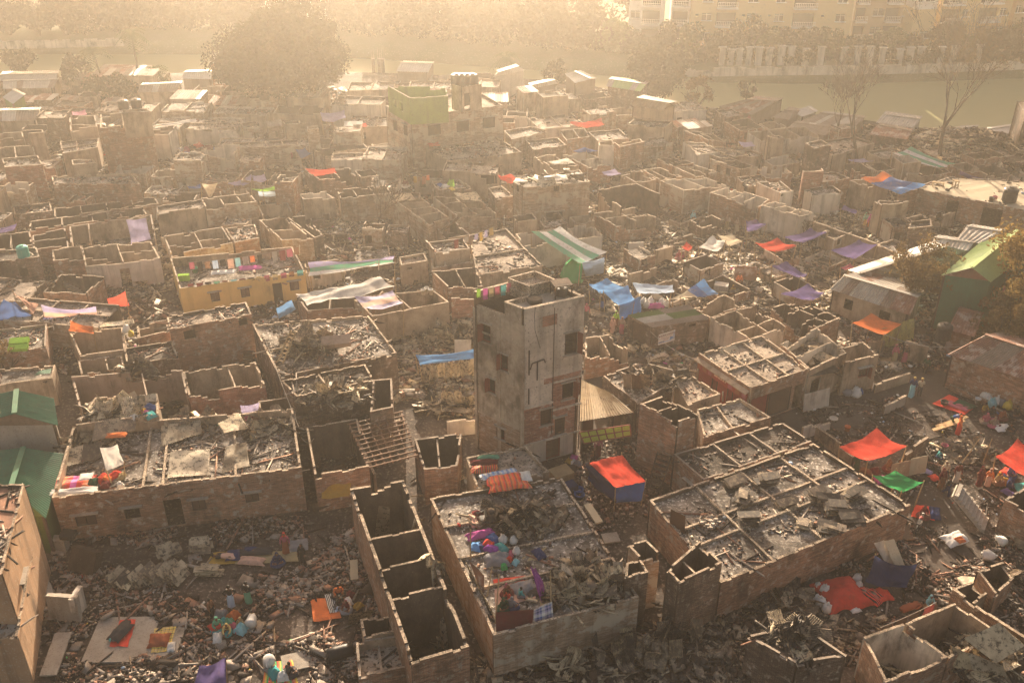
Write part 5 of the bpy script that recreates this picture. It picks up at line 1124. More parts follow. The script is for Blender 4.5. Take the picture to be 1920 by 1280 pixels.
shed('light grey panelled tin roof near the cream building', [(1812, 424, 3.3), (1880, 434, 3.3)], [(1795, 447, 2.9), (1838, 457, 2.9)], [(1822, 420, 2.9), (1886, 430, 2.9)], ['tin'], 'browntin')
shed('big brick shed with a red-brown rusty tin roof, right edge', [(1847, 627, 4.6), (2040, 690, 4.6)], [(1776, 664, 3.1), (1990, 735, 3.1)], [(1880, 620, 3.1), (2080, 680, 3.1)], ['rusttin', 'rusttin', 'browntin'], 'brick')
shed('small rusty red lean-to roof behind the black water tank', [(1797, 578, 3.0), (1842, 590, 3.0)], [(1776, 618, 2.4), (1828, 632, 2.4)], [(1800, 574, 2.6), (1846, 586, 2.6)], ['rusttin'], 'rusttin')
FAR = [('small tin-roofed house on a concrete base, centre right distance', [(1194, 183, 7.6), (1255, 193, 7.6)], [(1182, 198, 6.6), (1244, 207, 6.6)], [(1206, 178, 6.6), (1270, 190, 6.6)], ['paletin', 'tin'], 'plaster'),
 ('brown gabled shack behind the people at the far right lane', [(1400, 186, 4.2), (1455, 190, 4.2)], [(1345, 200, 3.0), (1410, 215, 3.0)], [(1415, 180, 3.0), (1470, 184, 3.0)], ['browntin', 'rusttin'], 'browntin'),
 ('squat hip-roofed shack with a pale notice, far right bank', [(1470, 207, 3.6), (1490, 208, 3.6)], [(1447, 220, 2.6), (1480, 225, 2.6)], [(1480, 200, 2.6), (1512, 206, 2.6)], ['browntin'], 'browntin'),
 ('bright new tin roof at the water edge, far right', [(1514, 200, 3.6), (1529, 210, 3.6)], [(1482, 208, 2.6), (1504, 219, 2.6)], [(1520, 198, 3.2), (1534, 208, 3.2)], ['paletin'], 'tin'),
 ('long brown roof between the two bare trees, far right bank', [(1537, 212, 3.4), (1620, 222, 3.4)], [(1500, 228, 2.5), (1600, 240, 2.5)], [(1545, 208, 2.5), (1625, 218, 2.5)], ['browntin', 'tin'], 'browntin'),
 ('brown and white striped low roof in front of the long brown roof', [(1488, 230, 3.0), (1566, 240, 3.0)], [(1472, 244, 2.4), (1548, 254, 2.4)], [(1494, 226, 2.4), (1572, 236, 2.4)], ['browntin', 'paletin', 'browntin'], 'browntin'),
 ('rusty long roof right of the forked bare tree', [(1644, 234, 3.2), (1709, 246, 3.2)], [(1630, 252, 2.5), (1702, 262, 2.5)], [(1650, 230, 2.5), (1714, 242, 2.5)], ['browntin', 'rusttin'], 'darkbrick'),
 ('grey waterside roof with a white ridge, far right', [(1655, 214, 3.4), (1726, 224, 3.4)], [(1642, 230, 2.5), (1712, 240, 2.5)], [(1660, 208, 2.8), (1730, 218, 2.8)], ['tin'], 'tin'),
 ('pale tin roof beside the big scrap mound, far right', [(1792, 240, 2.8), (1832, 237, 2.8)], [(1779, 250, 2.2), (1815, 256, 2.2)], [(1800, 236, 2.4), (1836, 234, 2.4)], ['paletin', 'tin'], 'browntin'),
 ('silver tin roof at the right edge by the water', [(1853, 242, 2.8), (1897, 236, 2.8)], [(1875, 260, 2.2), (1910, 252, 2.2)], [(1850, 239, 2.6), (1894, 233, 2.6)], ['paletin'], 'browntin'),
 ('pale tin house left of the green-storeyed house, far bank edge', [(751, 118, 5.6), (811, 119, 5.6)], [(742, 134, 4.6), (803, 136, 4.6)], [(756, 114, 4.6), (815, 116, 4.6)], ['paletin'], 'browntin'),
 ('slanted pale gable house right of the white stair house', [(935, 135, 5.6), (972, 124, 5.6)], [(922, 146, 4.6), (985, 132, 4.6)], [(930, 132, 4.6), (968, 120, 4.6)], ['paletin'], 'tin'),
 ('dusty grey roof beside the scrubby bush, centre right distance', [(1078, 134, 5.2), (1108, 148, 5.2)], [(1058, 138, 4.4), (1078, 156, 4.4)], [(1088, 132, 4.4), (1120, 147, 4.4)], ['tin'], 'browntin'),
 ('wide grey roof in front of the round-crowned tree', [(1142, 148, 5.2), (1212, 158, 5.2)], [(1136, 162, 4.2), (1200, 172, 4.2)], [(1148, 144, 4.2), (1218, 153, 4.2)], ['tin', 'tin', 'palegreentin'], 'darkbrick'),
 ('white two-tiered roof behind the great tree, left distance', [(398, 104, 5.4), (447, 102, 5.4)], [(391, 120, 4.4), (444, 122, 4.4)], [(402, 100, 4.4), (450, 98, 4.4)], ['paletin'], 'brick'),
 ('white roof below the two-tiered roof, left distance', [(345, 136, 4.4), (396, 134, 4.4)], [(340, 148, 3.6), (396, 149, 3.6)], [(348, 132, 3.6), (398, 130, 3.6)], ['paletin'], 'browntin'),
 ('long grey tin roof at the far left beside the low bush', [(0, 140, 4.6), (108, 138, 4.6)], [(-14, 152, 3.8), (104, 152, 3.8)], [(4, 134, 3.8), (112, 132, 3.8)], ['tin'], 'plaster'),
 ('second long grey roof in front of it, far left', [(5, 152, 4.2), (108, 149, 4.2)], [(6, 167, 3.4), (100, 165, 3.4)], [(8, 148, 3.4), (112, 146, 3.4)], ['tin', 'browntin'], 'plaster'),
 ('tilted white tin roof on a small green hut, far left', [(24, 168, 5.2), (46, 178, 5.2)], [(4, 182, 4.2), (24, 195, 4.2)], [(28, 166, 5.0), (48, 176, 5.0)], ['paletin'], 'green'),
 ('grey tin house with a canvas door curtain at the left edge', [(-12, 208, 5.6), (74, 206, 5.6)], [(-12, 228, 4.4), (68, 226, 4.4)], [(-10, 203, 4.6), (78, 201, 4.6)], ['tin', 'browntin'], 'plaster'),
 ('faded tin roof between the palms and the great tree', [(262, 160, 4.6), (338, 156, 4.6)], [(258, 174, 3.8), (332, 172, 3.8)], [(266, 156, 3.8), (342, 152, 3.8)], ['browntin', 'tin'], 'plaster'),
 ('ragged low tin roofs right of the slanted gable house', [(994, 160, 4.0), (1040, 150, 4.0)], [(990, 168, 3.2), (1046, 157, 3.2)], [(990, 156, 3.2), (1036, 146, 3.2)], ['tin', 'paletin'], 'browntin')]
for i, a in enumerate(FAR):
 sc_ = lambda g: [(x, y, z * (.66 if y > 195 else .78)) for x, y, z in g]
 shed(a[0], sc_(a[1]), sc_(a[2]), sc_(a[3]), *a[4:], wz=2.8 if i == 0 else 0)
# pale corrugated awning roof beside the tower, with its yellow-green glazed visor
def awning():
 r = thing('awning_shop', uniq('shop with a big pale corrugated roof and a yellow-green panelled visor, right of the tower'), 'shop', W(1130, 790, 0))
 q = [W(1086, 790, 3.1), W(1188, 773, 3.1), W(1142, 735, 3.6), W(1090, 712, 3.6)]; mb = MB(); corr(mb, q, 2, rows=6); mb.build('tin_roof', [M['tinE2'], M['tinE3']], r)
 v = [W(1095, 831, 1.9), W(1183, 816, 1.9), W(1181, 796, 2.5), W(1086, 810, 2.5)]; mb = MB()
 g = lambda u, t, dz=0: lerp(lerp(v[0], v[1], u), lerp(v[3], v[2], u), t) + Vector((0, 0, dz))
 for j in range(3): mb.beam(g(0, j / 2), g(1, j / 2), .09, .06)
 for i in range(7): mb.beam(g(i / 6, 0, .01), g(i / 6, 1, .01), .08, .06)
 fr = mb.build('visor', M['shutred'], r)
 for i in range(6):
  for j in range(2):
   mb = MB(); e = .07; mb.quad([g((i + e) / 6, (j + e) / 2), g((i + 1 - e) / 6, (j + e) / 2), g((i + 1 - e) / 6, (j + 1 - e) / 2), g((i + e) / 6, (j + 1 - e) / 2)]); mb.quad([g((i + e) / 6, (j + e) / 2, -.03), g((i + e) / 6, (j + 1 - e) / 2, -.03), g((i + 1 - e) / 6, (j + 1 - e) / 2, -.03), g((i + 1 - e) / 6, (j + e) / 2, -.03)]); mb.build('visor_panel', M['visor'], fr)
 for a, b_ in (((1092, 715), (1090, 788)), ((1186, 772), (1144, 738))):
  mb = MB(); p, q_ = W(*a, 3.0), W(*b_, 3.0); p.z = q_.z = 0; wall(mb, p, q_, W(1130, 760, 0) - p, .15, 0, 2.95, (), 0, (0, 1, 1)); mb.build('wall', [M['darkbrick'], M['sooty']], r)
 mb = MB(); p, q_ = W(1092, 790, 3.0), W(1186, 774, 3.0); p.z = q_.z = 0; off = Vector((0, 1.2, 0)); wall(mb, p + off, q_ + off, Vector((0, 1, 0)), .15, 0, 2.9, [(1.0, 2.6, 0, 2.1), (3.2, 4.6, 0, 2.1)], 0, (0, 1, 1)); mb.build('wall', [M['brownshut'], M['dark']], r)
M['tinE2'] = gen('pale_corrugated_roof', (.56, .47, .34), (.46, .38, .27), (.22, .16, .11), s=1.4, fine=3, rough=.7, bump=.1, spots=(.6, .68), streak=.15)
M['tinE3'] = gen('tan_corrugated_roof', (.42, .33, .22), (.34, .27, .18), (.18, .12, .08), s=1.4, fine=2, rough=.7, bump=.1, spots=(.58, .66), streak=.3)
M['visor'] = gen('yellow_green_panel', (.42, .44, .07), (.36, .38, .07), (.2, .2, .06), s=2, fine=3, rough=.4, bump=0, trans=.3)
awning()
# bare roof frame of brown purlins
def purlins():
 r = thing('purlin_frame', uniq('bare grid of brown roof purlins over a burnt room, centre left'), 'roof frame', W(715, 860, 0))
 q = [W(693, 878, 2.9), W(780, 856, 2.9), W(752, 773, 3.0), W(655, 797, 3.0)]
 for i in range(7): mb = MB(); t = i / 6; mb.beam(lerp(q[0], q[1], t), lerp(q[3], q[2], t), .10, .12); mb.build('rafter', M['rustbar'], r)
 for i in range(11): mb = MB(); t = i / 10; e = Vector((0, 0, .1)); mb.beam(lerp(lerp(q[0], q[3], t), lerp(q[1], q[2], t), -.04) + e, lerp(lerp(q[0], q[3], t), lerp(q[1], q[2], t), 1.04) + e + Vector((0, 0, random.gauss(0, .04))), .08, .08); mb.build('purlin', M['rustbar'], r)
 for p in q: mb = MB(); mb.beam(Vector((p.x, p.y, 0)), p - Vector((0, 0, .07)), .14, .14); mb.build('post', M['wood'], r)
 for a, b_ in ((q[0], q[3]), (q[3], q[2])):
  mb = MB(); wall(mb, a + Vector((.2, .2, 0)), b_ + Vector((.2, .2, 0)), Vector((1, 1, 0)), .18, 0, 2.3, (), .2, (0, 1, 2), .8, .3); mb.build('wall', [M['darkbrick'], M['sooty'], M['backlit_coping']], r)
purlins()
# ================================================================ free-standing walls
def fence(label, pts, h, m='brick', name='boundary_wall', cat='wall', th=.2, jag=.15, ruin=.3, z0=0):
 uniq(label); P = [W(x, y, h) for x, y in pts]; c = sum(P, Vector()) / len(P); c.z = z0; r = thing(name, label, cat, c)
 for a, b_ in zip(P, P[1:]):
  d = b_ - a; mb = MB(); wall(mb, a, b_, Vector((-d.y, d.x, 0)), th, z0, h, (), jag, (0, 1, 2), .7, ruin); mb.build('wall', [M[m], M['sooty'] if m != 'white' else M['plaster'], M['backlit_coping']], r)
 return r
fence('long diagonal plastered boundary wall crossing the right of the picture', [(1500, 407), (1560, 428), (1630, 452), (1705, 478)], 2.0, 'plaster')
fence('brick side wall with a broken ladder below the brick stair shaft', [(1202, 814), (1230, 832), (1262, 853)], 2.7, 'brick')
fence('pale concrete wall left of the tower foot', [(838, 791), (892, 785)], 1.4, 'white')
fence('low wall stub at the near lane edge', [(1643, 720), (1708, 700)], .9, 'plaster')
fence('low broken wall along the lane below the men walking', [(1660, 762), (1700, 742)], .9, 'concrete')
fence('white wall section beside the orange bucket', [(1508, 800), (1560, 782)], 1.2, 'white')
fence('tall brick wall joint left of the big right-hand shed', [(1700, 640), (1742, 650)], 1.9, 'plaster')
fence('brick boundary wall behind the seated families, right edge', [(1780, 722), (1850, 750), (1930, 788)], .5, 'brick')
fence('rubble courtyard wall right of the red tarpaulin', [(1702, 846), (1742, 820)], 1.4, 'darkbrick')
fence('pale wall along the left of the red tarpaulin', [(1530, 800), (1575, 832), (1600, 850)], 1.1, 'plaster')
fence('mustard lattice wall foot under the orange tarpaulin', [(1596, 645), (1660, 640)], 1.1, 'plaster')
fence('ruined yellow-brick corner left of the tower', [(846, 560), (895, 556)], 2.6, 'redbrick')
fence('broken wall in the debris field below the cream tarpaulin', [(1180, 515), (1232, 502)], 1.3, 'plaster')
fence('long corrugated-topped wall in the lower right corner', [(1786, 1104), (1850, 1150), (1925, 1198)], 2.6, 'darkbrick')
fence('broken low wall in the debris right of the dark chimney block', [(1560, 470), (1700, 500)], .8, 'plaster')
fence('stub wall in the centre debris field', [(1290, 520), (1340, 508)], .9, 'plaster')
fence('burnt wall stub behind the blue tarpaulins', [(1230, 470), (1262, 462)], 2.0, 'plaster')
fence('garden wall on the far shore, pale and stained', [(1270, 128), (1400, 126), (1560, 124), (1700, 122), (1930, 114)], 1.6, 'white', th=.4, z0=.2, ruin=.2)
fence('pale embankment wall on the far left shore', [(-20, 78), (100, 76), (230, 72)], 1.5, 'white', th=.4, z0=.2)
# white gate posts on the far garden wall
for i, x in enumerate([1352, 1368, 1384, 1402, 1420, 1440, 1462, 1480, 1508, 1536, 1578, 1604, 1627, 1650, 1683, 1702, 1722, 1760, 1784, 1830]):
 c = W(x, 122 if x < 1700 else 120, .3); mb = MB(); hh = random.uniform(2.3, 3.0); mb.box(c + Vector((0, -.1, hh / 2)), random.uniform(.7, 1.1), .5, hh); mb.box(c + Vector((0, -.1, hh + .08)), 1.3, .7, .15)
 o = mb.build('wall_post', M['white'], origin=c); tag(o, 'white wall post along the garden wall on the far shore', 'post', 'white posts along the far garden wall')
# ================================================================ TARPAULINS
M['tinM'] = gen('mustard_stained_tin', (.42, .36, .12), (.30, .27, .10), (.16, .13, .07), s=2, fine=2, streak=.3, bump=.1)
pattern('p_gws', ['seagreen', 'white', 'seagreen', 'white'], n=4, axis=0, tr=.35)
pattern('p_gws2', ['white', 'seagreen', 'white', 'seagreen'], n=4, axis=0, tr=.35)
pattern('p_wgl', ['white', 'seagreen', 'lilac'], n=3, axis=1, tr=.35)
pattern('p_cb', ['cream', 'cream', 'blue', 'sky'], n=4, axis=0, tr=.4)
pattern('p_lc', ['lilac', 'peach', 'lilac'], n=3, axis=1, tr=.4)
pattern('p_bo', ['sky', 'blue', 'blue', 'orange'], n=4, axis=1, tr=.3)
pattern('p_check', ['yellow', 'khaki', 'mustard', 'darkgreen'], 'check', n=22, tr=.05)
pattern('p_blanket', ['orange', 'brown', 'scarlet', 'brown'], n=26, tr=.05)
pattern('p_chevron', ['scarlet', 'rust', 'orange'], n=24, tr=.05)
pattern('p_zebra', ['black', 'white', 'black'], n=18, tr=.05)
pattern('p_redblack', ['scarlet', 'black'], n=16, tr=.05)
pattern('p_bluewhite', ['white', 'lilac', 'navy', 'lilac', 'blue', 'white'], 'check', n=12, tr=.1)
pattern('p_bluecheck', ['white', 'sky', 'white', 'blue'], 'check', n=16, tr=.1)
pattern('p_rug', ['magenta', 'red', 'orange', 'red'], n=8, tr=.05)
pattern('p_mat', ['orange', 'yellow', 'green', 'red'], n=18, tr=.05)
f3 = lambda c: fab(c, .35)
def TP(label, s, mat, z=2.2, **k):
 P = [float(x) for x in s.split()]; zs = z if isinstance(z, (list, tuple)) else [z] * 4
 return tarp(label, [(P[2 * i], P[2 * i + 1], zs[i]) for i in range(4)], f3(mat) if mat in COLS else mat, **k)
TP('red sheet roof of the tent over a navy skirt, in the lane beside the tower', '1154 915 1212 900 1166 850 1104 865', 'scarlet', 2.3, sag=.25, wr=.22, z0=0)
for i, s in enumerate(('1102 868 1154 916 1154 943 1100 898', '1154 916 1210 903 1202 938 1154 943')):
 P = [float(x) for x in s.split()]; curved_panel(['left', 'right'][i] + ' side of the navy cloth skirt round the red-roofed tent', [(P[0], P[1], 2.15), (P[2], P[3], 2.15), (P[4], P[5], .95), (P[6], P[7], .95)], fab('blue', .2) if i else fab('navy', .2), 'tent skirt', 'tent_skirt', bul=.35)
TP('large red tarpaulin spread over a family beside the ash roof, right', '1627 864 1701 837 1644 801 1573 837', 'scarlet', 2.3, sag=.45, wr=.14)
TP('bright green tarpaulin at the end of the long ash roof', '1690 923 1733 903 1680 880 1635 892', 'green', [2.2, 2.2, 2.6, 2.6], sag=.35, wr=.16)
TP('red tarpaulin cut by the right edge of the picture', '1926 896 1975 870 1908 822 1866 853', 'scarlet', 2.5, sag=.5, wr=.15)
TP('striped green and white awning, largest in the picture centre', '1088 494 1139 472 1050 424 995 432', 'p_gws', [2.6, 2.9, 4.2, 4.2], sag=.5, wr=.1)
TP('green and white striped awning under the tall bare tree', '1754 314 1797 308 1708 274 1672 286', 'p_gws2', [2.2, 2.2, 4.0, 4.0], sag=.45, wr=.1)
TP('white, green and lilac banded awning behind the yellow house', '577 518 741 492 741 478 576 490', 'p_wgl', [2.8, 2.8, 3.4, 3.4], sag=.3, wr=.22)
TP('big white tarpaulin over the brick rooms, left centre', '576 575 743 536 712 518 553 550', 'white', 3.5, sag=.25, wr=.3, poles=(1,), n=26)
TP('lilac and cream sheet over the shelf room', '690 580 757 568 736 543 664 556', 'p_lc', 3.9, sag=.4, wr=.15, poles=(1,))
TP('small clear blue sheet hanging at the corner of the white tarpaulin', '522 598 556 580 547 562 517 578', 'sky', [.9, 1.0, 2.6, 2.4], sag=.1, poles=())
TP('pale blue awning behind the standing tin sheets left of the tower', '786 685 893 671 890 654 778 664', 'sky', [1.9, 1.9, 2.2, 2.2], sag=.2, wr=.12)
TP('small sky-blue fly sheet, first of the blue group right of the tower', '1125 548 1174 537 1138 520 1103 531', 'sky', 2.2, sag=.45, wr=.15)
TP('long drooping blue sheet in the middle of the blue group', '1161 574 1191 561 1178 535 1131 547', 'sky', [2.0, 2.0, 2.3, 2.3], sag=.3, wr=.12)
curved_panel('blue sheet hanging down to the ground in front of the blue group', [(1161, 573, 2.1), (1203, 556, 2.1), (1200, 586, .1), (1161, 602, .1)], f3('sky'), 'tarpaulin', 'tarpaulin', bul=.2)
TP('blue-white fly sheet behind the heap of bags', '1196 550 1266 546 1262 533 1185 528', 'paleblue', 2.3, sag=.35, wr=.15)
TP('cream tarpaulin with a bright blue end, right of the blue group', '1275 558 1348 551 1320 521 1254 561', 'p_cb', [2.2, 2.2, 2.9, 2.0], sag=.3, wr=.15)
TP('off-white fly sheet beside the small red one, centre right', '1349 470 1361 452 1336 441 1309 463', 'white', 2.3, sag=.35, wr=.2)
TP('beige fly sheet joined to the off-white one', '1368 461 1393 452 1372 437 1344 440', 'cream', 2.3, sag=.3, wr=.12)
TP('small red fly sheet over women in pink shawls', '1293 470 1299 461 1287 452 1277 463', 'red', 2.0, sag=.3)
TP('red tarpaulin with a raised centre, centre right', '1455 472 1494 460 1457 446 1415 456', 'scarlet', 2.2, sag=.35, wr=.15)
TP('wide purple tarpaulin behind the red one with the raised centre', '1503 456 1553 434 1520 428 1470 442', 'purple', 2.3, sag=.35, wr=.12)
TP('dark purple tarpaulin with pointed corners, right of centre', '1602 486 1645 459 1611 449 1557 468', 'purple', 2.3, sag=.35, wr=.12)
TP('narrow lilac-blue tarpaulin in two dips, right of centre', '1501 520 1515 515 1475 490 1446 498', 'purple', 2.2, sag=.35, wr=.22)
TP('purple tarpaulin with a red edge beside the leafy tree', '1521 563 1546 548 1515 531 1462 549', 'purple', 2.3, sag=.35, wr=.15)
TP('small pinkish fly sheet below the dark purple tarpaulin', '1590 505 1604 499 1594 494 1575 501', 'rose', 1.8, sag=.2)
TP('orange tarpaulin beside the mustard tin fence', '1658 628 1691 607 1633 587 1597 604', 'orange', 2.3, sag=.3, wr=.12)
TP('indigo tarpaulin stretched above the pink shawls', '1401 436 1438 420 1418 409 1398 414', 'purple', 2.0, sag=.3, wr=.15)
TP('white-topped blue and red awning in the right distance', '1392 275 1418 273 1410 265 1384 264', 'lilac', 2.8, sag=.25)
TP('crumpled blue and orange sheet over the open house, right', '1690 363 1736 345 1656 322 1613 333', 'p_bo', [3.4, 4.0, 4.4, 4.2], sag=.5, wr=.3, poles=())
TP('long indigo sheet slumped on the rubble behind the cream roof', '1840 344 1874 340 1800 320 1797 326', 'purple', [1.2, 1.2, 2.8, 2.4], sag=.3, wr=.3, poles=())
TP('little violet sheet on the white pier, right distance', '1600 303 1640 302 1620 297 1589 298', 'lilac', 2.6, sag=.3)
TP('violet sheet lying over a plank near the bright white row', '1606 402 1608 396 1582 384 1576 391', 'purple', 1.6, sag=.15)
TP('red tarpaulin on a dark room, centre left distance', '590 330 632 323 628 314 572 317', 'scarlet', 3.4, sag=.2, poles=(), wr=.15)
TP('red sheet slumped over broken walls, centre distance', '952 343 978 336 955 325 926 326', 'scarlet', [1.8, 2.6, 3.0, 3.0], sag=.35, wr=.25)
TP('pale blue sheet hanging on the end of the heaped roof house', '876 326 904 312 901 303 852 315', 'paleblue', [1.8, 2.2, 3.0, 2.6], sag=.25, poles=(0,))
TP('bright green sheet draped on the littered slab', '832 350 853 349 851 336 843 336', 'lime', [3.2, 3.2, 3.8, 3.8], sag=.1, poles=(), wr=.2)
TP('upright blue kite-shaped sheet in the left distance', '564 298 583 288 572 277 554 280', 'blue', [1.6, 2.4, 3.0, 2.6], sag=.2, poles=(0,))
TP('blue sheet folded over a line, left distance', '400 294 424 281 422 278 400 276', 'blue', [1.4, 2.4, 2.6, 2.8], sag=.25, poles=(0, 1))
TP('lilac fly sheet rising to a peak, left distance', '452 348 471 341 472 328 426 344', 'lilac', 2.4, sag=.3, wr=.15)
TP('smaller lilac sheet joined to the peaked one', '475 341 501 338 496 324 472 329', 'lilac', 2.4, sag=.3, wr=.12)
TP('cream triangular sheet hanging on a wall, left distance', '392 370 398 368 407 343 378 344', 'cream', [1.0, 1.0, 2.8, 2.8], sag=.2, poles=())
TP('dark blue sheet left of the cream triangle', '352 352 378 352 376 344 350 349', 'blue', 2.4, sag=.25)
TP('white and blue printed banner sheet, left of centre distance', '484 368 539 366 536 355 482 358', 'paleblue', [2.0, 2.0, 2.9, 2.9], sag=.2, wr=.2)
TP('thin lime strip above the printed banner sheet', '492 357 531 352 528 347 470 355', 'lime', 3.0, sag=.3, wr=.2)
TP('red and blue low awning in the centre distance', '1092 237 1134 234 1128 220 1068 230', 'red', 2.4, sag=.4, wr=.25)
TP('small violet peaked sheet in the centre right distance', '1100 285 1122 283 1096 275 1073 284', 'blue', 2.6, sag=.2, peak=.5)
TP('pale lilac sheet across a roofless room, centre right', '1138 329 1165 325 1153 315 1128 322', 'lilac', 3.0, sag=.25, poles=())
TP('lilac shade sheet in the hazy left centre', '604 228 650 220 646 206 600 212', 'lilac', 3.4, sag=.5, wr=.2)
TP('white sheet spread on a roof in the hazy left centre', '644 236 684 236 680 226 645 226', 'white', 3.0, sag=.15, poles=())
TP('orange-red cloth heap beside the white sheet, hazy left centre', '668 238 690 236 686 230 668 233', 'scarlet', 3.2, sag=.2, poles=())
TP('long white sheet strip on the ledge right of the three-storey house', '290 239 372 228 368 223 292 232', 'white', 3.4, sag=.1, poles=(), wr=.2)
TP('pink sheet on the roof left of the three-storey house', '136 216 164 214 160 207 134 209', 'pink', 6.2, sag=.2, poles=())
TP('red cloth strip near the grey brick row, centre distance', '804 275 826 272 822 266 802 268', 'scarlet', 3.4, sag=.2, poles=())
TP('blue side of the sagging tent at the left edge', '-30 606 64 592 28 566 8 560', 'blue', [1.9, 2.2, 3.8, 3.6], sag=.1, poles=(1,), wr=.2)
TP('peach and pink ridge sheet of the tent at the left edge', '62 590 72 570 40 556 24 547', 'peach', [2.3, 2.8, 3.4, 4.2], sag=.15, poles=(3,), wr=.2)
TP('peach and violet sheet strung low across two walls, left', '80 600 186 593 180 574 76 571', 'p_lc', [2.2, 2.2, 3.0, 3.4], sag=.55, wr=.2, poles=())
TP('red square of cloth propped upright, left', '202 575 243 573 236 545 201 560', 'scarlet', [1.6, 1.6, 3.2, 2.2], sag=.15, poles=(2, 0))
TP('coral sheet tied over the room of bags, left', '128 620 176 626 175 612 131 600', 'orange', [3.0, 3.0, 3.2, 3.8], sag=.15, poles=(0, 2), wr=.12)
TP('lilac sheet hanging against the grid wall, left', '246 458 284 449 274 407 236 413', 'lilac', [1.6, 1.6, 3.4, 3.4], sag=.05, poles=(), wr=.15)
TP('purple scrap of sheet at the left edge above the teal tank', '-10 438 26 432 32 419 -10 428', 'purple', [2.6, 2.6, 3.2, 3.0], sag=.15, poles=())
TP('indigo tent cut by the bottom edge, lower left', '352 1300 425 1300 424 1232 372 1246', 'purple', [1.0, 1.0, 2.3, 1.8], sag=.3, poles=(2,), wr=.25)
TP('white cloth canopy knotted over the rooftop bedding, lower left', '198 882 234 868 220 832 187 838', 'white', [4.2, 4.2, 5.4, 5.4], sag=.2, poles=(0, 1), wr=.14, z0=2.9)
TP('violet cloth hung like a curtain at the roof edge, centre foreground', '1015 1132 1024 1095 1004 1062 994 1060', 'violet', [3.2, 3.8, 4.4, 4.4], sag=.15, poles=(), wr=.25)
TP('white and violet sheet over the rooftop bundles, lower left', '452 775 486 768 486 754 450 760', 'lilac', [4.0, 4.0, 4.6, 4.6], sag=.15, poles=(0, 1), z0=2.8)
TP('blue tarpaulin lean-to holding two pale boards, right foreground', '1622 1090 1700 1100 1720 1058 1640 1040', 'navy', [1.0, 1.2, 2.0, 2.6], sag=.6, wr=.3, poles=(3,))
curved_panel('bright green plastic sheet swelling like a sack below the striped awning', [(1046, 522, .1), (1094, 528, .1), (1090, 492, 2.4), (1063, 489, 2.6)], fab('green', .3), 'tarpaulin', 'tarpaulin', bul=1.6)
curved_panel('grey-blue sheet hanging under the striped awning', [(1098, 518, .2), (1132, 514, .2), (1133, 483, 2.8), (1091, 494, 2.6)], f3('paleblue'), 'tarpaulin', 'tarpaulin', bul=.2)
curved_panel('maroon cloth screen on the roof edge, centre foreground', [(930, 1183, 3.2), (998, 1170, 3.2), (1000, 1142, 4.1), (930, 1147, 4.2)], fab('maroon', .1), 'cloth screen', 'cloth_screen', bul=.08)
curved_panel('plaid blue and lilac cloth hung over the roof edge, centre foreground', [(1001, 1172, 3.0), (1038, 1162, 3.0), (1035, 1127, 4.1), (1001, 1141, 4.0)], 'p_bluewhite', 'cloth', 'hanging_cloth', bul=.08)
curved_panel('rust-red corrugated door leaning at the roof corner, centre foreground', [(898, 1098, 3.1), (907, 1114, 3.1), (908, 1078, 4.4), (881, 1052, 4.6)], 'rusttin', 'door', 'leaning_door', bul=.03)
curved_panel('first pale board leaning into the blue lean-to, right foreground', [(1673, 1078, .4), (1683, 1072, .4), (1657, 1012, 2.9), (1639, 1018, 2.9)], 'white', 'board', 'board', bul=.05)
curved_panel('corrugated pale sheet leaning into the blue lean-to beside the board', [(1687, 1084, .4), (1704, 1078, .4), (1676, 1010, 2.9), (1657, 1014, 2.9)], 'tinE2', 'tin sheet', 'leaning_sheet', bul=.05)
curved_panel('long strip of bent grey-tan tin standing curled over the deep brick rooms', [(1180 - 360, 1216, .3), (841, 1214, .3), (833, 1060, 4.8), (806, 1040, 5.2)], 'tinA', 'tin strip', 'bent_tin_strip', bul=.9)
curved_panel('looped top of the curled tin strip over the brick rooms', [(833, 1062, 4.7), (806, 1042, 5.1), (786, 1046, 4.8), (784, 1052, 4.0)], 'tinC', 'tin strip', 'bent_tin_strip', bul=.9)
curved_panel('white and black peeling sheet standing at the charred closet', [(1155, 1134, .9), (1170, 1132, .9), (1168, 1052, 4.6), (1149, 1053, 4.6)], 'white', 'tin sheet', 'peeling_sheet', bul=.05)
curved_panel('brown corrugated gate leaf on the ash roof corner', [(1256, 985, 2.8), (1284, 1000, 2.8), (1285, 967, 4.2), (1258, 954, 4.3)], 'brownshut', 'gate leaf', 'gate_leaf', bul=.03)
for i, (x, y, w_, m_) in enumerate(((1170, 762, 12, 'browntin'), (1186, 764, 14, 'brownshut'), (1203, 762, 14, 'tinB'))):
 curved_panel(['left', 'middle', 'right'][i] + ' of three upright brown tin panels behind the pale awning roof', [(x, y, .3), (x + w_, y + 2, .3), (x + w_ + 2, y - 60, 4.2), (x - 2, y - 62, 4.2)], m_, 'tin sheet', 'standing_sheet', bul=.12)
for i in range(7):
 x = 792 + i * 14.5; curved_panel(f'{["first", "second", "third", "fourth", "fifth", "sixth", "seventh"][i]} upright scorched sheet from the left in the fence under the pale blue awning', [(x, 724 - i * 2, .0), (x + 13, 723 - i * 2, .0), (x + 13, 687 - i * 2 + random.randint(-6, 4), 2.0), (x - 1, 688 - i * 2 + random.randint(-6, 4), 2.0)], random.choice(['tinC', 'tinA', 'tinC']), 'tin sheet', 'standing_sheet', bul=.25)
for i in range(4):
 x = 1652 + i * 15; curved_panel(f'{["first", "second", "third", "fourth"][i]} upright mustard-stained sheet from the left beside the orange tarpaulin', [(x, 652 - i * 3, 0), (x + 15, 650 - i * 3, 0), (x + 17, 612 - i * 5, 2.1), (x + 2, 616 - i * 5, 2.1)], 'tinM', 'tin sheet', 'standing_sheet', bul=.25)
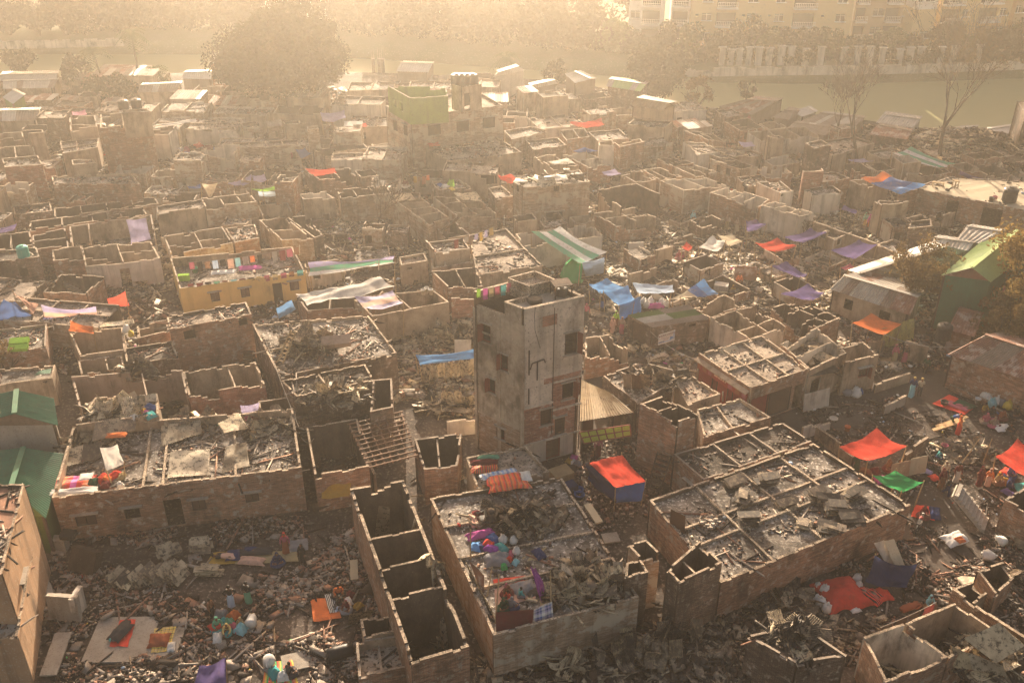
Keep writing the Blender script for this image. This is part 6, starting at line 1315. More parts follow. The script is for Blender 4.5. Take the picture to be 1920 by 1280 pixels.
# the cloth sign on the tin-topped shop
def sign():
 a, b_ = W(1232, 647, .9), W(1264, 637, .9); t0, t1 = W(1233, 624, 1.9), W(1264, 618, 1.9); d = (b_ - a).normalized()
 n_ = Vector((d.y, -d.x, 0)); c = (a + b_ + t0 + t1) / 4; root = thing('cloth_sign', uniq('white cloth sign with blue waves and dark writing on the brick shop'), 'sign', c); rz = math.atan2(d.y, d.x)
 cc = c + n_ * .12; mb = MB(); mb.box(cc, 1.75, .03, 1.05, rz); mb.build('banner', M['fab_white'], root)
 for k, (x_, zz, w_, hh, cl) in enumerate(((-.55, -.3, .6, .12, 'blue'), (.6, -.15, .5, .26, 'sky'), (.1, -.34, .8, .06, 'sky'), (.75, .1, .2, .7, 'paleblue'))): mb = MB(); mb.box(cc + n_ * (.017 + .002 * k) + d * x_ + Vector((0, 0, zz)), w_, .006, hh, rz); mb.build('stripe', fab(cl, .1), root)
 cu = bpy.data.curves.new('lettering', 'FONT'); cu.body = 'কড়াইল বস্তিতে'; cu.size = .27; cu.align_x = 'CENTER'; cu.extrude = .004; cu.materials.append(fab('maroon', .1))
 o = bpy.data.objects.new('t', cu); COL.objects.link(o); me = bpy.data.meshes.new_from_object(o.evaluated_get(bpy.context.evaluated_depsgraph_get())); bpy.data.objects.remove(o); o = bpy.data.objects.new('lettering', me); COL.objects.link(o); o.parent = root; o.location = cc - root.location + n_ * .03 + Vector((0, 0, .2)); o.rotation_euler = (pi / 2, 0, rz)
 for zz, x0, ws, cl in ((.06, -.62, (.2, .16, .22, .14, .2), 'rose'), (-.08, -.4, (.2, .12, .24), 'navy'), (-.19, -.25, (.14, .2), 'rose')):     # lines too small to read in the photograph
  mb = MB(); x = x0
  for w_ in ws: mb.box(cc + n_ * .025 + d * (x + w_ / 2) + Vector((0, 0, zz)), w_, .008, .035, rz); x += w_ + .05
  mb.build('small_print', fab(cl, .1), root)
sign()
# ---- the remaining ruins that fill the middle and far distance, each on its own free plot
def free(q, pad=.25):
 cs = sum(q, Vector((0, 0))) / 4; rq = max((p - cs).length for p in q)
 for f in FOOT:
  cf = sum(f, Vector((0, 0))) / 4; rf = max((p - cf).length for p in f)
  if (cs - cf).length > rq + rf: continue
  sep = False
  for poly in (q, f):
   for i in range(4):
    e = poly[(i + 1) % 4] - poly[i]; n = Vector((-e.y, e.x)).normalized()
    a = [p.dot(n) for p in q]; b_ = [p.dot(n) for p in f]
    if max(a) + pad < min(b_) or max(b_) + pad < min(a): sep = True; break
   if sep: break
  if not sep: return False
 return True
NAMED = [(l, (sum(P[0::2]) / 4, sum(P[1::2]) / 4)) for l, P in ()]
LAND = [((130, 150), 'palm trees'), ((550, 170), 'great hazy tree'), ((235, 260), 'three-storey brick house'), ((40, 340), 'windowless brick gable house'), ((500, 290), 'vaulted tin-roofed rooms'), ((830, 220), 'green-storeyed house'),
  ((880, 290), 'roof of scorched sheets'), ((1225, 215), 'small tin house'), ((1040, 380), 'two-storey brick house'), ((770, 410), 'long lane house'), ((430, 400), 'orange brick front'), ((1225, 150), 'round-crowned tree'),
  ((1320, 380), 'orange brick ended house'), ((1460, 390), 'white row of three rooms'), ((1540, 290), 'smoke-black block'), ((1600, 250), 'forked bare tree'), ((1760, 250), 'tall bare tree'), ((1850, 380), 'cream-roofed building'),
  ((180, 480), 'white-faced ruin'), ((450, 540), 'yellow-painted house'), ((640, 550), 'big white tarpaulin'), ((1000, 700), 'tall tower'), ((180, 400), 'rows of narrow cells'), ((690, 390), 'orange brick wall house'), ((640, 640), 'roof with the timber heap')]
def where(x, y):
 (lx, ly), n = min(LAND, key=lambda l: math.hypot((l[0][0] - x), 2.2 * (l[0][1] - y))); dx, dy = x - lx, y - ly
 s = ('right' if dx > 0 else 'left') if abs(dx) > 1.2 * abs(dy) else ('behind' if dy < 0 else 'in front')
 k = 'just ' if math.hypot(dx, dy * 2) < 55 else 'well ' if math.hypot(dx, dy * 2) > 140 else ''
 return f'{k}{s} of the {n}' if s in ('left', 'right', 'in front') else f'{k}behind the {n}'
OUTW = dict(brick='brick', palebrick='pale brick', darkbrick='soot-black brick', plaster='grey plaster', white='whitewashed')
def fill(y0, y1, step, seed, ang=-8, skip=(), ws=(3.5, 9.5), hs=(2.2, 2.5, 2.7, 3.0, 3.4), ds=(3.4, 5.2), rn=(0, .2, .5, .8), gap=(.5, 1.6)):
 rs = random.Random(seed); n = 0; a0 = W(960, y0, 0).y; a1 = W(960, y1, 0).y; y = a1
 while y < a0:
  hw = (y / cos(PITCH)) * .62 + 8; x = -hw + rs.uniform(0, 4)
  dy = rs.uniform(*ds)
  while x < hw:
   wd = rs.uniform(*ws); g = radians(ang + (4 if x < 0 else 24) + rs.uniform(-4, 4)); dp = dy * rs.uniform(.75, .95)
   u = Vector((cos(g), sin(g))); v = Vector((-sin(g), cos(g))); o = Vector((x, y + rs.uniform(-.4, .4)))
   q = [o, o + u * wd, o + u * wd + v * dp, o + v * dp]; c = (q[0] + q[2]) / 2; px, py = pxof((c.x, c.y, 0))
   x += wd + rs.uniform(*gap)
   yb = None
   for p, r in zip(NB, NB[1:]):
    if p.x <= c.x <= r.x: yb = p.y + (r.y - p.y) * (c.x - p.x) / (r.x - p.x)
   if yb is None or c.y + dp > yb - 2.5 or not (-60 < px < 1980) or not (y0 < py < y1): continue
   if any(a <= px <= b_ and c_ <= py <= d_ for a, b_, c_, d_ in skip): continue
   if not free(q, .12): continue
   h = rs.choice(hs) + (1.5 if rs.random() < .1 else 0); kind = rs.choice('ooosst' if py < 300 else 'oooss')
   out = rs.choice(('brick', 'palebrick', 'palebrick', 'darkbrick', 'plaster', 'plaster', 'white')); P = []
   for p in q: P += list(pxof((p.x, p.y, h)))
   us = () if wd < 4.6 else (.5,) if wd < 7.5 else (.34, .67)
   kd = {'o': 'roofless %s ruin', 's': 'ash-roofed %s block', 't': 'tin-roofed %s hut'}[kind] % OUTW[out]
   sz = 'small ' if wd < 4.6 else 'long ' if wd > 7.5 else ''
   lb = sz + kd + ' ' + where(px, py); k = 1; base = lb; ex = ['', 'with a low front', 'with a jagged top', 'with a broken corner', 'with a deep dark interior', 'with a sagging wall', 'with a dusty floor', 'beside a narrow alley', 'by a scrap heap', 'with a leaning wall', 'with a bare corner', 'with a cracked side', 'open at one end']
   while lb in LABELS and k < 13: lb = base.replace(' ruin', ' ruin ' + ex[k]).replace(' block', ' block ' + ex[k]).replace(' hut', ' hut ' + ex[k]); k += 1
   if len(lb.split()) > 16: lb = lb.replace(' just', '').replace(' well', '').replace('small ', '').replace('long ', '', 1)
   if lb in LABELS or len(lb.split()) > 16: continue
   random.seed(n + seed * 100)
   B(lb, P, h, kind, us=us, out=out, inn=rs.choice(('sooty', 'plaster', 'sooty', 'white')), vs=(.5,) if rs.random() < .3 and dp > 3.6 else (), ruin=rs.choice(rn), win=[(0, .3, .7, .9, .9, 'h')] if rs.random() < .4 else (), deb=1.5, jag=.16)
   n += 1
  y += dy + rs.uniform(.2, 1.0)
 return n
SKIP = [(1100, 1740, 395, 620), (560, 800, 392, 480), (1640, 1980, 255, 440), (1480, 1640, 195, 250), (1740, 1980, 430, 700), (430, 690, 150, 200), (1700, 1980, 200, 260), (330, 392, 262, 300), (560, 960, 540, 700)]
NF = fill(158, 330, 1, 3, -6, SKIP); NF += fill(330, 560, 1, 5, -9, SKIP); NF += fill(560, 700, 1, 9, -9, SKIP + [(330, 1980, 540, 720)])
SK2 = [(1740, 1980, 430, 700), (430, 690, 150, 200), (1700, 1980, 180, 300), (560, 960, 540, 700), (1040, 1240, 520, 640), (330, 1980, 600, 720), (700, 720, 380, 450)]
NF += fill(156, 340, 1, 21, -4, SK2, (2.2, 4.6), (1.9, 2.3, 2.7), (2.2, 3.4), (.3, .6, .9), (.2, .7))
NF += fill(340, 470, 1, 22, -8, SK2 + [(1100, 1640, 400, 600)], (2.0, 4.0), (1.6, 2.1, 2.6), (2.0, 3.2), (.4, .7, 1), (.2, .8))
NF += fill(400, 585, 1, 23, 10, SK2, (1.8, 3.6), (.8, 1.2, 1.8), (1.8, 4.0), (.6, 1, 1), (1.5, 6))
print('FILLED', NF); random.seed(99)
# ================================================================ HEAPS OF SCORCHED TIN
ALL = ('tinA', 'tinB', 'tinC', 'tinD', 'tinE'); DK = ('tinA', 'tinB', 'tinB', 'tinD', 'tinD')
RZ = H(3.2, 1100)
heap('crumpled tin sheets heaped on the clothes-strewn roof behind the orange blanket', 975, 975, 3.3, 2.6, 1.5, 26, .9, DK, .5)
heap('big twisted tin sheets piled at the front corner of the clothes-strewn roof', 1090, 1100, 3.2, 2.4, 1.9, 26, 1.1, ALL, .4)
heap('tall scorched sheets standing on end below the clothes-strewn roof', 1230, 1225, 0, 3.6, 1.0, 24, 1.2, DK, .3, rz=.15, steep=True)
heap('wide tan tin sheets lying on end at the bottom edge, centre', 1060, 1262, 0, 2.2, .9, 9, 1.0, ('tinA', 'tinC', 'tinA'), .7)
heap('bent tin sheets over the front rooms in the lower right corner', 1850, 1235, 1.6, 2.3, 1.4, 13, 1.4, ('tinC', 'tinE', 'tinC', 'tinA'), .35)
heap('tin sheets on the scrap-heaped brick block, bottom right', 1488, 1195, 3.0, 1.7, 1.0, 12, .5, ('tinA', 'tinB', 'tinD'), .3)
heap('dark tin scrap against the long brick wall', 1470, 1130, 0, 2.4, 1.2, 14, .8, DK, .45)
heap('mangled tin mound on the two-bay charred roof', 630, 745, 3.6, 2.4, 1.0, 20, 1.0, ALL, .5)
heap('split sheets and timber mounded on the long flat roof', 572, 650, 3.55, 2.2, 1.7, 24, 1.3, ('tinA', 'tinB', 'tinC', 'tinB'), .8)
heap('grey and tan sheets over the right bay of the long brick house', 510, 800, 2.9, 2.6, 1.2, 12, .5, ('tinE', 'tinB', 'tinC', 'tinA'), .25)
heap('dark ribbed sheets over the middle bay of the long brick house', 355, 800, 2.9, 2.0, 1.3, 7, .5, ('tinB', 'tinB', 'tinA'), .25)
heap('pale and brown sheets over the upper terrace', 215, 770, 3.9, 2.2, 1.2, 14, .5, ('tinE', 'tinC', 'tinA', 'tinE'), .3)
heap('dark warped sheets over the left bay of the long brick house', 165, 835, 2.9, 1.7, 1.2, 9, .5, ('tinB', 'tinD', 'tinA'), .25)
heap('burnt tin on the broken wall left of the two-storey brick house', 255, 700, 2.8, 1.6, .8, 10, 1.0, DK, .8)
heap('folded sheets and beams on the low burnt roof behind the pale awning', 1232, 715, 2.4, 2.1, 1.2, 15, .8, ('tinD', 'tinB', 'tinA', 'tinB'), .6)
heap('curled sheets left standing in the rubble plot behind the fence', 835, 640, 0, 3.0, 1.6, 18, 1.3, ('tinA', 'tinB', 'tinC'), .8)
heap('wrapped bales of tin left of the tower', 842, 765, 0, 2.0, 1.1, 14, 1.0, ('tinA', 'tinC', 'tinD'), .5)
heap('flattened sheets stacked in the yard beside the orange figure', 1810, 850, 0, 2.2, 1.4, 12, .6, ('tinB', 'tinA', 'tinB'), .2)
heap('tin scrap beside the seated woman on the red mat', 1905, 1090, 0, 1.5, .9, 5, .6, DK, .6)
TS = [0]
def pale_sheet(label, P, m='tinE', bul=.08):
 P = [float(x) for x in P.split()]; curved_panel(label, [(P[3 * i], P[3 * i + 1], P[3 * i + 2]) for i in range(4)], m, 'tin sheet', 'corrugated_sheet', bul=bul)
def bigsheet(label, s, z, tins, amp=.03):
 uniq(label); P = [float(x) for x in s.split()]; zs = z if isinstance(z, (tuple, list)) else [z] * 4; q = [W(P[2 * i], P[2 * i + 1], zs[i]) for i in range(4)]; cen = sum(q, Vector()) / 4
 mb = MB(); corr(mb, q, len(tins), amp=amp, period=.15, rows=6); sd = random.random() * 9
 mb.v = [(x, y, zz + .12 * nz(x * .9 + sd, y * .9)) for x, y, zz in mb.v]
 return tag(mb.build('corrugated_sheet', [M[t] for t in tins], smooth=True, origin=cen), label, 'tin sheet')
bigsheet('pale striped tin sheets laid side by side on the front of the long brick house', '313 897 392 889 393 841 319 846', [3.1, 3.1, 3.5, 3.5], ['tinE', 'tinC', 'tinE'])
bigsheet('golden rippled sheet bridging the closet on the long brick house', '420 812 466 802 448 774 408 793', [3.7, 3.7, 3.8, 3.8], ['tinC'])
bigsheet('tan speckled sheet near the right end of the long brick house', '416 885 468 874 462 828 423 836', [3.1, 3.1, 3.5, 3.5], ['tinE', 'tinA'])
bigsheet('olive sheet sagging over the right middle bay of the long brick house', '302 836 378 812 376 787 302 797', [3.2, 3.2, 3.5, 3.5], ['tinB', 'tinA'])
bigsheet('dark rippled sheets covering the left bay of the long brick house', '114 878 186 858 190 826 122 842', [3.2, 3.2, 3.6, 3.6], ['tinB', 'tinD', 'tinA'])
bigsheet('olive stained sheet across the upper terrace', '172 826 254 806 256 778 178 790', [3.7, 3.7, 4.2, 4.2], ['tinA', 'tinB'])
bigsheet('ribbed tan sheet hanging at the top of the upper terrace', '180 786 206 782 213 757 188 763', [4.0, 4.0, 4.4, 4.4], ['tinC', 'tinE'])
bigsheet('smoked grey sheet at the back of the upper terrace', '238 757 294 752 292 737 238 748', [4.3, 4.3, 4.6, 4.6], ['tinB', 'tinE'])
bigsheet('large curled golden sheet over the lower right rooms', '1868 1242 1922 1210 1874 1166 1808 1196', [2.9, 2.9, 3.9, 3.6], ['tinC', 'tinC'], .04)
bigsheet('long pale ribbed sheet sliding off the lower right rooms', '1788 1250 1890 1268 1880 1248 1782 1210', [2.0, 1.8, 2.8, 3.2], ['tinC', 'tinE'], .04)
bigsheet('tan ribbed sheet leaning inside the second lower right room', '1793 1180 1822 1178 1820 1150 1796 1146', [.6, .6, 2.6, 2.6], ['tinA'])
bigsheet('brown ribbed sheet at the bottom right corner', '1745 1275 1785 1280 1800 1250 1765 1245', [.6, .6, 1.6, 1.6], ['tinF'])
bigsheet('long plank of brown tin standing in the first deep brick room', '701 1010 730 1008 731 950 710 948', [.4, .4, 4.4, 4.4], ['tinA', 'tinB'])
bigsheet('fan of tan tin at the right of the deep brick rooms', '770 1000 790 980 798 975 778 970', [3.6, 3.6, 4.8, 4.4], ['tinC'])
bigsheet('corrugated fence leaning along the left edge of the clothes roof', '898 1115 930 1178 926 1150 872 1050', [2.6, 2.6, 3.6, 3.6], ['tinA', 'tinC'])
bigsheet('pleated fan of tan sheets beside the charred wash room', '650 1172 690 1160 702 1142 655 1150', [.3, .3, 2.2, 2.2], ['tinC', 'tinA'])
bigsheet('yellowed sheets under timber on the lime-tarp house', '745 378 780 374 770 362 736 366', [3.2, 3.2, 3.4, 3.4], ['tinC', 'tinE'])
bigsheet('pale planks of tin over the cells behind the long lane house', '868 376 904 376 893 360 850 362', [3.0, 3.0, 3.3, 3.3], ['tinE', 'tinC'])
bigsheet('pale poles and tin over the two-cell ruin', '1040 310 1080 306 1062 296 1026 303', [3.2, 3.2, 3.4, 3.4], ['tinE', 'tinC'])
bigsheet('crumpled beige sheet over the brick parapet of the two-storey house', '1014 352 1044 346 1040 333 1008 330', [6.0, 6.0, 6.8, 6.8], ['tinE'])
bigsheet('flat tin lid on the two-storey house', '1020 338 1066 336 1062 328 1020 330', [6.6, 6.6, 6.7, 6.7], ['tin'])
bigsheet('white-edged green tin scrap at the left edge', '62 706 94 700 96 690 74 696', [2.9, 2.9, 3.0, 3.0], ['greentin'])
bigsheet('pale tin strips over the room right of the coral sheet', '186 615 252 606 250 598 190 606', [3.2, 3.2, 3.3, 3.3], ['tinE', 'tinC'])
# bundles of burnt sheets stacked on the big ash roof
for i, (x, y, r, m_, ds) in enumerate(((1378, 905, .5, DK, 'at the left cell'), (1393, 932, 1.1, DK, 'tipped on end in the second cell'), (1437, 900, .2, DK, 'beside the middle curb'), (1470, 943, .35, DK, 'lying along the centre beam'), (1405, 972, .1, DK, 'by the front beam'), (1530, 925, .35, DK, 'beneath the back right curb'), (1555, 938, .05, DK, 'flat in the right centre'), (1600, 925, .6, DK, 'tallest, near the right curb'), (1567, 953, -.1, ('tinC', 'tinD'), 'with a pale top sheet'), (1595, 972, .1, DK, 'at the front right'), (1508, 978, -.2, ('tinC', 'tinB'), 'small and pale-topped'), (1556, 990, -.4, ('tinB', 'tinD'), 'nearest the front wall'))):
 stack('scorched tin bundle on the big ash roof, ' + ds, x, y + 6, 2.82, r, 1.7 if i not in (10,) else 1.1, .85, .62 if i != 10 else .3, tilt=.25 if i % 3 == 0 else .05, mats=m_[:2] if len(m_) == 2 else ('tinD', 'tinB'))
for i, (x, y, r) in enumerate(((222, 1092, 1.1), (243, 1098, 1.2), (262, 1092, 1.15), (282, 1088, 1.1), (300, 1088, 1.2), (318, 1082, 1.1), (338, 1084, 1.2), (318, 1042, .6), (378, 1030, .2))):
 stack(['first', 'second', 'third', 'fourth', 'fifth', 'sixth', 'seventh', 'eighth', 'ninth'][i] + ' bundle from the left in the leaning row of tin bundles on the rubble plot', x, y, .05, r, 1.5, .7, .85, tilt=.7, mats=('tinC', 'tinD') if i == 1 else ('tinA', 'tinB'))
stack('pale-edged bundle beside the mats of the seated family', 390, 1074, .05, .1, 1.9, .8, .45, mats=('tinA', 'tinC'))
for i, (x, y) in enumerate(((1345, 925), (1352, 935))): pass
# ================================================================ RUBBLE AND DEBRIS FIELDS
CLEAR = []
def field(s, n, size, hgt=.12, pal=('rubA', 'rubB', 'rubC', 'rubD'), wts=(.4, .22, .28, .1), plate=0., kind='rubble', keep=.3, mound=None, flat=False):
 P = [float(x) for x in s.split()]; q = [W(P[2 * i], P[2 * i + 1], 0) for i in range(4)]; pts = quadpts(q, n)
 g = np.array([nz(p[0] * .35, p[1] * .35, 9) for p in pts]); pts = pts[g > -keep]; g = g[g > -keep]; pts[:, 2] += .04 + hgt * np.clip(g + .3, 0, 1) * RNG.random(len(pts)) * 2
 if mound:
  c = W(mound[0], mound[1], 0); d = np.hypot(pts[:, 0] - c.x, pts[:, 1] - c.y); pts[:, 2] += mound[3] * np.clip(1 - d / mound[2], 0, 1) ** 1.1 * RNG.random(len(pts)) ** .4
 bx = np.array([p.x for p in NB]); by = np.array([p.y for p in NB]); pts = pts[pts[:, 1] < np.interp(pts[:, 0], bx, by) - 1.5]
 ok = np.ones(len(pts), bool)
 for x, y, r in CLEAR: ok &= np.hypot(pts[:, 0] - x, pts[:, 1] - y) > r
 for f in FOOT:
  c = sum(f, Vector((0, 0))) / 4; r = max((p - c).length for p in f)
  near_ = np.where(np.hypot(pts[:, 0] - c.x, pts[:, 1] - c.y) < r)[0]
  for i in near_:
   x, y = pts[i, 0], pts[i, 1]; s_ = [((f[(k + 1) % 4].x - f[k].x) * (y - f[k].y) - (f[(k + 1) % 4].y - f[k].y) * (x - f[k].x)) > 0 for k in range(4)]
   if all(s_) or not any(s_): ok[i] = False
 chunks(kind, pts[ok], size, flat=(.2, .45) if flat else (.5, 1.1), palette=pal, wts=wts, plate=plate)
CLEAR = [(W(x, y, 0).x, W(x, y, 0).y, r) for x, y, r in ((228, 1196, 2.1), (307, 1200, 1.4), (428, 1172, 1.3), (436, 1136, .5), (467, 1130, .5), (398, 1156, .5), (620, 1140, 1.5), (650, 1135, 1.2), (410, 1048, 1.3), (450, 1046, 1.6), (495, 1044, 1.7), (535, 1042, 1.6), (565, 1045, 1.0), (525, 1262, 1.7), (1580, 1118, 2.3), (1640, 1105, 1.8), (1730, 965, 1.4), (1715, 1140, 1.7), (1790, 762, 2.4), (1850, 785, 2.2), (1885, 795, 2.2), (1890, 900, 2.4), (1775, 925, 1.0), (1795, 815, .8), (1645, 880, 2.2), (1740, 885, .9))]
# rubble plot, lower left
field('30 1290 900 1290 690 960 110 1000', 26000, (.035, .26), .12, pal=('rubA', 'rubB', 'rubC', 'rubD', 'wood', 'tinB'), wts=(.24, .20, .44, .04, .04, .04), plate=.10, keep=.10)
field('30 1290 760 1290 690 1000 100 1010', 650, (.3, 1.0), .06, wts=(.5, .1, .34, .06), flat=True)
field('430 1050 700 1290 760 1290 660 1000', 6000, (.05, .36), .22, wts=(.36, .22, .36, .06), plate=.1)
field('30 1290 760 1290 690 1000 100 1010', 150, (.1, .24), .1, pal=('fab_white', 'fab_paleblue', 'fab_yellow', 'fab_green', 'fab_red'), wts=(.74, .1, .05, .06, .05), kind='litter')
# yards right
field('1260 1210 1660 1010 1960 1010 1960 1290', 15000, (.035, .28), .12, pal=('rubA', 'rubB', 'rubC', 'wood', 'tinB', 'tinD'), wts=(.2, .14, .46, .07, .07, .06), plate=.16, keep=.10)
field('1640 1060 1960 1060 1960 700 1480 770', 10000, (.03, .22), .08, pal=('rubA', 'rubB', 'rubC', 'wood'), wts=(.14, .10, .70, .06), plate=.10, keep=.05)
field('1260 1210 1960 1290 1960 700 1480 770', 260, (.1, .24), .1, pal=('fab_white', 'fab_paleblue', 'fab_red', 'fab_yellow'), wts=(.88, .08, .02, .02), kind='litter')
field('1080 1010 1240 960 1200 760 1080 860', 1800, (.05, .3), .08, wts=(.3, .14, .46, .1))
field('880 1290 1420 1290 1330 1150 900 1230', 2600, (.1, .6), .3, pal=('tinA', 'tinB', 'tinD', 'rubC', 'wood'), wts=(.2, .25, .3, .15, .1), plate=.6, kind='charred_scrap')
field('1330 1290 1660 1200 1620 1080 1280 1190', 2200, (.1, .6), .3, pal=('tinA', 'tinB', 'tinD', 'rubC', 'wood'), wts=(.2, .25, .3, .15, .1), plate=.6, kind='charred_scrap')
field('740 760 900 790 895 600 760 610', 2600, (.1, .5), .3, wts=(.4, .3, .2, .1))
field('740 760 900 790 895 600 760 610', 900, (.2, .8), .4, pal=('tinA', 'tinB', 'tinC', 'wood'), wts=(.3, .3, .2, .2), plate=.7, kind='charred_scrap')
# the wide debris field right of centre
BZ = dict(pal=('tinA', 'tinB', 'tinC', 'tinD', 'wood', 'rubC', 'tinE'), wts=(.17, .2, .12, .17, .1, .16, .08), kind='charred_scrap')
field('1130 590 1560 590 1500 400 1100 430', 9000, (.12, .75), .35, plate=.6, **BZ)
field('1130 590 1560 590 1500 400 1100 430', 6000, (.08, .4), .15, wts=(.4, .15, .25, .2))
field('1500 600 1700 560 1720 400 1480 410', 5000, (.12, .75), .35, plate=.6, **BZ)
field('1130 590 1700 590 1640 400 1100 430', 900, (.14, .36), .2, pal=('fab_white', 'fab_paleblue', 'fab_red', 'fab_magenta', 'fab_yellow'), wts=(.7, .12, .08, .06, .04), kind='litter')
field('560 480 800 480 790 400 600 400', 2600, (.12, .6), .25, plate=.5, **BZ); field('560 480 800 480 790 400 600 400', 2400, (.1, .4), .15)
field('560 480 800 480 790 400 600 400', 240, (.14, .36), .2, pal=('fab_white', 'fab_paleblue', 'fab_red', 'fab_magenta'), wts=(.7, .12, .1, .08), kind='litter')
field('1640 420 1960 420 1960 270 1600 250', 6500, (.14, .9), .4, plate=.55, mound=(1835, 300, 13, 3.6), **BZ)
field('1640 420 1960 420 1960 270 1600 250', 3500, (.1, .5), .3, mound=(1835, 300, 13, 3.4))
field('1560 690 1760 690 1740 580 1560 580', 1600, (.08, .4), .15)
field('-40 620 330 560 320 480 -40 560', 2500, (.1, .5), .2, plate=.4, **BZ)
# everywhere between the houses, middle and far distance
field('-60 700 1980 700 2080 330 -160 330', 15000, (.1, .5), .15, wts=(.36, .18, .34, .12))
field('-60 700 1980 700 2080 330 -160 330', 9000, (.15, .8), .3, plate=.6, **BZ)
field('-160 335 2080 335 2200 170 -260 170', 15000, (.18, .8), .25, wts=(.36, .18, .32, .14))
field('-160 335 2080 335 2200 170 -260 170', 9000, (.2, 1.1), .5, plate=.6, **BZ)
field('-60 700 1980 700 2200 170 -260 170', 1800, (.16, .42), .3, pal=('fab_white', 'fab_paleblue', 'fab_red', 'fab_magenta', 'fab_green'), wts=(.66, .14, .1, .06, .04), kind='litter')
# rows of half-legible items on particular plots
field('1330 1010 1372 1010 1330 975 1300 985', 1, (.1, .2))
P_ = quadpts([W(1325, 1002, 2.8), W(1352, 985, 2.8), W(1335, 965, 2.8), W(1308, 975, 2.8)], 260); P_[:, 2] += RNG.random(260) * .35; chunks('roof_debris', P_, (.10, .3), palette=('rubD', 'rubA', 'rubB'), wts=(.5, .3, .2))
# ================================================================ LARGER OBJECTS
def slab(label, px, py, z, sx, sy, sz, rz, tilt, m='concrete', cat='concrete slab', name='concrete_slab'):
 uniq(label); c = W(px, py, z); mb = MB(); R = Matrix.Rotation(rz, 3, 'Z') @ Matrix.Rotation(tilt[0], 3, 'X') @ Matrix.Rotation(tilt[1], 3, 'Y'); sd = random.random() * 9
 def P(u, v, k): x, y = (u - .5) * sx, (v - .5) * sy; e = .04 * nz(u * 6 + sd, v * 6); return c + R @ Vector((x + e * (abs(u - .5) > .45), y + e * (abs(v - .5) > .45), k * sz / 2 + .01 * nz(u * 9, v * 9, sd)))
 N = 8; mb.grid(lambda u, v: P(u, v, 1), N, N); mb.grid(lambda u, v: P(v, u, -1), N, N)
 for f in (lambda t, k: P(t, 0, k), lambda t, k: P(1, t, k), lambda t, k: P(1 - t, 1, k), lambda t, k: P(0, 1 - t, k)): mb.grid(lambda u, v, f=f: f(u, v * 2 - 1), N, 1)
 return tag(mb.build(name, M[m], origin=c), label, cat)
slab('upright block of pale broken wall in the lower left rubble', 121, 1140, .85, 1.9, .35, 1.9, -.1, (-.15, 0), 'concrete', 'wall fragment', 'wall_fragment')
slab('thin side slab of the pale broken wall block, lower left', 146, 1132, .85, .3, 1.2, 1.9, -.1, (0, .05), 'white', 'wall fragment', 'wall_fragment')
slab('tall flat slab lying in the lower left rubble', 105, 1225, .35, .95, 2.9, .12, .05, (.12, 0))
slab('tilted slab above the pale broken wall block', 86, 1100, .3, .6, 1.6, .14, .6, (.1, .3))
slab('square concrete floor with the grey-blanketed sleeper', 228, 1198, .06, 3.6, 3.5, .1, .02, (0, 0), 'concrete')
slab('smaller floor slab under the rust-red blanket', 309, 1203, .055, 1.9, 2.2, .1, .02, (0, 0), 'concrete')
slab('triangular floor slab at the bottom of the rubble plot', 560, 1238, .07, 1.9, 1.3, .08, .3, (0, 0), 'concrete')
slab('narrow tan box board in the rubble beside the brick rooms', 664, 1070, .2, .5, 1.7, .3, .15, (.05, 0), 'cream', 'board', 'board')
slab('overturned slatted brown cabinet in the upper left of the rubble plot', 160, 1050, .6, 1.9, .7, 1.5, -.35, (-.6, 0), 'wood', 'cabinet', 'cabinet')
slab('dark television-like box on a plinth by the brick house corner', 128, 1002, 1.25, .9, .7, .35, -.1, (.05, .05), 'black', 'box', 'box')
slab('pale plinth below the dark box at the brick house corner', 112, 1018, .5, 1.0, .6, .9, -.1, (0, 0), 'concrete', 'plinth', 'plinth')
slab('grey slab propped on the red shop roof', 1372, 662, 3.2, 1.6, 1.3, .1, .5, (.35, 0), 'cream', 'board', 'board')
slab('white blank board leaning on the shop front', 1531, 750, .85, 2.4, .08, 1.6, .38, (-.12, 0), 'white', 'board', 'board')
slab('pale washing slab on the clothes roof parapet', 1112, 962, 3.1, .5, 1.9, .12, .35, (0, 0), 'cream', 'slab', 'slab')
slab('square latrine pan slab in the lane', 1145, 1008, .15, 1.1, .9, .12, .2, (0, 0), 'concrete', 'latrine slab', 'latrine_slab')
slab('white wall panel leaning in the debris behind the cream tarpaulin', 1192, 470, .9, 1.5, .15, 1.8, .1, (-.1, 0), 'white', 'wall fragment', 'wall_fragment')
slab('square rusted plate standing in the debris, right of centre', 1398, 515, .9, 2.1, .1, 1.7, -.15, (-.15, 0), 'rusttin', 'plate', 'plate')
slab('grey steel frame box beside the yellow cloth, right of centre', 1352, 540, .5, 1.3, .9, .9, -.3, (0, 0), 'tin', 'box', 'box')
slab('reddish sheet of metal lying on the roof behind the timber heap', 630, 640, 4.4, 2.3, .9, .5, .2, (.4, 0), 'pink', 'sheet', 'sheet')
slab('beige board on the mound behind the fence', 868, 650, 1.2, 1.4, .06, 1.2, .0, (-.3, 0), 'white', 'board', 'board')
slab('plywood screen beside the seated group under the red tarpaulin', 1692, 880, .8, 1.9, .05, 1.3, .3, (-.1, 0), 'orangep', 'screen', 'screen')
slab('lighter plywood screen joined to the first one, right', 1722, 872, .9, 1.4, .05, 1.4, .3, (-.1, 0), 'cream', 'screen', 'screen')
for i, (x, y) in enumerate(((1785, 790), (1778, 797))): slab(['upper', 'lower'][i] + ' of two fresh timber planks beside the woman in orange', x, y, .45, 2.9, .3, .08, .35, (0, -.08), 'timber', 'plank', 'plank')
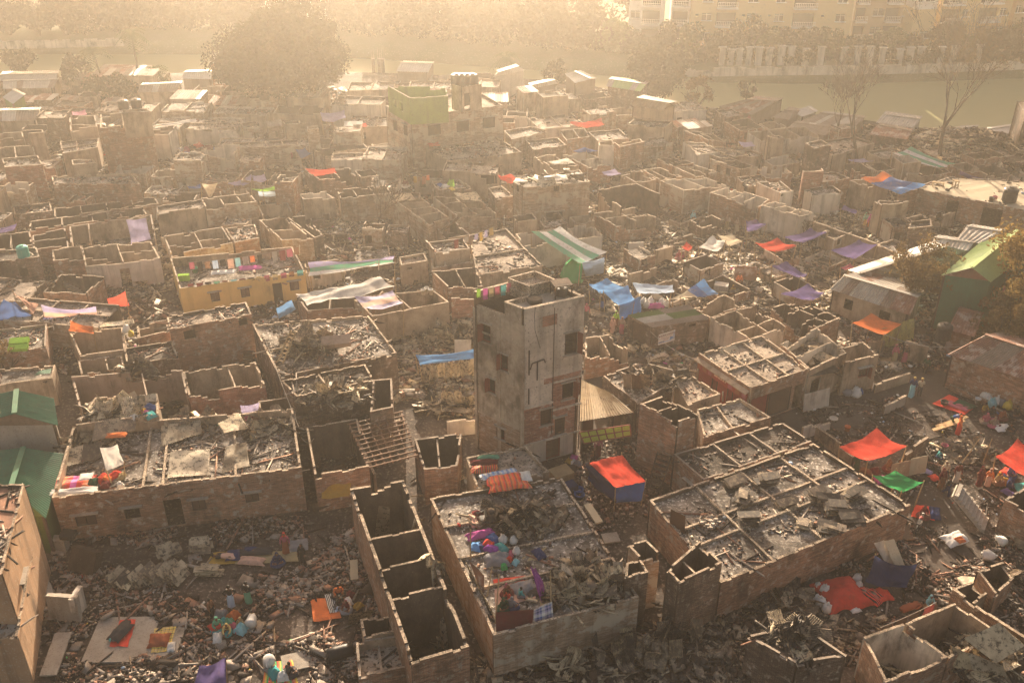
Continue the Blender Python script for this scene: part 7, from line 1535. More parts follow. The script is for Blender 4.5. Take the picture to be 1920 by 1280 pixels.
# things with several parts
def ladder(label, a, b_, wd=.5, n=9, m='bamboo', broad=False):
 uniq(label); p, q = W(*a), W(*b_); r = thing('ladder', label, 'ladder', p); d = (q - p).normalized(); s = d.cross(Vector((0, 0, 1))).normalized() * wd / 2
 for k in (-1, 1): mb = MB(); mb.beam(p + s * k, q + s * k, .09, .09); mb.build('side_rail', M[m], r)
 for i in range(n): mb = MB(); c = lerp(p, q, (i + .5) / n); mb.beam(c - s * .9, c + s * .9, .22 if broad else .06, .05); mb.build('rung', M[m], r)
ladder('wide broken wooden ladder against the brick side wall in the lane', (1222, 930, .1), (1246, 850, 2.6), 1.0, 9, 'wood', True)
ladder('thin ladder leaning on the timber heap roof', (525, 680, 4.1), (549, 622, 5.9), .5, 8)
def steps(label, px, py, z, rz, n=7, wd=1.3, run=.27, rise=.2, m='concrete', tilt=0):
 uniq(label); c = W(px, py, z); r = thing('stair_flight', label, 'stair', c, None, rz); O = Vector((0, 0, 0))
 for i in range(n): mb = MB(); mb.box((0, i * run, i * rise + rise / 2), wd, run * 1.02, rise); o = mb.build('step', M[m], origin=O); o.parent = r
 mb = MB(); mb.beam((0, -.1, -.1), (0, n * run, n * rise - .15), wd * .98, .14); o = mb.build('waist_slab', M[m], origin=O); o.parent = r; return r
st = steps('broken concrete stair flight with holes, standing alone at the right edge', 1845, 985, 0, 1.0, 9, 1.5, .26, .24, 'concrete')
steps('burnt stair climbing left of the white-faced ruin', 158, 570, 0, .9, 9, 1.0, m='plaster'); steps('stair in the corridor of the long brick house', 268, 838, 1.6, .0, 6, 1.1, m='concrete')
steps('stair inside the brick-fronted pair of rooms', 466, 712, .3, .1, 8, .9, m='wood'); steps('dark stair beside the flat roof with the brush heap, right distance', 1570, 315, 0, .5, 9, 1.0, m='plaster')
def motorbike(label, px, py, rz):
 uniq(label); c = W(px, py, 0); r = thing('motorcycle', label, 'motorcycle', c, None, rz); O = Vector((0, 0, 0))
 def add(nm, mb, m, par=r): o = mb.build(nm, M[m], origin=O, smooth=True); o.parent = par; return o
 for y in (-.62, .62):
  mb = MB(); pts = [(0, y + .29 * cos(t * pi / 10), .32 + .29 * sin(t * pi / 10)) for t in range(21)]; mb.tube(pts, .05, 6, cap=False); wh = add('wheel', mb, 'black'); mb = MB()
  for t in range(8): mb.beam((0, y, .32), (0, y + .26 * cos(t * pi / 4), .32 + .26 * sin(t * pi / 4)), .012, .012)
  mb.lathe((0, y, .30), [(.05, 0), (.05, .05)], 8); add('spokes', mb, 'tin', wh)
 mb = MB(); mb.tube([(0, -.62, .32), (0, -.2, .42), (0, .1, .75), (0, .38, .85)], .03, 6); mb.tube([(0, -.2, .42), (0, -.45, .72)], .025, 6); add('frame', mb, 'iron')
 mb = MB(); mb.tube([(-.05, .62, .32), (-.05, .4, .95)], .025, 6); mb.tube([(.05, .62, .32), (.05, .4, .95)], .025, 6); add('fork', mb, 'tin')
 mb = MB(); mb.lathe((0, .12, .72), [(.05, -.08), (.14, -.02), (.15, .08), (.08, .16)], 10, sy=1.7); add('fuel_tank', mb, 'redshut'); mb = MB(); mb.box((0, -.35, .80), .24, .62, .1); add('seat', mb, 'black')
 mb = MB(); mb.box((0, -.02, .42), .26, .34, .3); add('engine', mb, 'tin'); mb = MB(); mb.tube([(-.34, .3, 1.0), (0, .4, .98), (.34, .3, 1.0)], .018, 6); add('handlebar', mb, 'iron'); mb = MB(); mb.lathe((0, .5, .86), [(.03, 0), (.09, .03), (.09, .1)], 10); add('headlight', mb, 'tin')
 mb = MB(); mb.tube([(.12, .0, .3), (.14, -.5, .33)], .04, 6); add('exhaust', mb, 'iron')
motorbike('dark motorcycle parked beyond the end of the long brick wall', 1722, 990, -.6)
def bucket(label, px, py, z, m, r=.17, h=.3): uniq(label); c = W(px, py, z); mb = MB(); mb.lathe(c, [(r * .75, 0), (r, h), (r * 1.06, h), (r * 1.06, h + .02), (r * .94, h + .02), (r * .7, .03)], 14); return tag(mb.build('bucket', m if not isinstance(m, str) else M[m], origin=c, smooth=True), label, 'bucket')
bucket('orange bucket standing in the charred yard left of the red tarpaulin', 1588, 807, .1, fab('orange', .1), .22, .38); bucket('white bucket by the brick boundary wall, right', 1832, 755, .1, fab('white', .1), .24, .4)
bucket('pink basin upright beside the seated boy in blue', 1771, 838, .5, fab('rose', .1), .24, .2); bucket('blue bucket on the clothes roof ledge', 894, 887, 3.0, fab('sky', .1), .1, .18)
bucket('dark cooking pot near the wall behind the seated families', 1770, 757, .1, 'iron', .3, .25); bucket('light pan on the low wall of the red tarpaulin yard', 1563, 786, .9, 'tin', .32, .1)
for i, (x, y) in enumerate(((794, 552), (800, 549), (808, 552))): bucket(['left', 'middle', 'right'][i] + ' of three silver pots on the shelf in the smoke-patterned house', x, y, 3.0, 'paletin', .22, .5)
bucket('pink plant pot on the cream roof', 1865, 374, H(4.3, 360), fab('rose', .1), .25, .35); bucket('dark plant pot on the cream roof beside the pink one', 1858, 376, H(4.3, 360), 'black', .25, .35)
bucket('small green tub behind the clothes parapet', 367, 510, H(3.7, 510) - .9, fab('seagreen', .1), .3, .45)
slab('lime green plastic box against the yellow house parapet', 345, 522, H(3.7, 510) - .55, 1.0, .4, .6, .15, (0, 0), 'limebox', 'box', 'box') if False else None
M['limebox'] = fab('lime', .1)
slab('lime green plastic tub at the end of the clothes parapet', 345, 520, H(3.7, 510) - .55, 1.0, .4, .6, .15, (0, 0), 'limebox', 'tub', 'tub')
slab('upper lime green tray in the rooms at the left edge', 36, 640, 2.9, 1.5, .7, .3, .15, (.2, 0), 'limebox', 'tray', 'tray'); slab('lower lime green tray in the rooms at the left edge', 34, 652, 2.7, 1.5, .6, .3, .15, (.2, 0), 'limebox', 'tray', 'tray')
slab('straw-topped wooden cart box in the lane beside the navy tent', 1052, 888, .6, 1.5, 1.2, .55, .5, (0, 0), 'bamboo', 'cart', 'cart_box'); slab('navy cloth-sided box below the straw-topped cart', 1066, 915, .35, 1.1, .8, .6, .5, (0, 0), 'navybox', 'box', 'box') if False else None
M['navybox'] = fab('navy', .1); slab('navy crate below the straw-topped cart box', 1066, 914, .35, 1.1, .8, .6, .5, (0, 0), 'navybox', 'crate', 'crate')
for i, (x, y) in enumerate(((1084, 923), (1086, 932))): bucket(['upper', 'lower'][i] + ' of two blue baskets beside the lane', x, y, .1, fab('blue', .1), .38, .3)
for i, (x, y) in enumerate(((1069, 945), (1080, 955))): bucket(['upper', 'lower'][i] + ' of two brown clay tubs along the roof edge', x, y, .2, 'wood', .25, .3)
# dark oil drum, tyre, bamboo poles
def drum(label, px, py, z, rz): uniq(label); c = W(px, py, z); mb = MB(); d = Vector((cos(rz), sin(rz), 0)); mb.tube([c - d * .75, c - d * .25, c + d * .25, c + d * .75], [.38, .40, .40, .38], 16); return tag(mb.build('drum', M['black'], origin=c, smooth=True), label, 'drum')
drum('black plastic drum lying in the rubble at the foot of the tank slab', 638, 1222, .4, .35)
def pole(label, a, b_, r=.045, m='bamboo', cat='pole', name='bamboo_pole'): uniq(label); p, q = W(*a), W(*b_); mb = MB(); mb.tube([p, lerp(p, q, .5) + Vector((0, 0, -.04)), q], [r, r * .9, r * .7], 6); return tag(mb.build(name, M[m], origin=p), label, cat)
pole('long bamboo pole leaning over the stacked sheets in the right yard', (1797, 876, .1), (1836, 823, 2.6)); pole('second bamboo pole left of the red tarpaulin at the right edge', (1842, 870, .1), (1860, 822, 2.4)); pole('tall flag pole among the trees at the right edge', (1852, 628, .3), (1884, 535, 5.5), .06)
pole('upright bamboo at the corner of the rooftop family', (1034, 1157, 3.0), (1032, 1068, 5.0)); pole('bamboo upright beside the maroon screen', (928, 1178, 3.0), (936, 1075, 5.2)); pole('green bamboo leaning behind the rooftop family', (912, 1125, 3.0), (923, 1062, 4.8))
pole('bamboo upright left of the pink bundle', (882, 1055, 3.0), (882, 992, 5.2)); pole('burnt post standing at the debris edge, centre right', (1518, 525, 0), (1518, 500, 2.6), .06, 'wood'); pole('burnt beam leaning in the long lane house', (820, 440, 1.5), (860, 408, 4.0), .18, 'wood', 'beam', 'beam')
for i, (a, b_) in enumerate((((1305, 650), (1306, 560)), ((415, 1000), (415, 995)))): pass
curved_panel('red pennant on the tall flag pole at the right edge', [(1878, 552, 4.9), (1886, 553, 4.9), (1884, 536, 5.5), (1882, 536, 5.5)], f3('rose'), 'flag', 'flag')
for i, (x, y, z, wh) in enumerate(((294, 412, 1.6, 'at the end of the white-dusted flat roof, left'), (923, 512, .2, 'on a post behind the cream and blue tarpaulins'), (710, 506, 2.4, 'at the back of the big white tarpaulin'), (779, 276, 1.2, 'at the left corner of the heaped roof house'), (561, 478, 1.6, 'right of the yellow house roof'), (334, 552, .8, 'at the left corner of the yellow house'), (1355, 752, .9, 'before the red shutters'), (945, 422, 1.0, 'in the passage beside the two-storey brick house'))): pole('white tube ' + wh, (x, y, z), (x + .5, y - 18, z + 1.5), .06, 'fab_white', 'tube light', 'tube_light')
def wire(label, a, b_, sag=.6): uniq(label); p, q = W(*a), W(*b_); mb = MB(); mb.tube([lerp(p, q, t / 10) - Vector((0, 0, sag * 4 * (t / 10) * (1 - t / 10))) for t in range(11)], .022, 4); tag(mb.build('wire', M['tin'], origin=p), label, 'wire')
wire('pale cable sagging from the orange tarpaulin to the big red roof shed', (1655, 625, 2.6), (1815, 648, 3.6)); wire('thin cable beside the long flat roof with the timber heap', (497, 635, 5.6), (560, 800, 3.4), .2); wire('cable across the lane between the long brick house and the purlin frame', (565, 820, 3.4), (588, 822, 3.2), .4); wire('thin cord from the sign shop towards the shop row', (1220, 622, 2.6), (1300, 672, 3.4), .3)
for i, P in enumerate(('1184 595 1196 602 1200 618 1188 610',)): pass
# signboard over the red shutters
def shopsign():
 c = shop['c']; h = shop['h']; a, b_ = c[0], c[1]; d = (b_ - a).normalized(); n = Vector((d.y, -d.x, 0)); n = n if n.dot(a - shop['cen']) > 0 else -n; L = (b_ - a).length; rz = math.atan2(d.y, d.x)
 root = thing('signboard', uniq('long dark red signboard with faded panels over the red shutters'), 'signboard', Vector((*((a + b_) / 2).xy, h - .95))); m_ = (a + b_) / 2 + n * .06; mb = MB(); mb.box(Vector((m_.x, m_.y, h - .95)), L * .96, .06, .62, rz); mb.build('board', M['redshut'], root)
 for t, w_, cl in ((.05, .3, 'rust'), (.16, .45, 'rust'), (.27, .35, 'rose'), (.66, .45, 'rose'), (.80, .5, 'rust'), (.92, .4, 'rose')): mb = MB(); p = a + d * L * t + n * .1; mb.box(Vector((p.x, p.y, h - .95)), w_, .02, .44, rz); mb.build('panel', fab(cl, .1), root)
 for t, w_ in ((.36, .1), (.38, .16), (.41, .14), (.45, .2), (.49, .14), (.53, .16), (.57, .1)): mb = MB(); p = a + d * L * t + n * .1; mb.box(Vector((p.x, p.y, h - .88)), w_, .02, .14, rz); mb.build('lettering', fab('peach', .1), root)
 mb = MB(); q = [Vector((*(p + n * .45).xy, h - .42)) for p in (a, b_)] + [Vector((*(p + n * .03).xy, h - .30)) for p in (b_, a)]; mb.quad(q); mb.quad([v - Vector((0, 0, .08)) for v in q[::-1]]); mb.quad([q[0] - Vector((0, 0, .08)), q[1] - Vector((0, 0, .08)), q[1], q[0]]); mb.build('canopy', M['plaster'], root)
shopsign()
M['visorb'] = M['visor']
# ================================================================ CLOTHES, BEDDING, BAGS
RO = 3.32
cloth('large orange-red zigzag blanket spread to dry on the clothes roof', 952, 903, RO + .3, 3.0, 1.9, .25, .2, 'p_chevron', 'blanket', 'blanket', n=20)
cloth('blue and white checked sheet above the zigzag blanket', 936, 889, RO + .25, 2.7, .7, .25, .3, 'p_bluecheck', 'sheet', 'bed_sheet'); cloth('white cloth at the right end of the zigzag blanket', 985, 893, RO + .3, .8, 1.1, .3, .2, fab('white', .1))
cloth('maroon rolled blanket on the blanket roof', 906, 868, RO, 2.1, .6, .35, .1, fab('maroon', .1), 'blanket', 'blanket'); cloth('rust and brown patterned quilt on the blanket roof', 908, 880, RO, 2.0, .8, .35, .1, 'p_blanket', 'quilt', 'quilt'); cloth('teal striped cloth at the back of the blanket roof', 915, 858, RO, 1.6, .5, .25, .1, fab('seagreen', .1))
cloth('dark red ruffled blanket on the clothes roof, left', 905, 969, RO, 1.5, 1.0, .45, -.1, fab('maroon', .1), 'blanket', 'blanket'); cloth('peach shawl beside the dark red ruffled blanket', 888, 976, RO, .6, 1.3, .3, .3, fab('peach', .1), 'shawl', 'shawl')
cloth('pink quilt rolled on the roof curb', 902, 1003, RO, 2.0, .7, .45, .35, fab('magenta', .1), 'quilt', 'quilt'); cloth('large grey blanket heap in the middle of the clothes roof', 932, 1050, RO, 1.7, 1.3, .55, .1, fab('grey', .1), 'blanket', 'blanket')
mat_rug('dark green mat with a yellow border on the clothes roof', [981, 1058, 1018, 1046, 1030, 1022, 978, 1040], RO - .15, fab('khaki', .05)); cloth('navy dotted cloth on the dark green mat', 1011, 1038, RO, .7, 1.0, .3, .5, fab('navy', .1))
mat_rug('beige floor sheet under the bundles on the clothes roof', [895, 1070, 960, 1065, 950, 1015, 880, 1020], RO - .14, fab('khaki', .05))
mat_rug('red and white floor sheet under the rooftop family', [930, 1140, 1006, 1122, 985, 1078, 925, 1092], RO - .12, fab('peach', .05)); cloth('red sheet edge behind the rooftop family', 955, 1088, RO - .1, 2.0, .5, .15, .15, fab('scarlet', .1)); cloth('grey blanket over the rooftop sleepers', 984, 1102, RO - .05, 1.5, 1.2, .35, .4, fab('grey', .1), 'blanket', 'blanket')
pile('in the bundle heap on the clothes roof', 915, 1022, RO, ['scarlet', 'navy', 'violet', 'blue', 'sky', 'teal'], 1.0, (.6, 1.1), .4); pile('beside the grey blanket heap', 955, 1050, RO, ['scarlet', 'orange', 'aqua', 'rose', 'green'], .8, (.4, .8), .35)
sack('white sack standing in the bundle heap on the clothes roof', 943, 1016, RO, .7); sack('green and white sack behind the bundle heap', 962, 1018, RO, .6, 'white'); sack('white lidded bag right of the grey blanket heap', 968, 1037, RO, .6)
cloth('magenta, orange and red printed spread on the long brick house roof', 135, 905, 3.0, 3.2, 1.5, .2, .12, 'p_rug', 'bedspread', 'bedspread', n=18); cloth('stack of white printed sheeting at the roof front corner', 135, 922, 3.2, 3.3, .8, .25, .12, fab('white', .1), 'sheeting', 'sheeting')
cloth('white paper poster sheet lying on the printed spread', 162, 893, 3.35, .9, .8, .06, .2, fab('white', .05), 'sheet', 'sheet'); pile('around the knotted canopy on the long brick house', 200, 900, 3.0, ['orange', 'scarlet', 'maroon', 'red', 'darkgreen', 'khaki'], 1.1, (.6, 1.0), .4); sack('white bag of clothes beside the knotted canopy', 227, 915, 3.0, .6, 'white')
pile('on the upper terrace stair head', 272, 775, 4.0, ['magenta', 'mustard', 'teal', 'blue', 'white'], 1.0, (.6, 1.2), .35); pile('hung at the roof corner under the white and violet sheet', 470, 785, 3.2, ['maroon', 'rose', 'brown'], .6, (.5, .9), .35)
cloth('lilac and orange towels on the terrace edge', 218, 816, 3.9, 1.5, .6, .2, .1, fab('orange', .1), 'towel', 'towel')
# families on the rubble plot
mat_rug('red and pink mattress cover beneath the sleeper on the square floor', [205, 1212, 240, 1212, 256, 1160, 226, 1162], .12, fab('scarlet', .05)); cloth('rust-red ruffled blanket on the checked mat', 298, 1200, .15, 1.3, 1.2, .4, .05, fab('rust', .1), 'blanket', 'blanket')
mat_rug('yellow and green checked mat on the smaller floor slab', [283, 1224, 318, 1220, 331, 1173, 290, 1178], .12, 'p_check'); cloth('white cloth beside the rust-red blanket', 321, 1212, .15, .5, .8, .2, .2, fab('white', .1))
cloth('grey blanket over the sleeper on the square floor', 226, 1184, .28, .9, 1.6, .35, -.35, fab('charcoal', .05), 'blanket', 'blanket')
mat_rug('orange mat of the mother and child, rubble plot centre', [588, 1166, 640, 1158, 632, 1118, 582, 1124], .08, fab('orange', .05)); mat_rug('black and white patterned mat beside the orange one', [618, 1150, 636, 1146, 628, 1112, 608, 1115], .12, 'p_zebra')
pile('around the mother and child, rubble plot', 652, 1128, .1, ['white', 'brown', 'cream', 'maroon', 'paleblue', 'mustard'], .9, (.5, .9), .35)
mat_rug('tan mat of the long seated group, rubble plot top', [384, 1060, 440, 1056, 460, 1030, 400, 1036], .08, fab('mustard', .05)); mat_rug('second tan mat right of the first', [440, 1058, 560, 1052, 556, 1032, 450, 1036], .08, fab('khaki', .05))
cloth('black blanket over the sleepers on the tan mats', 480, 1034, .2, 2.2, .7, .35, .1, fab('charcoal', .1), 'blanket', 'blanket'); cloth('peach printed quilt on the tan mats', 473, 1052, .2, 1.9, .8, .35, -.1, fab('peach', .1), 'quilt', 'quilt'); cloth('dark blue checked quilt between the sleepers', 438, 1040, .2, 1.0, 1.1, .3, .1, fab('navy', .1), 'quilt', 'quilt'); cloth('grey sheet heap behind the seated women', 558, 1022, .15, 1.4, 1.2, .3, .2, fab('grey', .1))
pile('in the bright heap beside the standing men', 430, 1170, .15, ['seagreen', 'teal', 'rose', 'orange', 'red', 'aqua', 'grey', 'white'], 1.3, (.6, 1.2), .5); sack('big white sack in the bright heap beside the standing men', 470, 1180, .1, .9, lie=True)
mat_rug('yellow, red and green striped mat at the bottom edge', [490, 1290, 560, 1285, 548, 1236, 500, 1242], .08, 'p_mat'); pile('around the seated man at the bottom edge', 515, 1262, .15, ['teal', 'grey', 'white'], .8, (.7, 1.0), .45); sack('printed white rice sack at the bottom edge', 508, 1240, .1, .9, lie=True)
# families on the right
mat_rug('red cloth spread beside the brick shed wall', [1748, 757, 1808, 778, 1830, 762, 1780, 740], .08, fab('scarlet', .05)); mat_rug('pink cloth lying across the red one', [1770, 757, 1812, 772, 1818, 765, 1782, 750], .14, fab('rose', .05)); mat_rug('dark green cloth on the red spread', [1785, 757, 1820, 768, 1832, 762, 1798, 748], .14, fab('darkgreen', .05))
cloth('big red blanket draped over belongings by the long brick wall', 1576, 1115, .1, 3.2, 2.8, 1.0, .3, fab('red', .1), 'blanket', 'blanket', n=22); cloth('red and black striped blanket beside the red heap', 1630, 1114, .1, 1.1, 1.9, .5, .7, 'p_redblack', 'blanket', 'blanket'); cloth('black cloth over bundles next to the striped blanket', 1642, 1096, .2, 2.0, 1.1, .6, -.2, fab('charcoal', .1)); cloth('bright red cloth with white hem next to the black cloth', 1655, 1114, .1, 1.1, 1.2, .4, .2, fab('scarlet', .1))
for i, (x, y, s_) in enumerate(((1532, 1102, .55), (1545, 1110, .75), (1538, 1135, .8), (1548, 1145, .75), (1532, 1128, .6), (1606, 1088, .65), (1610, 1102, .6))): sack(['small white sack at the back left of the red heap', 'tall white sack touching the red heap', 'round white sack left of the red heap', 'lowest white sack left of the red heap', 'small sack between the round and small ones', 'lilac-white sack right behind the red heap', 'white sack between the red heap and the striped blanket'][i], x, y, .1, s_)
cloth('white crumpled cloth in front of the red heap', 1603, 1142, .05, .7, .6, .25, .3, fab('white', .1)); mat_rug('red mat under the woman in a maroon shawl', [1708, 968, 1752, 976, 1748, 950, 1716, 946], .08, fab('scarlet', .05)); cloth('navy cloth beside the woman in a maroon shawl', 1753, 962, .1, .8, 1.4, .35, -.3, fab('navy', .1))
cloth('white sheet tossed on the scrap at the right', 1790, 1010, .3, 1.8, 1.2, .35, .4, fab('white', .1)); cloth('orange rag on the tossed white sheet', 1800, 1012, .5, .6, .6, .25, .4, fab('orange', .1)); sack('white bundle with a blue corner by the brick bins', 1840, 1045, .1, .9, lie=True); sack('pink-spotted plastic bag at the right edge', 1884, 1025, .2, .8, lie=True)
sack('white sack standing against the lane house corner', 1605, 743, 0, 1.0); sack('grey tarpaulin bag left of the standing white sack', 1594, 742, 0, .8, 'grey', lie=True); sack('blue bag right of the standing white sack', 1614, 738, 0, .5, 'blue')
for i, (x, y, cl) in enumerate(((1843, 748, 'white'), (1851, 752, 'white'), (1868, 757, 'white'), (1894, 752, 'magenta'), (1888, 766, 'yellow'), (1858, 762, 'aqua'), (1878, 760, 'grey'))): sack(f'{cl} bundle {["left of the row", "second in the row", "in the middle of the row", "topmost", "below the pink one", "low in the front", "beside the middle one"][i]} behind the seated families, right edge', x, y, .1, .85, cl)
cloth('white printed cloth in the lap row of the seated women', 1880, 802, .2, 1.3, 1.0, .3, .1, fab('white', .1)); pile('between the seated women by the brick shed wall', 1862, 790, .1, ['rose', 'pink', 'maroon', 'blue'], 1.5, (.6, 1.0), .4); pile('on the ground beneath the red tarpaulin at the right edge', 1895, 905, .1, ['navy', 'mustard', 'teal', 'scarlet', 'purple', 'white', 'brown'], 2.0, (.7, 1.3), .45)
pile('beneath the large red tarpaulin', 1640, 885, .1, ['maroon', 'brown', 'magenta', 'grey'], 1.6, (.6, 1.1), .4); pile('in the litter beside the yard screens', 1740, 885, .1, ['lilac', 'white', 'scarlet'], .9, (.5, .9), .3)
cloth('pink plastic heap among bags below the cream tarpaulin', 1230, 575, .2, 1.8, .8, .45, 0, fab('magenta', .1), 'plastic heap', 'plastic_heap')
for i, (x, y) in enumerate(((1206, 570), (1212, 576), (1219, 569), (1240, 572), (1248, 576))): sack(['first', 'second', 'third', 'fourth', 'fifth'][i] + ' white bag from the left beneath the blue-white fly sheet', x, y, .1, .8, 'white')
cloth('red cloth laid on the ground below the cream tarpaulin', 1279, 570, .1, 2.0, 1.3, .15, .3, fab('scarlet', .1)); cloth('yellow cloth beside the seated man, right of centre', 1390, 549, .1, 1.4, 1.0, .3, .4, fab('yellow', .1)); cloth('orange-brown mat below the off-white fly sheet', 1345, 483, .1, 2.6, 1.3, .08, .1, fab('rust', .1), 'mat', 'ground_mat')
pile('in front of the room of bags', 180, 650, .2, ['white', 'paleblue', 'cream', 'mustard', 'red'], 1.3, (.6, 1.0), .45); sack('white sack at the top right of the room of bags', 238, 622, 2.6, .8); sack('yellow sack at the top right of the room of bags', 247, 630, 2.4, .6, 'yellow')
pile('among scrap in the centre rubble court', 710, 450, .2, ['rose', 'white', 'magenta', 'lilac'], 1.6, (.6, 1.0), .4); pile('on the court right of the three-storey house', 350, 283, .3, ['rose', 'white', 'blue', 'scarlet', 'teal', 'maroon'], 3.2, (1.0, 1.7), .6); pile('on the rubble of the left centre court', 600, 470, .2, ['white', 'grey', 'brown'], 1.4, (.7, 1.1), .4)
pile('on the scrap mound beyond the striped awning, far right', 1790, 268, 2.2, ['rose', 'brown', 'maroon'], 2.4, (.9, 1.4), .5); pile('on the littered slab beside the green sheet', 835, 350, 3.6, ['white', 'blue', 'yellow'], 1.4, (.6, 1.0), .3); pile('at the foot of the white pier with the violet sheet', 1345, 440, .1, ['lilac', 'white'], 1.0, (.6, 1.0), .35)
pile('beside the tower foot wall', 905, 822, .6, ['yellow', 'orange', 'green', 'lime'], .6, (.35, .6), .35); pile('at the tower door step', 1074, 866, .1, ['white', 'mustard', 'grey', 'magenta'], .7, (.4, .7), .35)
# washing lines
def line(where, a, b_, cols, hang=.8, zsag=.15):
 uniq('washing line ' + where); p, q = W(*a), W(*b_); r = thing('washing_line', 'washing line ' + where, 'washing line', (p + q) / 2); mb = MB(); mb.tube([lerp(p, q, t / 8) - Vector((0, 0, zsag * 4 * (t / 8) * (1 - t / 8))) for t in range(9)], .015, 4); mb.build('cord', M['tin'], r)
 n = len(cols); d = (q - p) / n
 for i, cl in enumerate(cols):
  lb = f'{cl} garment on the washing line {where}'; k = 2
  while lb in LABELS: lb = f'{["", "", "second", "third", "fourth", "fifth"][k]} {cl} garment on the washing line {where}'; k += 1
  uniq(lb); a_ = p + d * (i + .12); b2 = p + d * (i + random.uniform(.72, .95)); hh = hang * random.uniform(.6, 1.1); sd = random.random() * 9; sag = lambda t: zsag * 4 * ((i + t) / n) * (1 - (i + t) / n)
  mb = MB(); s = d.cross(Vector((0, 0, 1))).normalized(); mb.grid(lambda u, v: lerp(a_, b2, u) - Vector((0, 0, sag(.5) + hh * v)) + s * (.08 * nz(u * 4 + sd, v * 2) * (v + .2) + .03), 8, 8)
  tag(mb.build('garment', cl and (M[cl] if cl in M else fab(cl, .15)), smooth=True, origin=(a_ + b2) / 2), lb, 'garment')
hp = H(3.7, 510)
line('along the parapet of the yellow house', (350, 532, hp + .25), (570, 505, hp + .25), ['maroon', 'maroon', 'black', 'seagreen', 'brown', 'aqua', 'maroon', 'black', 'khaki', 'rose', 'khaki', 'rose', 'brown', 'teal'], .55)
line('across the middle of the yellow house roof', (352, 492, hp + .9), (562, 462, hp + .9), ['rose', 'black', 'brown', 'paleblue', 'black', 'peach', 'aqua', 'white', 'orange', 'black', 'pink', 'white', 'maroon', 'rose', 'brown'], 1.0, .25)
line('on the tower roof', (892, 541, TH + .5), (960, 528, TH + .4), ['lime', 'magenta', 'khaki', 'rose', 'teal', 'rose'], .85)
line('above the dark porch slab, centre', (850, 450, 4.6), (925, 425, 4.4), ['maroon', 'black', 'white', 'pink', 'lilac', 'mustard', 'lilac', 'yellow'], .9)
line('over the cells left of the red scraps', (774, 330, 4.2), (806, 327, 4.2), ['mustard', 'brown', 'rust', 'orange'], .9)
line('at the near wall of the lower right rooms', (1650, 1176, 2.6), (1756, 1128, 2.6), ['black', 'black', 'black', 'maroon'], .7, .1)
cloth('white sheet drying on the yellow house roof', 420, 510, hp - .2, 2.4, .9, .1, .15, fab('white', .1), 'sheet', 'sheet'); cloth('magenta and white sheet drying on the yellow house roof', 469, 502, hp - .1, 2.3, 1.0, .12, .15, fab('magenta', .1), 'sheet', 'sheet')
curved_panel('orange shop curtain sagging below the open-front room', [(603, 935, 1.4), (655, 930, 1.4), (658, 905, 2.1), (603, 900, 2.2)], fab('mustard', .2), 'curtain', 'curtain', bul=.3)
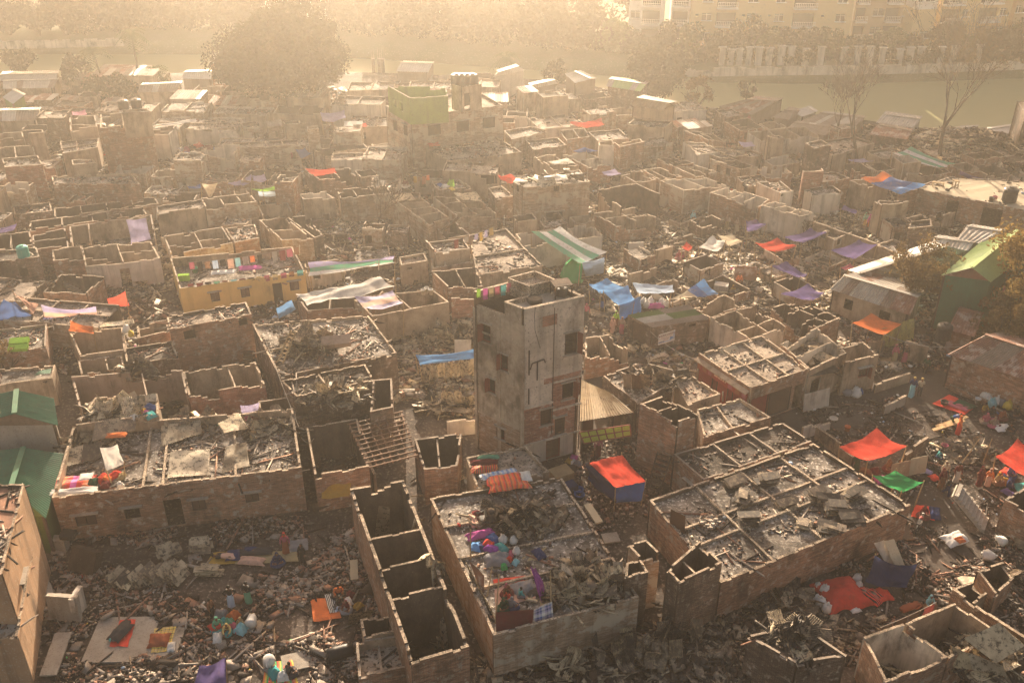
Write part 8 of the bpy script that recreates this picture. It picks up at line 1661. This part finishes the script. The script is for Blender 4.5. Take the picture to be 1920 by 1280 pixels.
# ================================================================ PEOPLE
PE = [('man in a black shirt and blue lungi, hands on hips, on the lower left rubble', 435, 1138, 'hips', 'black', 'paleblue', 'skirt', None, .2),
 ('man in black and a green-hemmed white lungi beside the man with hands on hips', 467, 1131, 'hold', 'black', 'seagreen', 'skirt', None, -.3),
 ('boy in a dark patterned shirt at the left of the bright heap', 399, 1158, 'stand', 'brown', 'black', 'trousers', None, 1.2),
 ('child in a yellow headscarf crouching in the bright heap', 428, 1187, 'squat', 'yellow', 'teal', 'skirt', 'yellow', .1),
 ('woman wrapped in a teal shawl bent over the bright heap', 408, 1178, 'sit', 'seagreen', 'teal', 'skirt', 'seagreen', .6),
 ('woman in an olive patterned shawl right of the child in yellow', 455, 1176, 'sit', 'khaki', 'mustard', 'skirt', 'khaki', -.4),
 ('sleeper in a teal cap under the grey blanket on the square floor', 226, 1186, 'lie', 'charcoal', 'charcoal', 'skirt', None, 2.8),
 ('woman in a navy veil kneeling at the top of the rubble plot', 521, 1056, 'sit', 'navy', 'navy', 'skirt', 'navy', .3),
 ('woman in a coral patterned dress standing behind the navy veil', 537, 1038, 'stand', 'rose', 'rust', 'skirt', 'scarlet', .2),
 ('girl in a black cloak and red trousers right of the seated women', 568, 1054, 'stand', 'black', 'black', 'skirt', 'black', -.4),
 ('sleeper in black on the left tan mat', 424, 1048, 'lie', 'black', 'peach', 'skirt', None, 1.5),
 ('sleeper under the black blanket on the tan mats', 468, 1036, 'lie', 'charcoal', 'navy', 'skirt', None, 1.5),
 ('man in an orange shirt seated behind the patterned mat', 635, 1116, 'sit', 'orange', 'black', 'skirt', None, .3),
 ('woman in black seated in the middle of the mother and child group', 636, 1136, 'sit', 'black', 'charcoal', 'skirt', 'black', .8),
 ('woman in a speckled grey shawl at the front of the mother and child group', 652, 1144, 'sit', 'maroon', 'grey', 'skirt', 'maroon', -.5),
 ('man in a dark brown shawl seated at the bottom edge', 542, 1268, 'sit', 'charcoal', 'charcoal', 'skirt', None, 2.6),
 ('man in a navy shirt squatting against the little brick latrine', 829, 926, 'squat', 'navy', 'charcoal', 'trousers', None, 2.9),
 ('woman in pink at the back of the panelled visor shop', 1121, 856, 'stand', 'rose', 'maroon', 'skirt', 'rose', .1),
 ('bald man in black standing by the blue lean-to', 1730, 1100, 'hold', 'black', 'charcoal', 'trousers', None, -.6),
 ('sleeper under an orange checked blanket by the lower right rooms', 1708, 1142, 'lie', 'rust', 'rust', 'skirt', None, -1.2),
 ('woman in a turquoise headscarf beside the orange checked sleeper', 1738, 1136, 'sit', 'aqua', 'brown', 'skirt', 'aqua', .4),
 ('woman in a maroon shawl sitting on the red mat', 1728, 968, 'sit', 'maroon', 'maroon', 'skirt', 'maroon', .2),
 ('young man in a black jacket and jeans walking in the right yard', 1773, 930, 'walk', 'black', 'navy', 'trousers', None, .8),
 ('woman in a dark red shawl behind the man in the black jacket', 1762, 916, 'stand', 'maroon', 'brown', 'skirt', 'maroon', .3),
 ('man in a cream shawl left of the woman in white and maroon', 1767, 902, 'stand', 'cream', 'charcoal', 'skirt', 'cream', .1),
 ('woman in maroon with a white scarf under the leaning bamboo', 1791, 905, 'stand', 'maroon', 'white', 'skirt', None, .2),
 ('tall woman in dark maroon near the right-edge tarpaulin', 1834, 912, 'stand', 'maroon', 'maroon', 'skirt', 'maroon', .4),
 ('child in a peach dress right of the tall maroon woman', 1850, 912, 'stand', 'orange', 'peach', 'skirt', 'peach', -.3),
 ('seated man in a patterned brown shawl near the stair flight', 1868, 905, 'sit', 'khaki', 'brown', 'skirt', 'mustard', .3),
 ('woman in purple seated beneath the right-edge tarpaulin', 1890, 893, 'sit', 'purple', 'navy', 'skirt', 'purple', .3),
 ('boy in a turquoise shirt sitting on the stacked sheets', 1757, 860, 'sit', 'teal', 'navy', 'trousers', None, 1.0),
 ('woman in a bright orange veil walking in the right yard', 1795, 815, 'stand', 'orange', 'red', 'skirt', 'orange', 1.4),
 ('boy in blue and green bending beside the orange veil', 1785, 800, 'bend', 'blue', 'darkgreen', 'trousers', None, 1.2),
 ('figure in a dark green veil at the left foot of the red tarpaulin', 1604, 882, 'stand', 'darkgreen', 'darkgreen', 'skirt', 'darkgreen', .2),
 ('woman in black beneath the large red tarpaulin', 1681, 880, 'sit', 'black', 'black', 'skirt', 'black', .3),
 ('woman in brown beneath the large red tarpaulin', 1662, 880, 'sit', 'brown', 'maroon', 'skirt', 'brown', .5),
 ('man in a yellow cap and navy vest walking up the lane', 1708, 742, 'walk', 'navy', 'aqua', 'skirt', None, 2.6),
 ('man in a cream sweater walking beside the yellow cap', 1722, 744, 'hold', 'cream', 'charcoal', 'trousers', None, 2.9),
 ('man in a dark green jacket with a white cap in the lane', 1733, 702, 'stand', 'darkgreen', 'black', 'trousers', None, 2.2),
 ('woman in a hot pink veil standing before the mustard sheets', 1675, 680, 'stand', 'rose', 'khaki', 'skirt', 'rose', .2),
 ('woman in a pale pink veil and black dress beside the hot pink one', 1694, 680, 'stand', 'black', 'rose', 'skirt', 'pink', .1),
 ('boy in a yellow shirt seated by the brick shed wall', 1843, 772, 'sit', 'mustard', 'brown', 'trousers', None, .3),
 ('woman in a pink checked shawl, left of the seated front row', 1847, 796, 'sit', 'rose', 'pink', 'skirt', 'rose', 2.6),
 ('woman in a rose shawl, second of the seated front row', 1862, 803, 'sit', 'pink', 'rose', 'skirt', 'pink', 2.8),
 ('man in black crouching at the right of the seated front row', 1890, 812, 'squat', 'black', 'charcoal', 'skirt', None, .8),
 ('woman in black behind the seated front row', 1856, 780, 'sit', 'black', 'charcoal', 'skirt', 'black', .2),
 ('man in dark red under the pink bundle', 1875, 785, 'sit', 'rust', 'maroon', 'skirt', None, .3),
 ('man in black beside the yellow bundle', 1901, 780, 'sit', 'black', 'black', 'skirt', None, .3),
 ('woman in a lime green veil on the lane right of the tower', 1154, 616, 'stand', 'lime', 'brown', 'skirt', 'lime', .2),
 ('woman in dusty pink left of the lime veil', 1148, 628, 'stand', 'peach', 'peach', 'skirt', 'peach', .5),
 ('woman in a pale rose dress right of the lime veil', 1165, 627, 'stand', 'pink', 'rose', 'skirt', 'pink', -.4),
 ('woman in a dark pink scarf beside the bicycle right of the tower', 1099, 602, 'stand', 'rose', 'charcoal', 'skirt', 'rose', .1),
 ('man in black and blue under the blue sheets', 1129, 583, 'stand', 'black', 'blue', 'skirt', None, .3),
 ('small figure in grey near the poles of the blue group', 1108, 565, 'stand', 'grey', 'charcoal', 'trousers', None, .3),
 ('woman in a turquoise veil standing in the debris, centre right', 1298, 424, 'stand', 'aqua', 'brown', 'skirt', 'aqua', .3),
 ('woman in a pink veil, left of two beside the violet ground sheet', 1362, 432, 'stand', 'pink', 'khaki', 'skirt', 'pink', .3),
 ('woman in a pink veil, right of two beside the violet ground sheet', 1380, 438, 'stand', 'pink', 'cream', 'skirt', 'pink', .1),
 ('woman in a green top and yellow trousers on the high wall, right', 1620, 428, 'stand', 'seagreen', 'yellow', 'trousers', 'seagreen', .2),
 ('woman in a magenta veil and orange dress on the high wall, right', 1628, 431, 'stand', 'magenta', 'orange', 'skirt', 'magenta', .2),
 ('child in yellow-green on the high wall, right', 1635, 431, 'stand', 'lime', 'white', 'trousers', None, .2),
 ('boy in purple and white at the right end of the wall group', 1644, 434, 'stand', 'maroon', 'lilac', 'trousers', None, .2),
 ('woman in pink crouching left of the off-white fly sheet', 1271, 486, 'sit', 'rose', 'rose', 'skirt', 'rose', .3),
 ('second crouching woman in rose beneath the small red fly sheet', 1284, 482, 'sit', 'pink', 'rose', 'skirt', 'rose', .6),
 ('figure in a navy cloak under the off-white fly sheet', 1305, 490, 'sit', 'navy', 'navy', 'skirt', 'navy', .2),
 ('man in orange standing beside the yellow cloth, right of centre', 1384, 543, 'stand', 'orange', 'brown', 'skirt', None, .2),
 ('man in white and black seated right of the yellow cloth', 1423, 550, 'sit', 'white', 'charcoal', 'skirt', None, -.5),
 ('woman in yellow seated left of the yellow cloth', 1372, 552, 'sit', 'mustard', 'maroon', 'skirt', 'mustard', .4),
 ('figure in maroon below the red raised-centre tarpaulin', 1440, 488, 'sit', 'maroon', 'navy', 'skirt', 'maroon', .4),
 ('figure in blue below the wide purple tarpaulin', 1516, 468, 'stand', 'navy', 'black', 'trousers', None, .2),
 ('figure in white below the narrow lilac-blue tarpaulin', 1480, 532, 'sit', 'white', 'rose', 'skirt', 'white', .2),
 ('small man in white on the far right lane', 1377, 240, 'stand', 'white', 'charcoal', 'trousers', None, .2),
 ('woman in pink on the far right lane', 1387, 240, 'stand', 'pink', 'orange', 'skirt', 'pink', .2),
 ('woman in orange-red on the far right lane', 1402, 240, 'stand', 'rose', 'scarlet', 'skirt', 'rose', .2),
 ('pale figure standing behind the white tarpaulin', 644, 528, 'stand', 'white', 'cream', 'trousers', None, .2),
 ('man in white below the pale blue sheet on the heaped roof house', 838, 332, 'stand', 'white', 'charcoal', 'trousers', None, .2),
 ('figure in white among vaulted rooms, left distance', 538, 307, 'stand', 'white', 'white', 'skirt', None, .2),
 ('figure in red beside the white one, left distance', 546, 307, 'stand', 'rose', 'rose', 'skirt', 'rose', .2)]
for L_, x, y, k, t, lo, lk, sc, rz in PE:
 lie = k == 'lie'; person(L_, x, y, k, t, lo, lk, sc, True, rz if lie else rz, 0, .94 if 'child' in L_ or 'girl' in L_ or 'boy' in L_ else 1.06, 'teal' if 'teal cap' in L_ else 'white' if 'white cap' in L_ else 'yellow' if 'yellow cap' in L_ else None, .12 if k in ('sit', 'lie') else 0)
RP = [('woman in a red headscarf seated on the rooftop floor sheet', 947, 1112, 'sit', 'brown', 'maroon', 'skirt', 'rose', .9), ('woman in a grey speckled veil at the roof screen', 958, 1140, 'sit', 'grey', 'navy', 'skirt', 'grey', 2.6), ('child in a turquoise shirt on the rooftop blanket', 974, 1118, 'sit', 'teal', 'grey', 'trousers', None, 1.9),
 ('baby in cream lying on the rooftop sheet', 996, 1126, 'lie', 'cream', 'cream', 'skirt', None, 1.3), ('figure in dark green bundled at the roof screen', 943, 1138, 'sit', 'darkgreen', 'darkgreen', 'skirt', 'darkgreen', .5), ('person in a red top leaning over the rooftop child', 955, 1122, 'sit', 'scarlet', 'black', 'skirt', None, -1.0)]
for L_, x, y, k, t, lo, lk, sc, rz in RP: person(L_, x, y, k, t, lo, lk, sc, True, rz, 3.27, .8 if 'child' in L_ else .5 if 'baby' in L_ else .95)
person('man in dark clothes sitting on the cells by the orange cloths, centre distance', 760, 349, 'sit', 'maroon', 'white', 'skirt', None, True, .3, 3.2)
# ================================================================ TREES AND PLANTS
LE = 'leafdark'
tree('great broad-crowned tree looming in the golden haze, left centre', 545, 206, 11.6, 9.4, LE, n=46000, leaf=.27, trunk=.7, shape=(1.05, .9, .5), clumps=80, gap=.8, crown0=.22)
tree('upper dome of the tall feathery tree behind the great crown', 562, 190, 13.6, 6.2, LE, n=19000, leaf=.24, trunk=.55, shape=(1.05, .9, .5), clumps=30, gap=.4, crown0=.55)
tree('small dark tree at the left foot of the great crown', 455, 196, 7.5, 3.2, LE, n=3000, leaf=.34, clumps=14)
tree('bushy dark tree left of the palms', 150, 176, 6.0, 2.6, LE, n=3200, leaf=.3, clumps=12, crown0=.2)
tree('low spreading bush above the grey tin roofs, far left', 48, 140, 3.6, 3.6, LE, n=2600, leaf=.3, clumps=14, crown0=.15, name='bush', cat='bush')
tree('hazy bush below the palm trees', 215, 196, 4.0, 4.2, LE, n=3000, leaf=.3, clumps=14, crown0=.12, name='bush', cat='bush')
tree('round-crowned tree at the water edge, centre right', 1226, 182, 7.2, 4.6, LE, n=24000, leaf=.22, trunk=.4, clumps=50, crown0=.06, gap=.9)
tree('scrubby bush beside the dusty grey roof, centre distance', 1040, 168, 4.2, 2.8, LE, n=2600, leaf=.26, clumps=12, crown0=.15, gap=.15, name='bush', cat='bush')
tree('thin brown tree left of the brown gabled shack', 1308, 216, 5.6, 2.4, 'leafbrown', n=2200, leaf=.26, clumps=12, crown0=.2, gap=.05)
tree('small green tree above the brown gabled shack', 1400, 200, 4.4, 1.6, LE, n=1200, leaf=.22, clumps=8, crown0=.2)
tree('spreading tree with dusty brown leaves over the hip-roofed house', 1705, 590, 7.6, 3.5, 'leafbrown', n=6500, leaf=.15, trunk=.2, clumps=34, crown0=.34, gap=.10, depth=4)
tree('big golden-brown leafy tree at the right edge', 1925, 640, 12.5, 5.4, 'leafgold', n=15000, leaf=.19, trunk=.35, clumps=60, crown0=.10, gap=.35)
tree('lower dark bushy tree beside the flag pole, right edge', 1880, 670, 6.0, 3.6, 'leafbrown', n=7000, leaf=.17, trunk=.25, clumps=30, crown0=.08, gap=.4)
palm('left coconut palm of the two in the haze', 196, 172, 0, 6.2); palm('taller right coconut palm of the two in the haze', 260, 170, 0, 8.6); palm('small palm by the water between the gable house and the white stair house', 946, 146, 0, 3.2); palm('low ragged banana plant right of the palms', 305, 170, 0, 3.2)
bare('leafless forked tree with a broad fan of twigs, right distance', 1606, 318, 0, 15.5, .26, .42, 5, .02, 12, L=.30); bare('smaller leafless tree left of the broad forked one', 1566, 270, 0, 10, .16, .42, 5, -.02, 6, L=.30)
bare('tall nearly leafless tree standing against the lake, right', 1757, 317, 0, 19, .3, .42, 5, -.05, 21, 'leafbrown', L=.34); bare('small bare black tree in the centre rubble court', 707, 440, 0, 6.5, .1, .45, 4, 0, 3, L=.34)
bare('thin dead shrub beside the wide purple tarpaulin', 1502, 462, 0, 3.2, .06, .5, 4, 0, 8, L=.34)
tree('dry leafy branches heaped on the brick room at the left edge', 12, 712, 3.2, 2.3, 'leafbrown', n=2200, leaf=.13, clumps=12, crown0=.05, gap=.1, name='branch_pile', cat='branches')
# far shore: one tree after another
rs = random.Random(5); k = 0
WD = ['first', 'second', 'third', 'fourth', 'fifth', 'sixth', 'seventh', 'eighth', 'ninth', 'tenth', 'eleventh', 'twelfth', 'thirteenth', 'fourteenth', 'fifteenth', 'sixteenth', 'seventeenth', 'eighteenth', 'nineteenth', 'twentieth']
for i, (x, y, h, r) in enumerate(((1150, 96, 8, 4.5), (1190, 100, 7, 4.2), (1238, 100, 8, 4.5), (1292, 108, 9, 4.6), (1340, 112, 7.5, 4.2), (1398, 112, 11.5, 4.4), (1432, 112, 8.5, 3.8), (1470, 114, 9, 4), (1510, 112, 8, 4), (1548, 112, 9, 4.2), (1590, 112, 6.5, 3.6), (1630, 112, 6.8, 3.5), (1665, 108, 8.5, 3.4), (1705, 108, 5.5, 3.2), (1768, 106, 10, 3.9), (1812, 104, 5, 3.6), (1850, 100, 5.2, 3.8), (1885, 96, 6.2, 4.2), (1925, 92, 7, 4.6))):
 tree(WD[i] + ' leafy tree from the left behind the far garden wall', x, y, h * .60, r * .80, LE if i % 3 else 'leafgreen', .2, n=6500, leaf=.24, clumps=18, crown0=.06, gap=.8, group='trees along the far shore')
for i, (x, y, h, r) in enumerate(((20, 66, 8, 4.5), (75, 68, 11, 5), (125, 66, 9, 5), (185, 60, 8, 5), (240, 58, 9, 5.5), (300, 56, 8, 6), (365, 52, 9, 6), (430, 50, 7, 6), (690, 60, 9, 7), (760, 64, 8, 7), (830, 70, 9, 7), (900, 76, 8, 7), (975, 84, 9, 6.5), (1040, 90, 8, 6), (1100, 94, 8, 5))):
 tree(WD[i] + ' ghostly tree from the left on the haze-hidden far shore', x, y, h * .8, r, LE, .2, n=4600, leaf=.34, clumps=16, crown0=.02, gap=.8, group='trees along the hazy far shore')
for i, (x, y) in enumerate(((0, 44), (60, 46), (130, 42), (215, 38), (290, 40), (370, 36), (450, 40), (530, 38), (610, 36), (690, 34), (770, 36), (850, 40), (925, 42), (1000, 46), (1070, 50), (1140, 56))):
 tree(WD[i] + ' big pale tree from the left in the second row, lost in haze', x, y, 9, 7.5, LE, .2, n=2600, leaf=.36, clumps=16, crown0=.02, gap=.6, group='second row of hazy trees')
for i in range(26):
 x = 1262 + i * 27 + rs.uniform(-6, 6); tree(f'{WD[i % 20]} bush from the left in the {"nearer" if i < 20 else "right-hand"} row under the far garden wall', x, 118 - .3 * max(0, (x - 1700) / 30) + rs.uniform(-3, 3), rs.uniform(2.0, 3.4), rs.uniform(1.6, 2.6), LE, .2, n=700, leaf=.3, clumps=8, crown0=.05, gap=.5, name='bush', cat='bush', group='bushes along the far garden wall')
# ================================================================ BLOCKS OF FLATS ACROSS THE LAKE
c1 = [(.09, 1.7, 'w'), (.22, 3.2, 'b'), (.38, .6, 'v'), (.48, 1.6, 'w'), (.63, 3.4, 'b'), (.80, .6, 'v'), (.92, 1.6, 'w')]
def block(label, x0, y0, x1, y1, parts, cols, trim='aptwhite', depth=12):
 uniq(label); a, b_ = W(x0, y0, .3), W(x1, y1, .3); c = (a + b_) / 2; r = thing('apartment_block', label, 'apartment building', Vector((c.x, c.y, .3)), 'apartment blocks across the lake')
 for z0, z1, m in parts: facade(r, a, b_, z0, z1 - .004, 3.05, cols, label, m, depth, trim)
block('leftmost pale balconied wing of the flats, fading into the haze', 1176, 82, 1242, 84, [(.3, 22, 'aptwhite')], [(.18, 1.6, 'w'), (.62, 3.0, 'b')])
block('narrow cream stair tower with balconies beside the leftmost wing', 1254, 84, 1288, 85, [(.3, 22, 'aptwhite')], [(.5, 2.9, 'b')])
block('long yellow wing with white upper floors, left of the big flats', 1290, 87, 1588, 90, [(.3, 9.5, 'aptyellow'), (9.5, 22, 'aptwhite')], [(.04, .6, 'v'), (.10, 1.6, 'w'), (.22, 3.3, 'b'), (.33, .6, 'v'), (.38, 1.6, 'w'), (.49, .6, 'v'), (.55, 1.5, 'w'), (.70, 3.6, 'b'), (.82, .6, 'v'), (.93, 1.6, 'w')])
block('shaded ochre wing set back in the middle of the flats', 1592, 78, 1700, 78, [(.3, 22, 'aptshade')], [(.12, 1.8, 'b'), (.42, 1.8, 'w'), (.66, 2.4, 'b'), (.9, 1.2, 'w')])
block('white-cornered bay right of the shaded ochre wing', 1703, 88, 1742, 86, [(.3, 6.4, 'aptyellow'), (6.4, 22, 'aptwhite')], [(.18, 1.0, 'w'), (.66, 1.9, 'w')], depth=8)
block('yellow wing with netted balconies at the right of the flats', 1752, 82, 1882, 76, [(.3, 22, 'aptyellow')], [(.14, 3.4, 'b'), (.36, 1.2, 'w'), (.48, .6, 'v'), (.68, 3.6, 'b'), (.90, 1.3, 'w')])
block('brownish block of flats cut by the top right corner', 1890, 72, 2010, 64, [(.3, 22, 'aptshade')], [(.06, 1.2, 'w'), (.2, 1.8, 'w'), (.4, 2, 'b'), (.6, 1.8, 'w')])
block('ghostly white block of flats behind haze, upper left', 170, 44, 260, 42, [(.3, 20, 'aptwhite')], [(.15, 1.6, 'w'), (.5, 3.2, 'b'), (.85, 1.6, 'w')])
block('second ghostly block right of the upper left one', 272, 42, 346, 42, [(.3, 20, 'aptwhite')], [(.2, 1.6, 'w'), (.5, 3.2, 'b'), (.85, 1.6, 'w')])
block('faint pale block in the top left corner', -40, 60, 16, 58, [(.3, 20, 'aptwhite')], [(.3, 1.6, 'w'), (.75, 3.2, 'b')])
block('very faint pale block near the top centre', 500, 36, 620, 36, [(.3, 20, 'aptwhite')], [(.2, 1.6, 'w'), (.5, 3.2, 'b'), (.85, 1.6, 'w')])
block('faintest pale block at the top, right of centre', 736, 36, 830, 36, [(.3, 20, 'aptwhite')], [(.2, 1.6, 'w'), (.5, 3.2, 'b'), (.85, 1.6, 'w')])
block('dark burnt frame house at the right edge by the water', 1898, 306, 1980, 312, [(.3, 6.5, 'darkbrick')], [(.3, 2, 'b'), (.8, 2, 'b')], 'iron', 5)
# reinforcing rods on pillars, far left centre
for i, x in enumerate((701, 712, 719)): mb = MB(); c = W(x, 136, 0); [mb.beam(c + Vector((dx, dy, 2)), c + Vector((dx, dy, 3.2 + random.random())), .05, .05) for dx in (-.15, .15) for dy in (-.15, .15)]; mb.box(c + Vector((0, 0, 1.1)), .5, .5, 2.2); tag(mb.build('concrete_pillar', M['plaster'], origin=c), ['left', 'middle', 'right'][i] + ' of three pillars bristling with rods, left of the green-storeyed house', 'pillar')
# ================================================================ THE AIR
flush_chunks()
hz = MB(); hz.box((0, 150, 22.2), 530, 350, 52, 0)
m = bpy.data.materials.new('haze'); m.use_nodes = True; nt = m.node_tree; nt.nodes.clear()
pv = nt.nodes.new('ShaderNodeVolumePrincipled'); pv.inputs['Density'].default_value = HAZE_DENSITY; pv.inputs['Anisotropy'].default_value = HAZE_G; pv.inputs['Color'].default_value = (.99, .935, .84, 1)
on = nt.nodes.new('ShaderNodeOutputMaterial'); nt.links.new(pv.outputs[0], on.inputs['Volume'])
tag(hz.build('haze', m), kind='stuff')
print('sheets', NSHEET[0], 'people', NP[0], 'objects', len(bpy.data.objects))
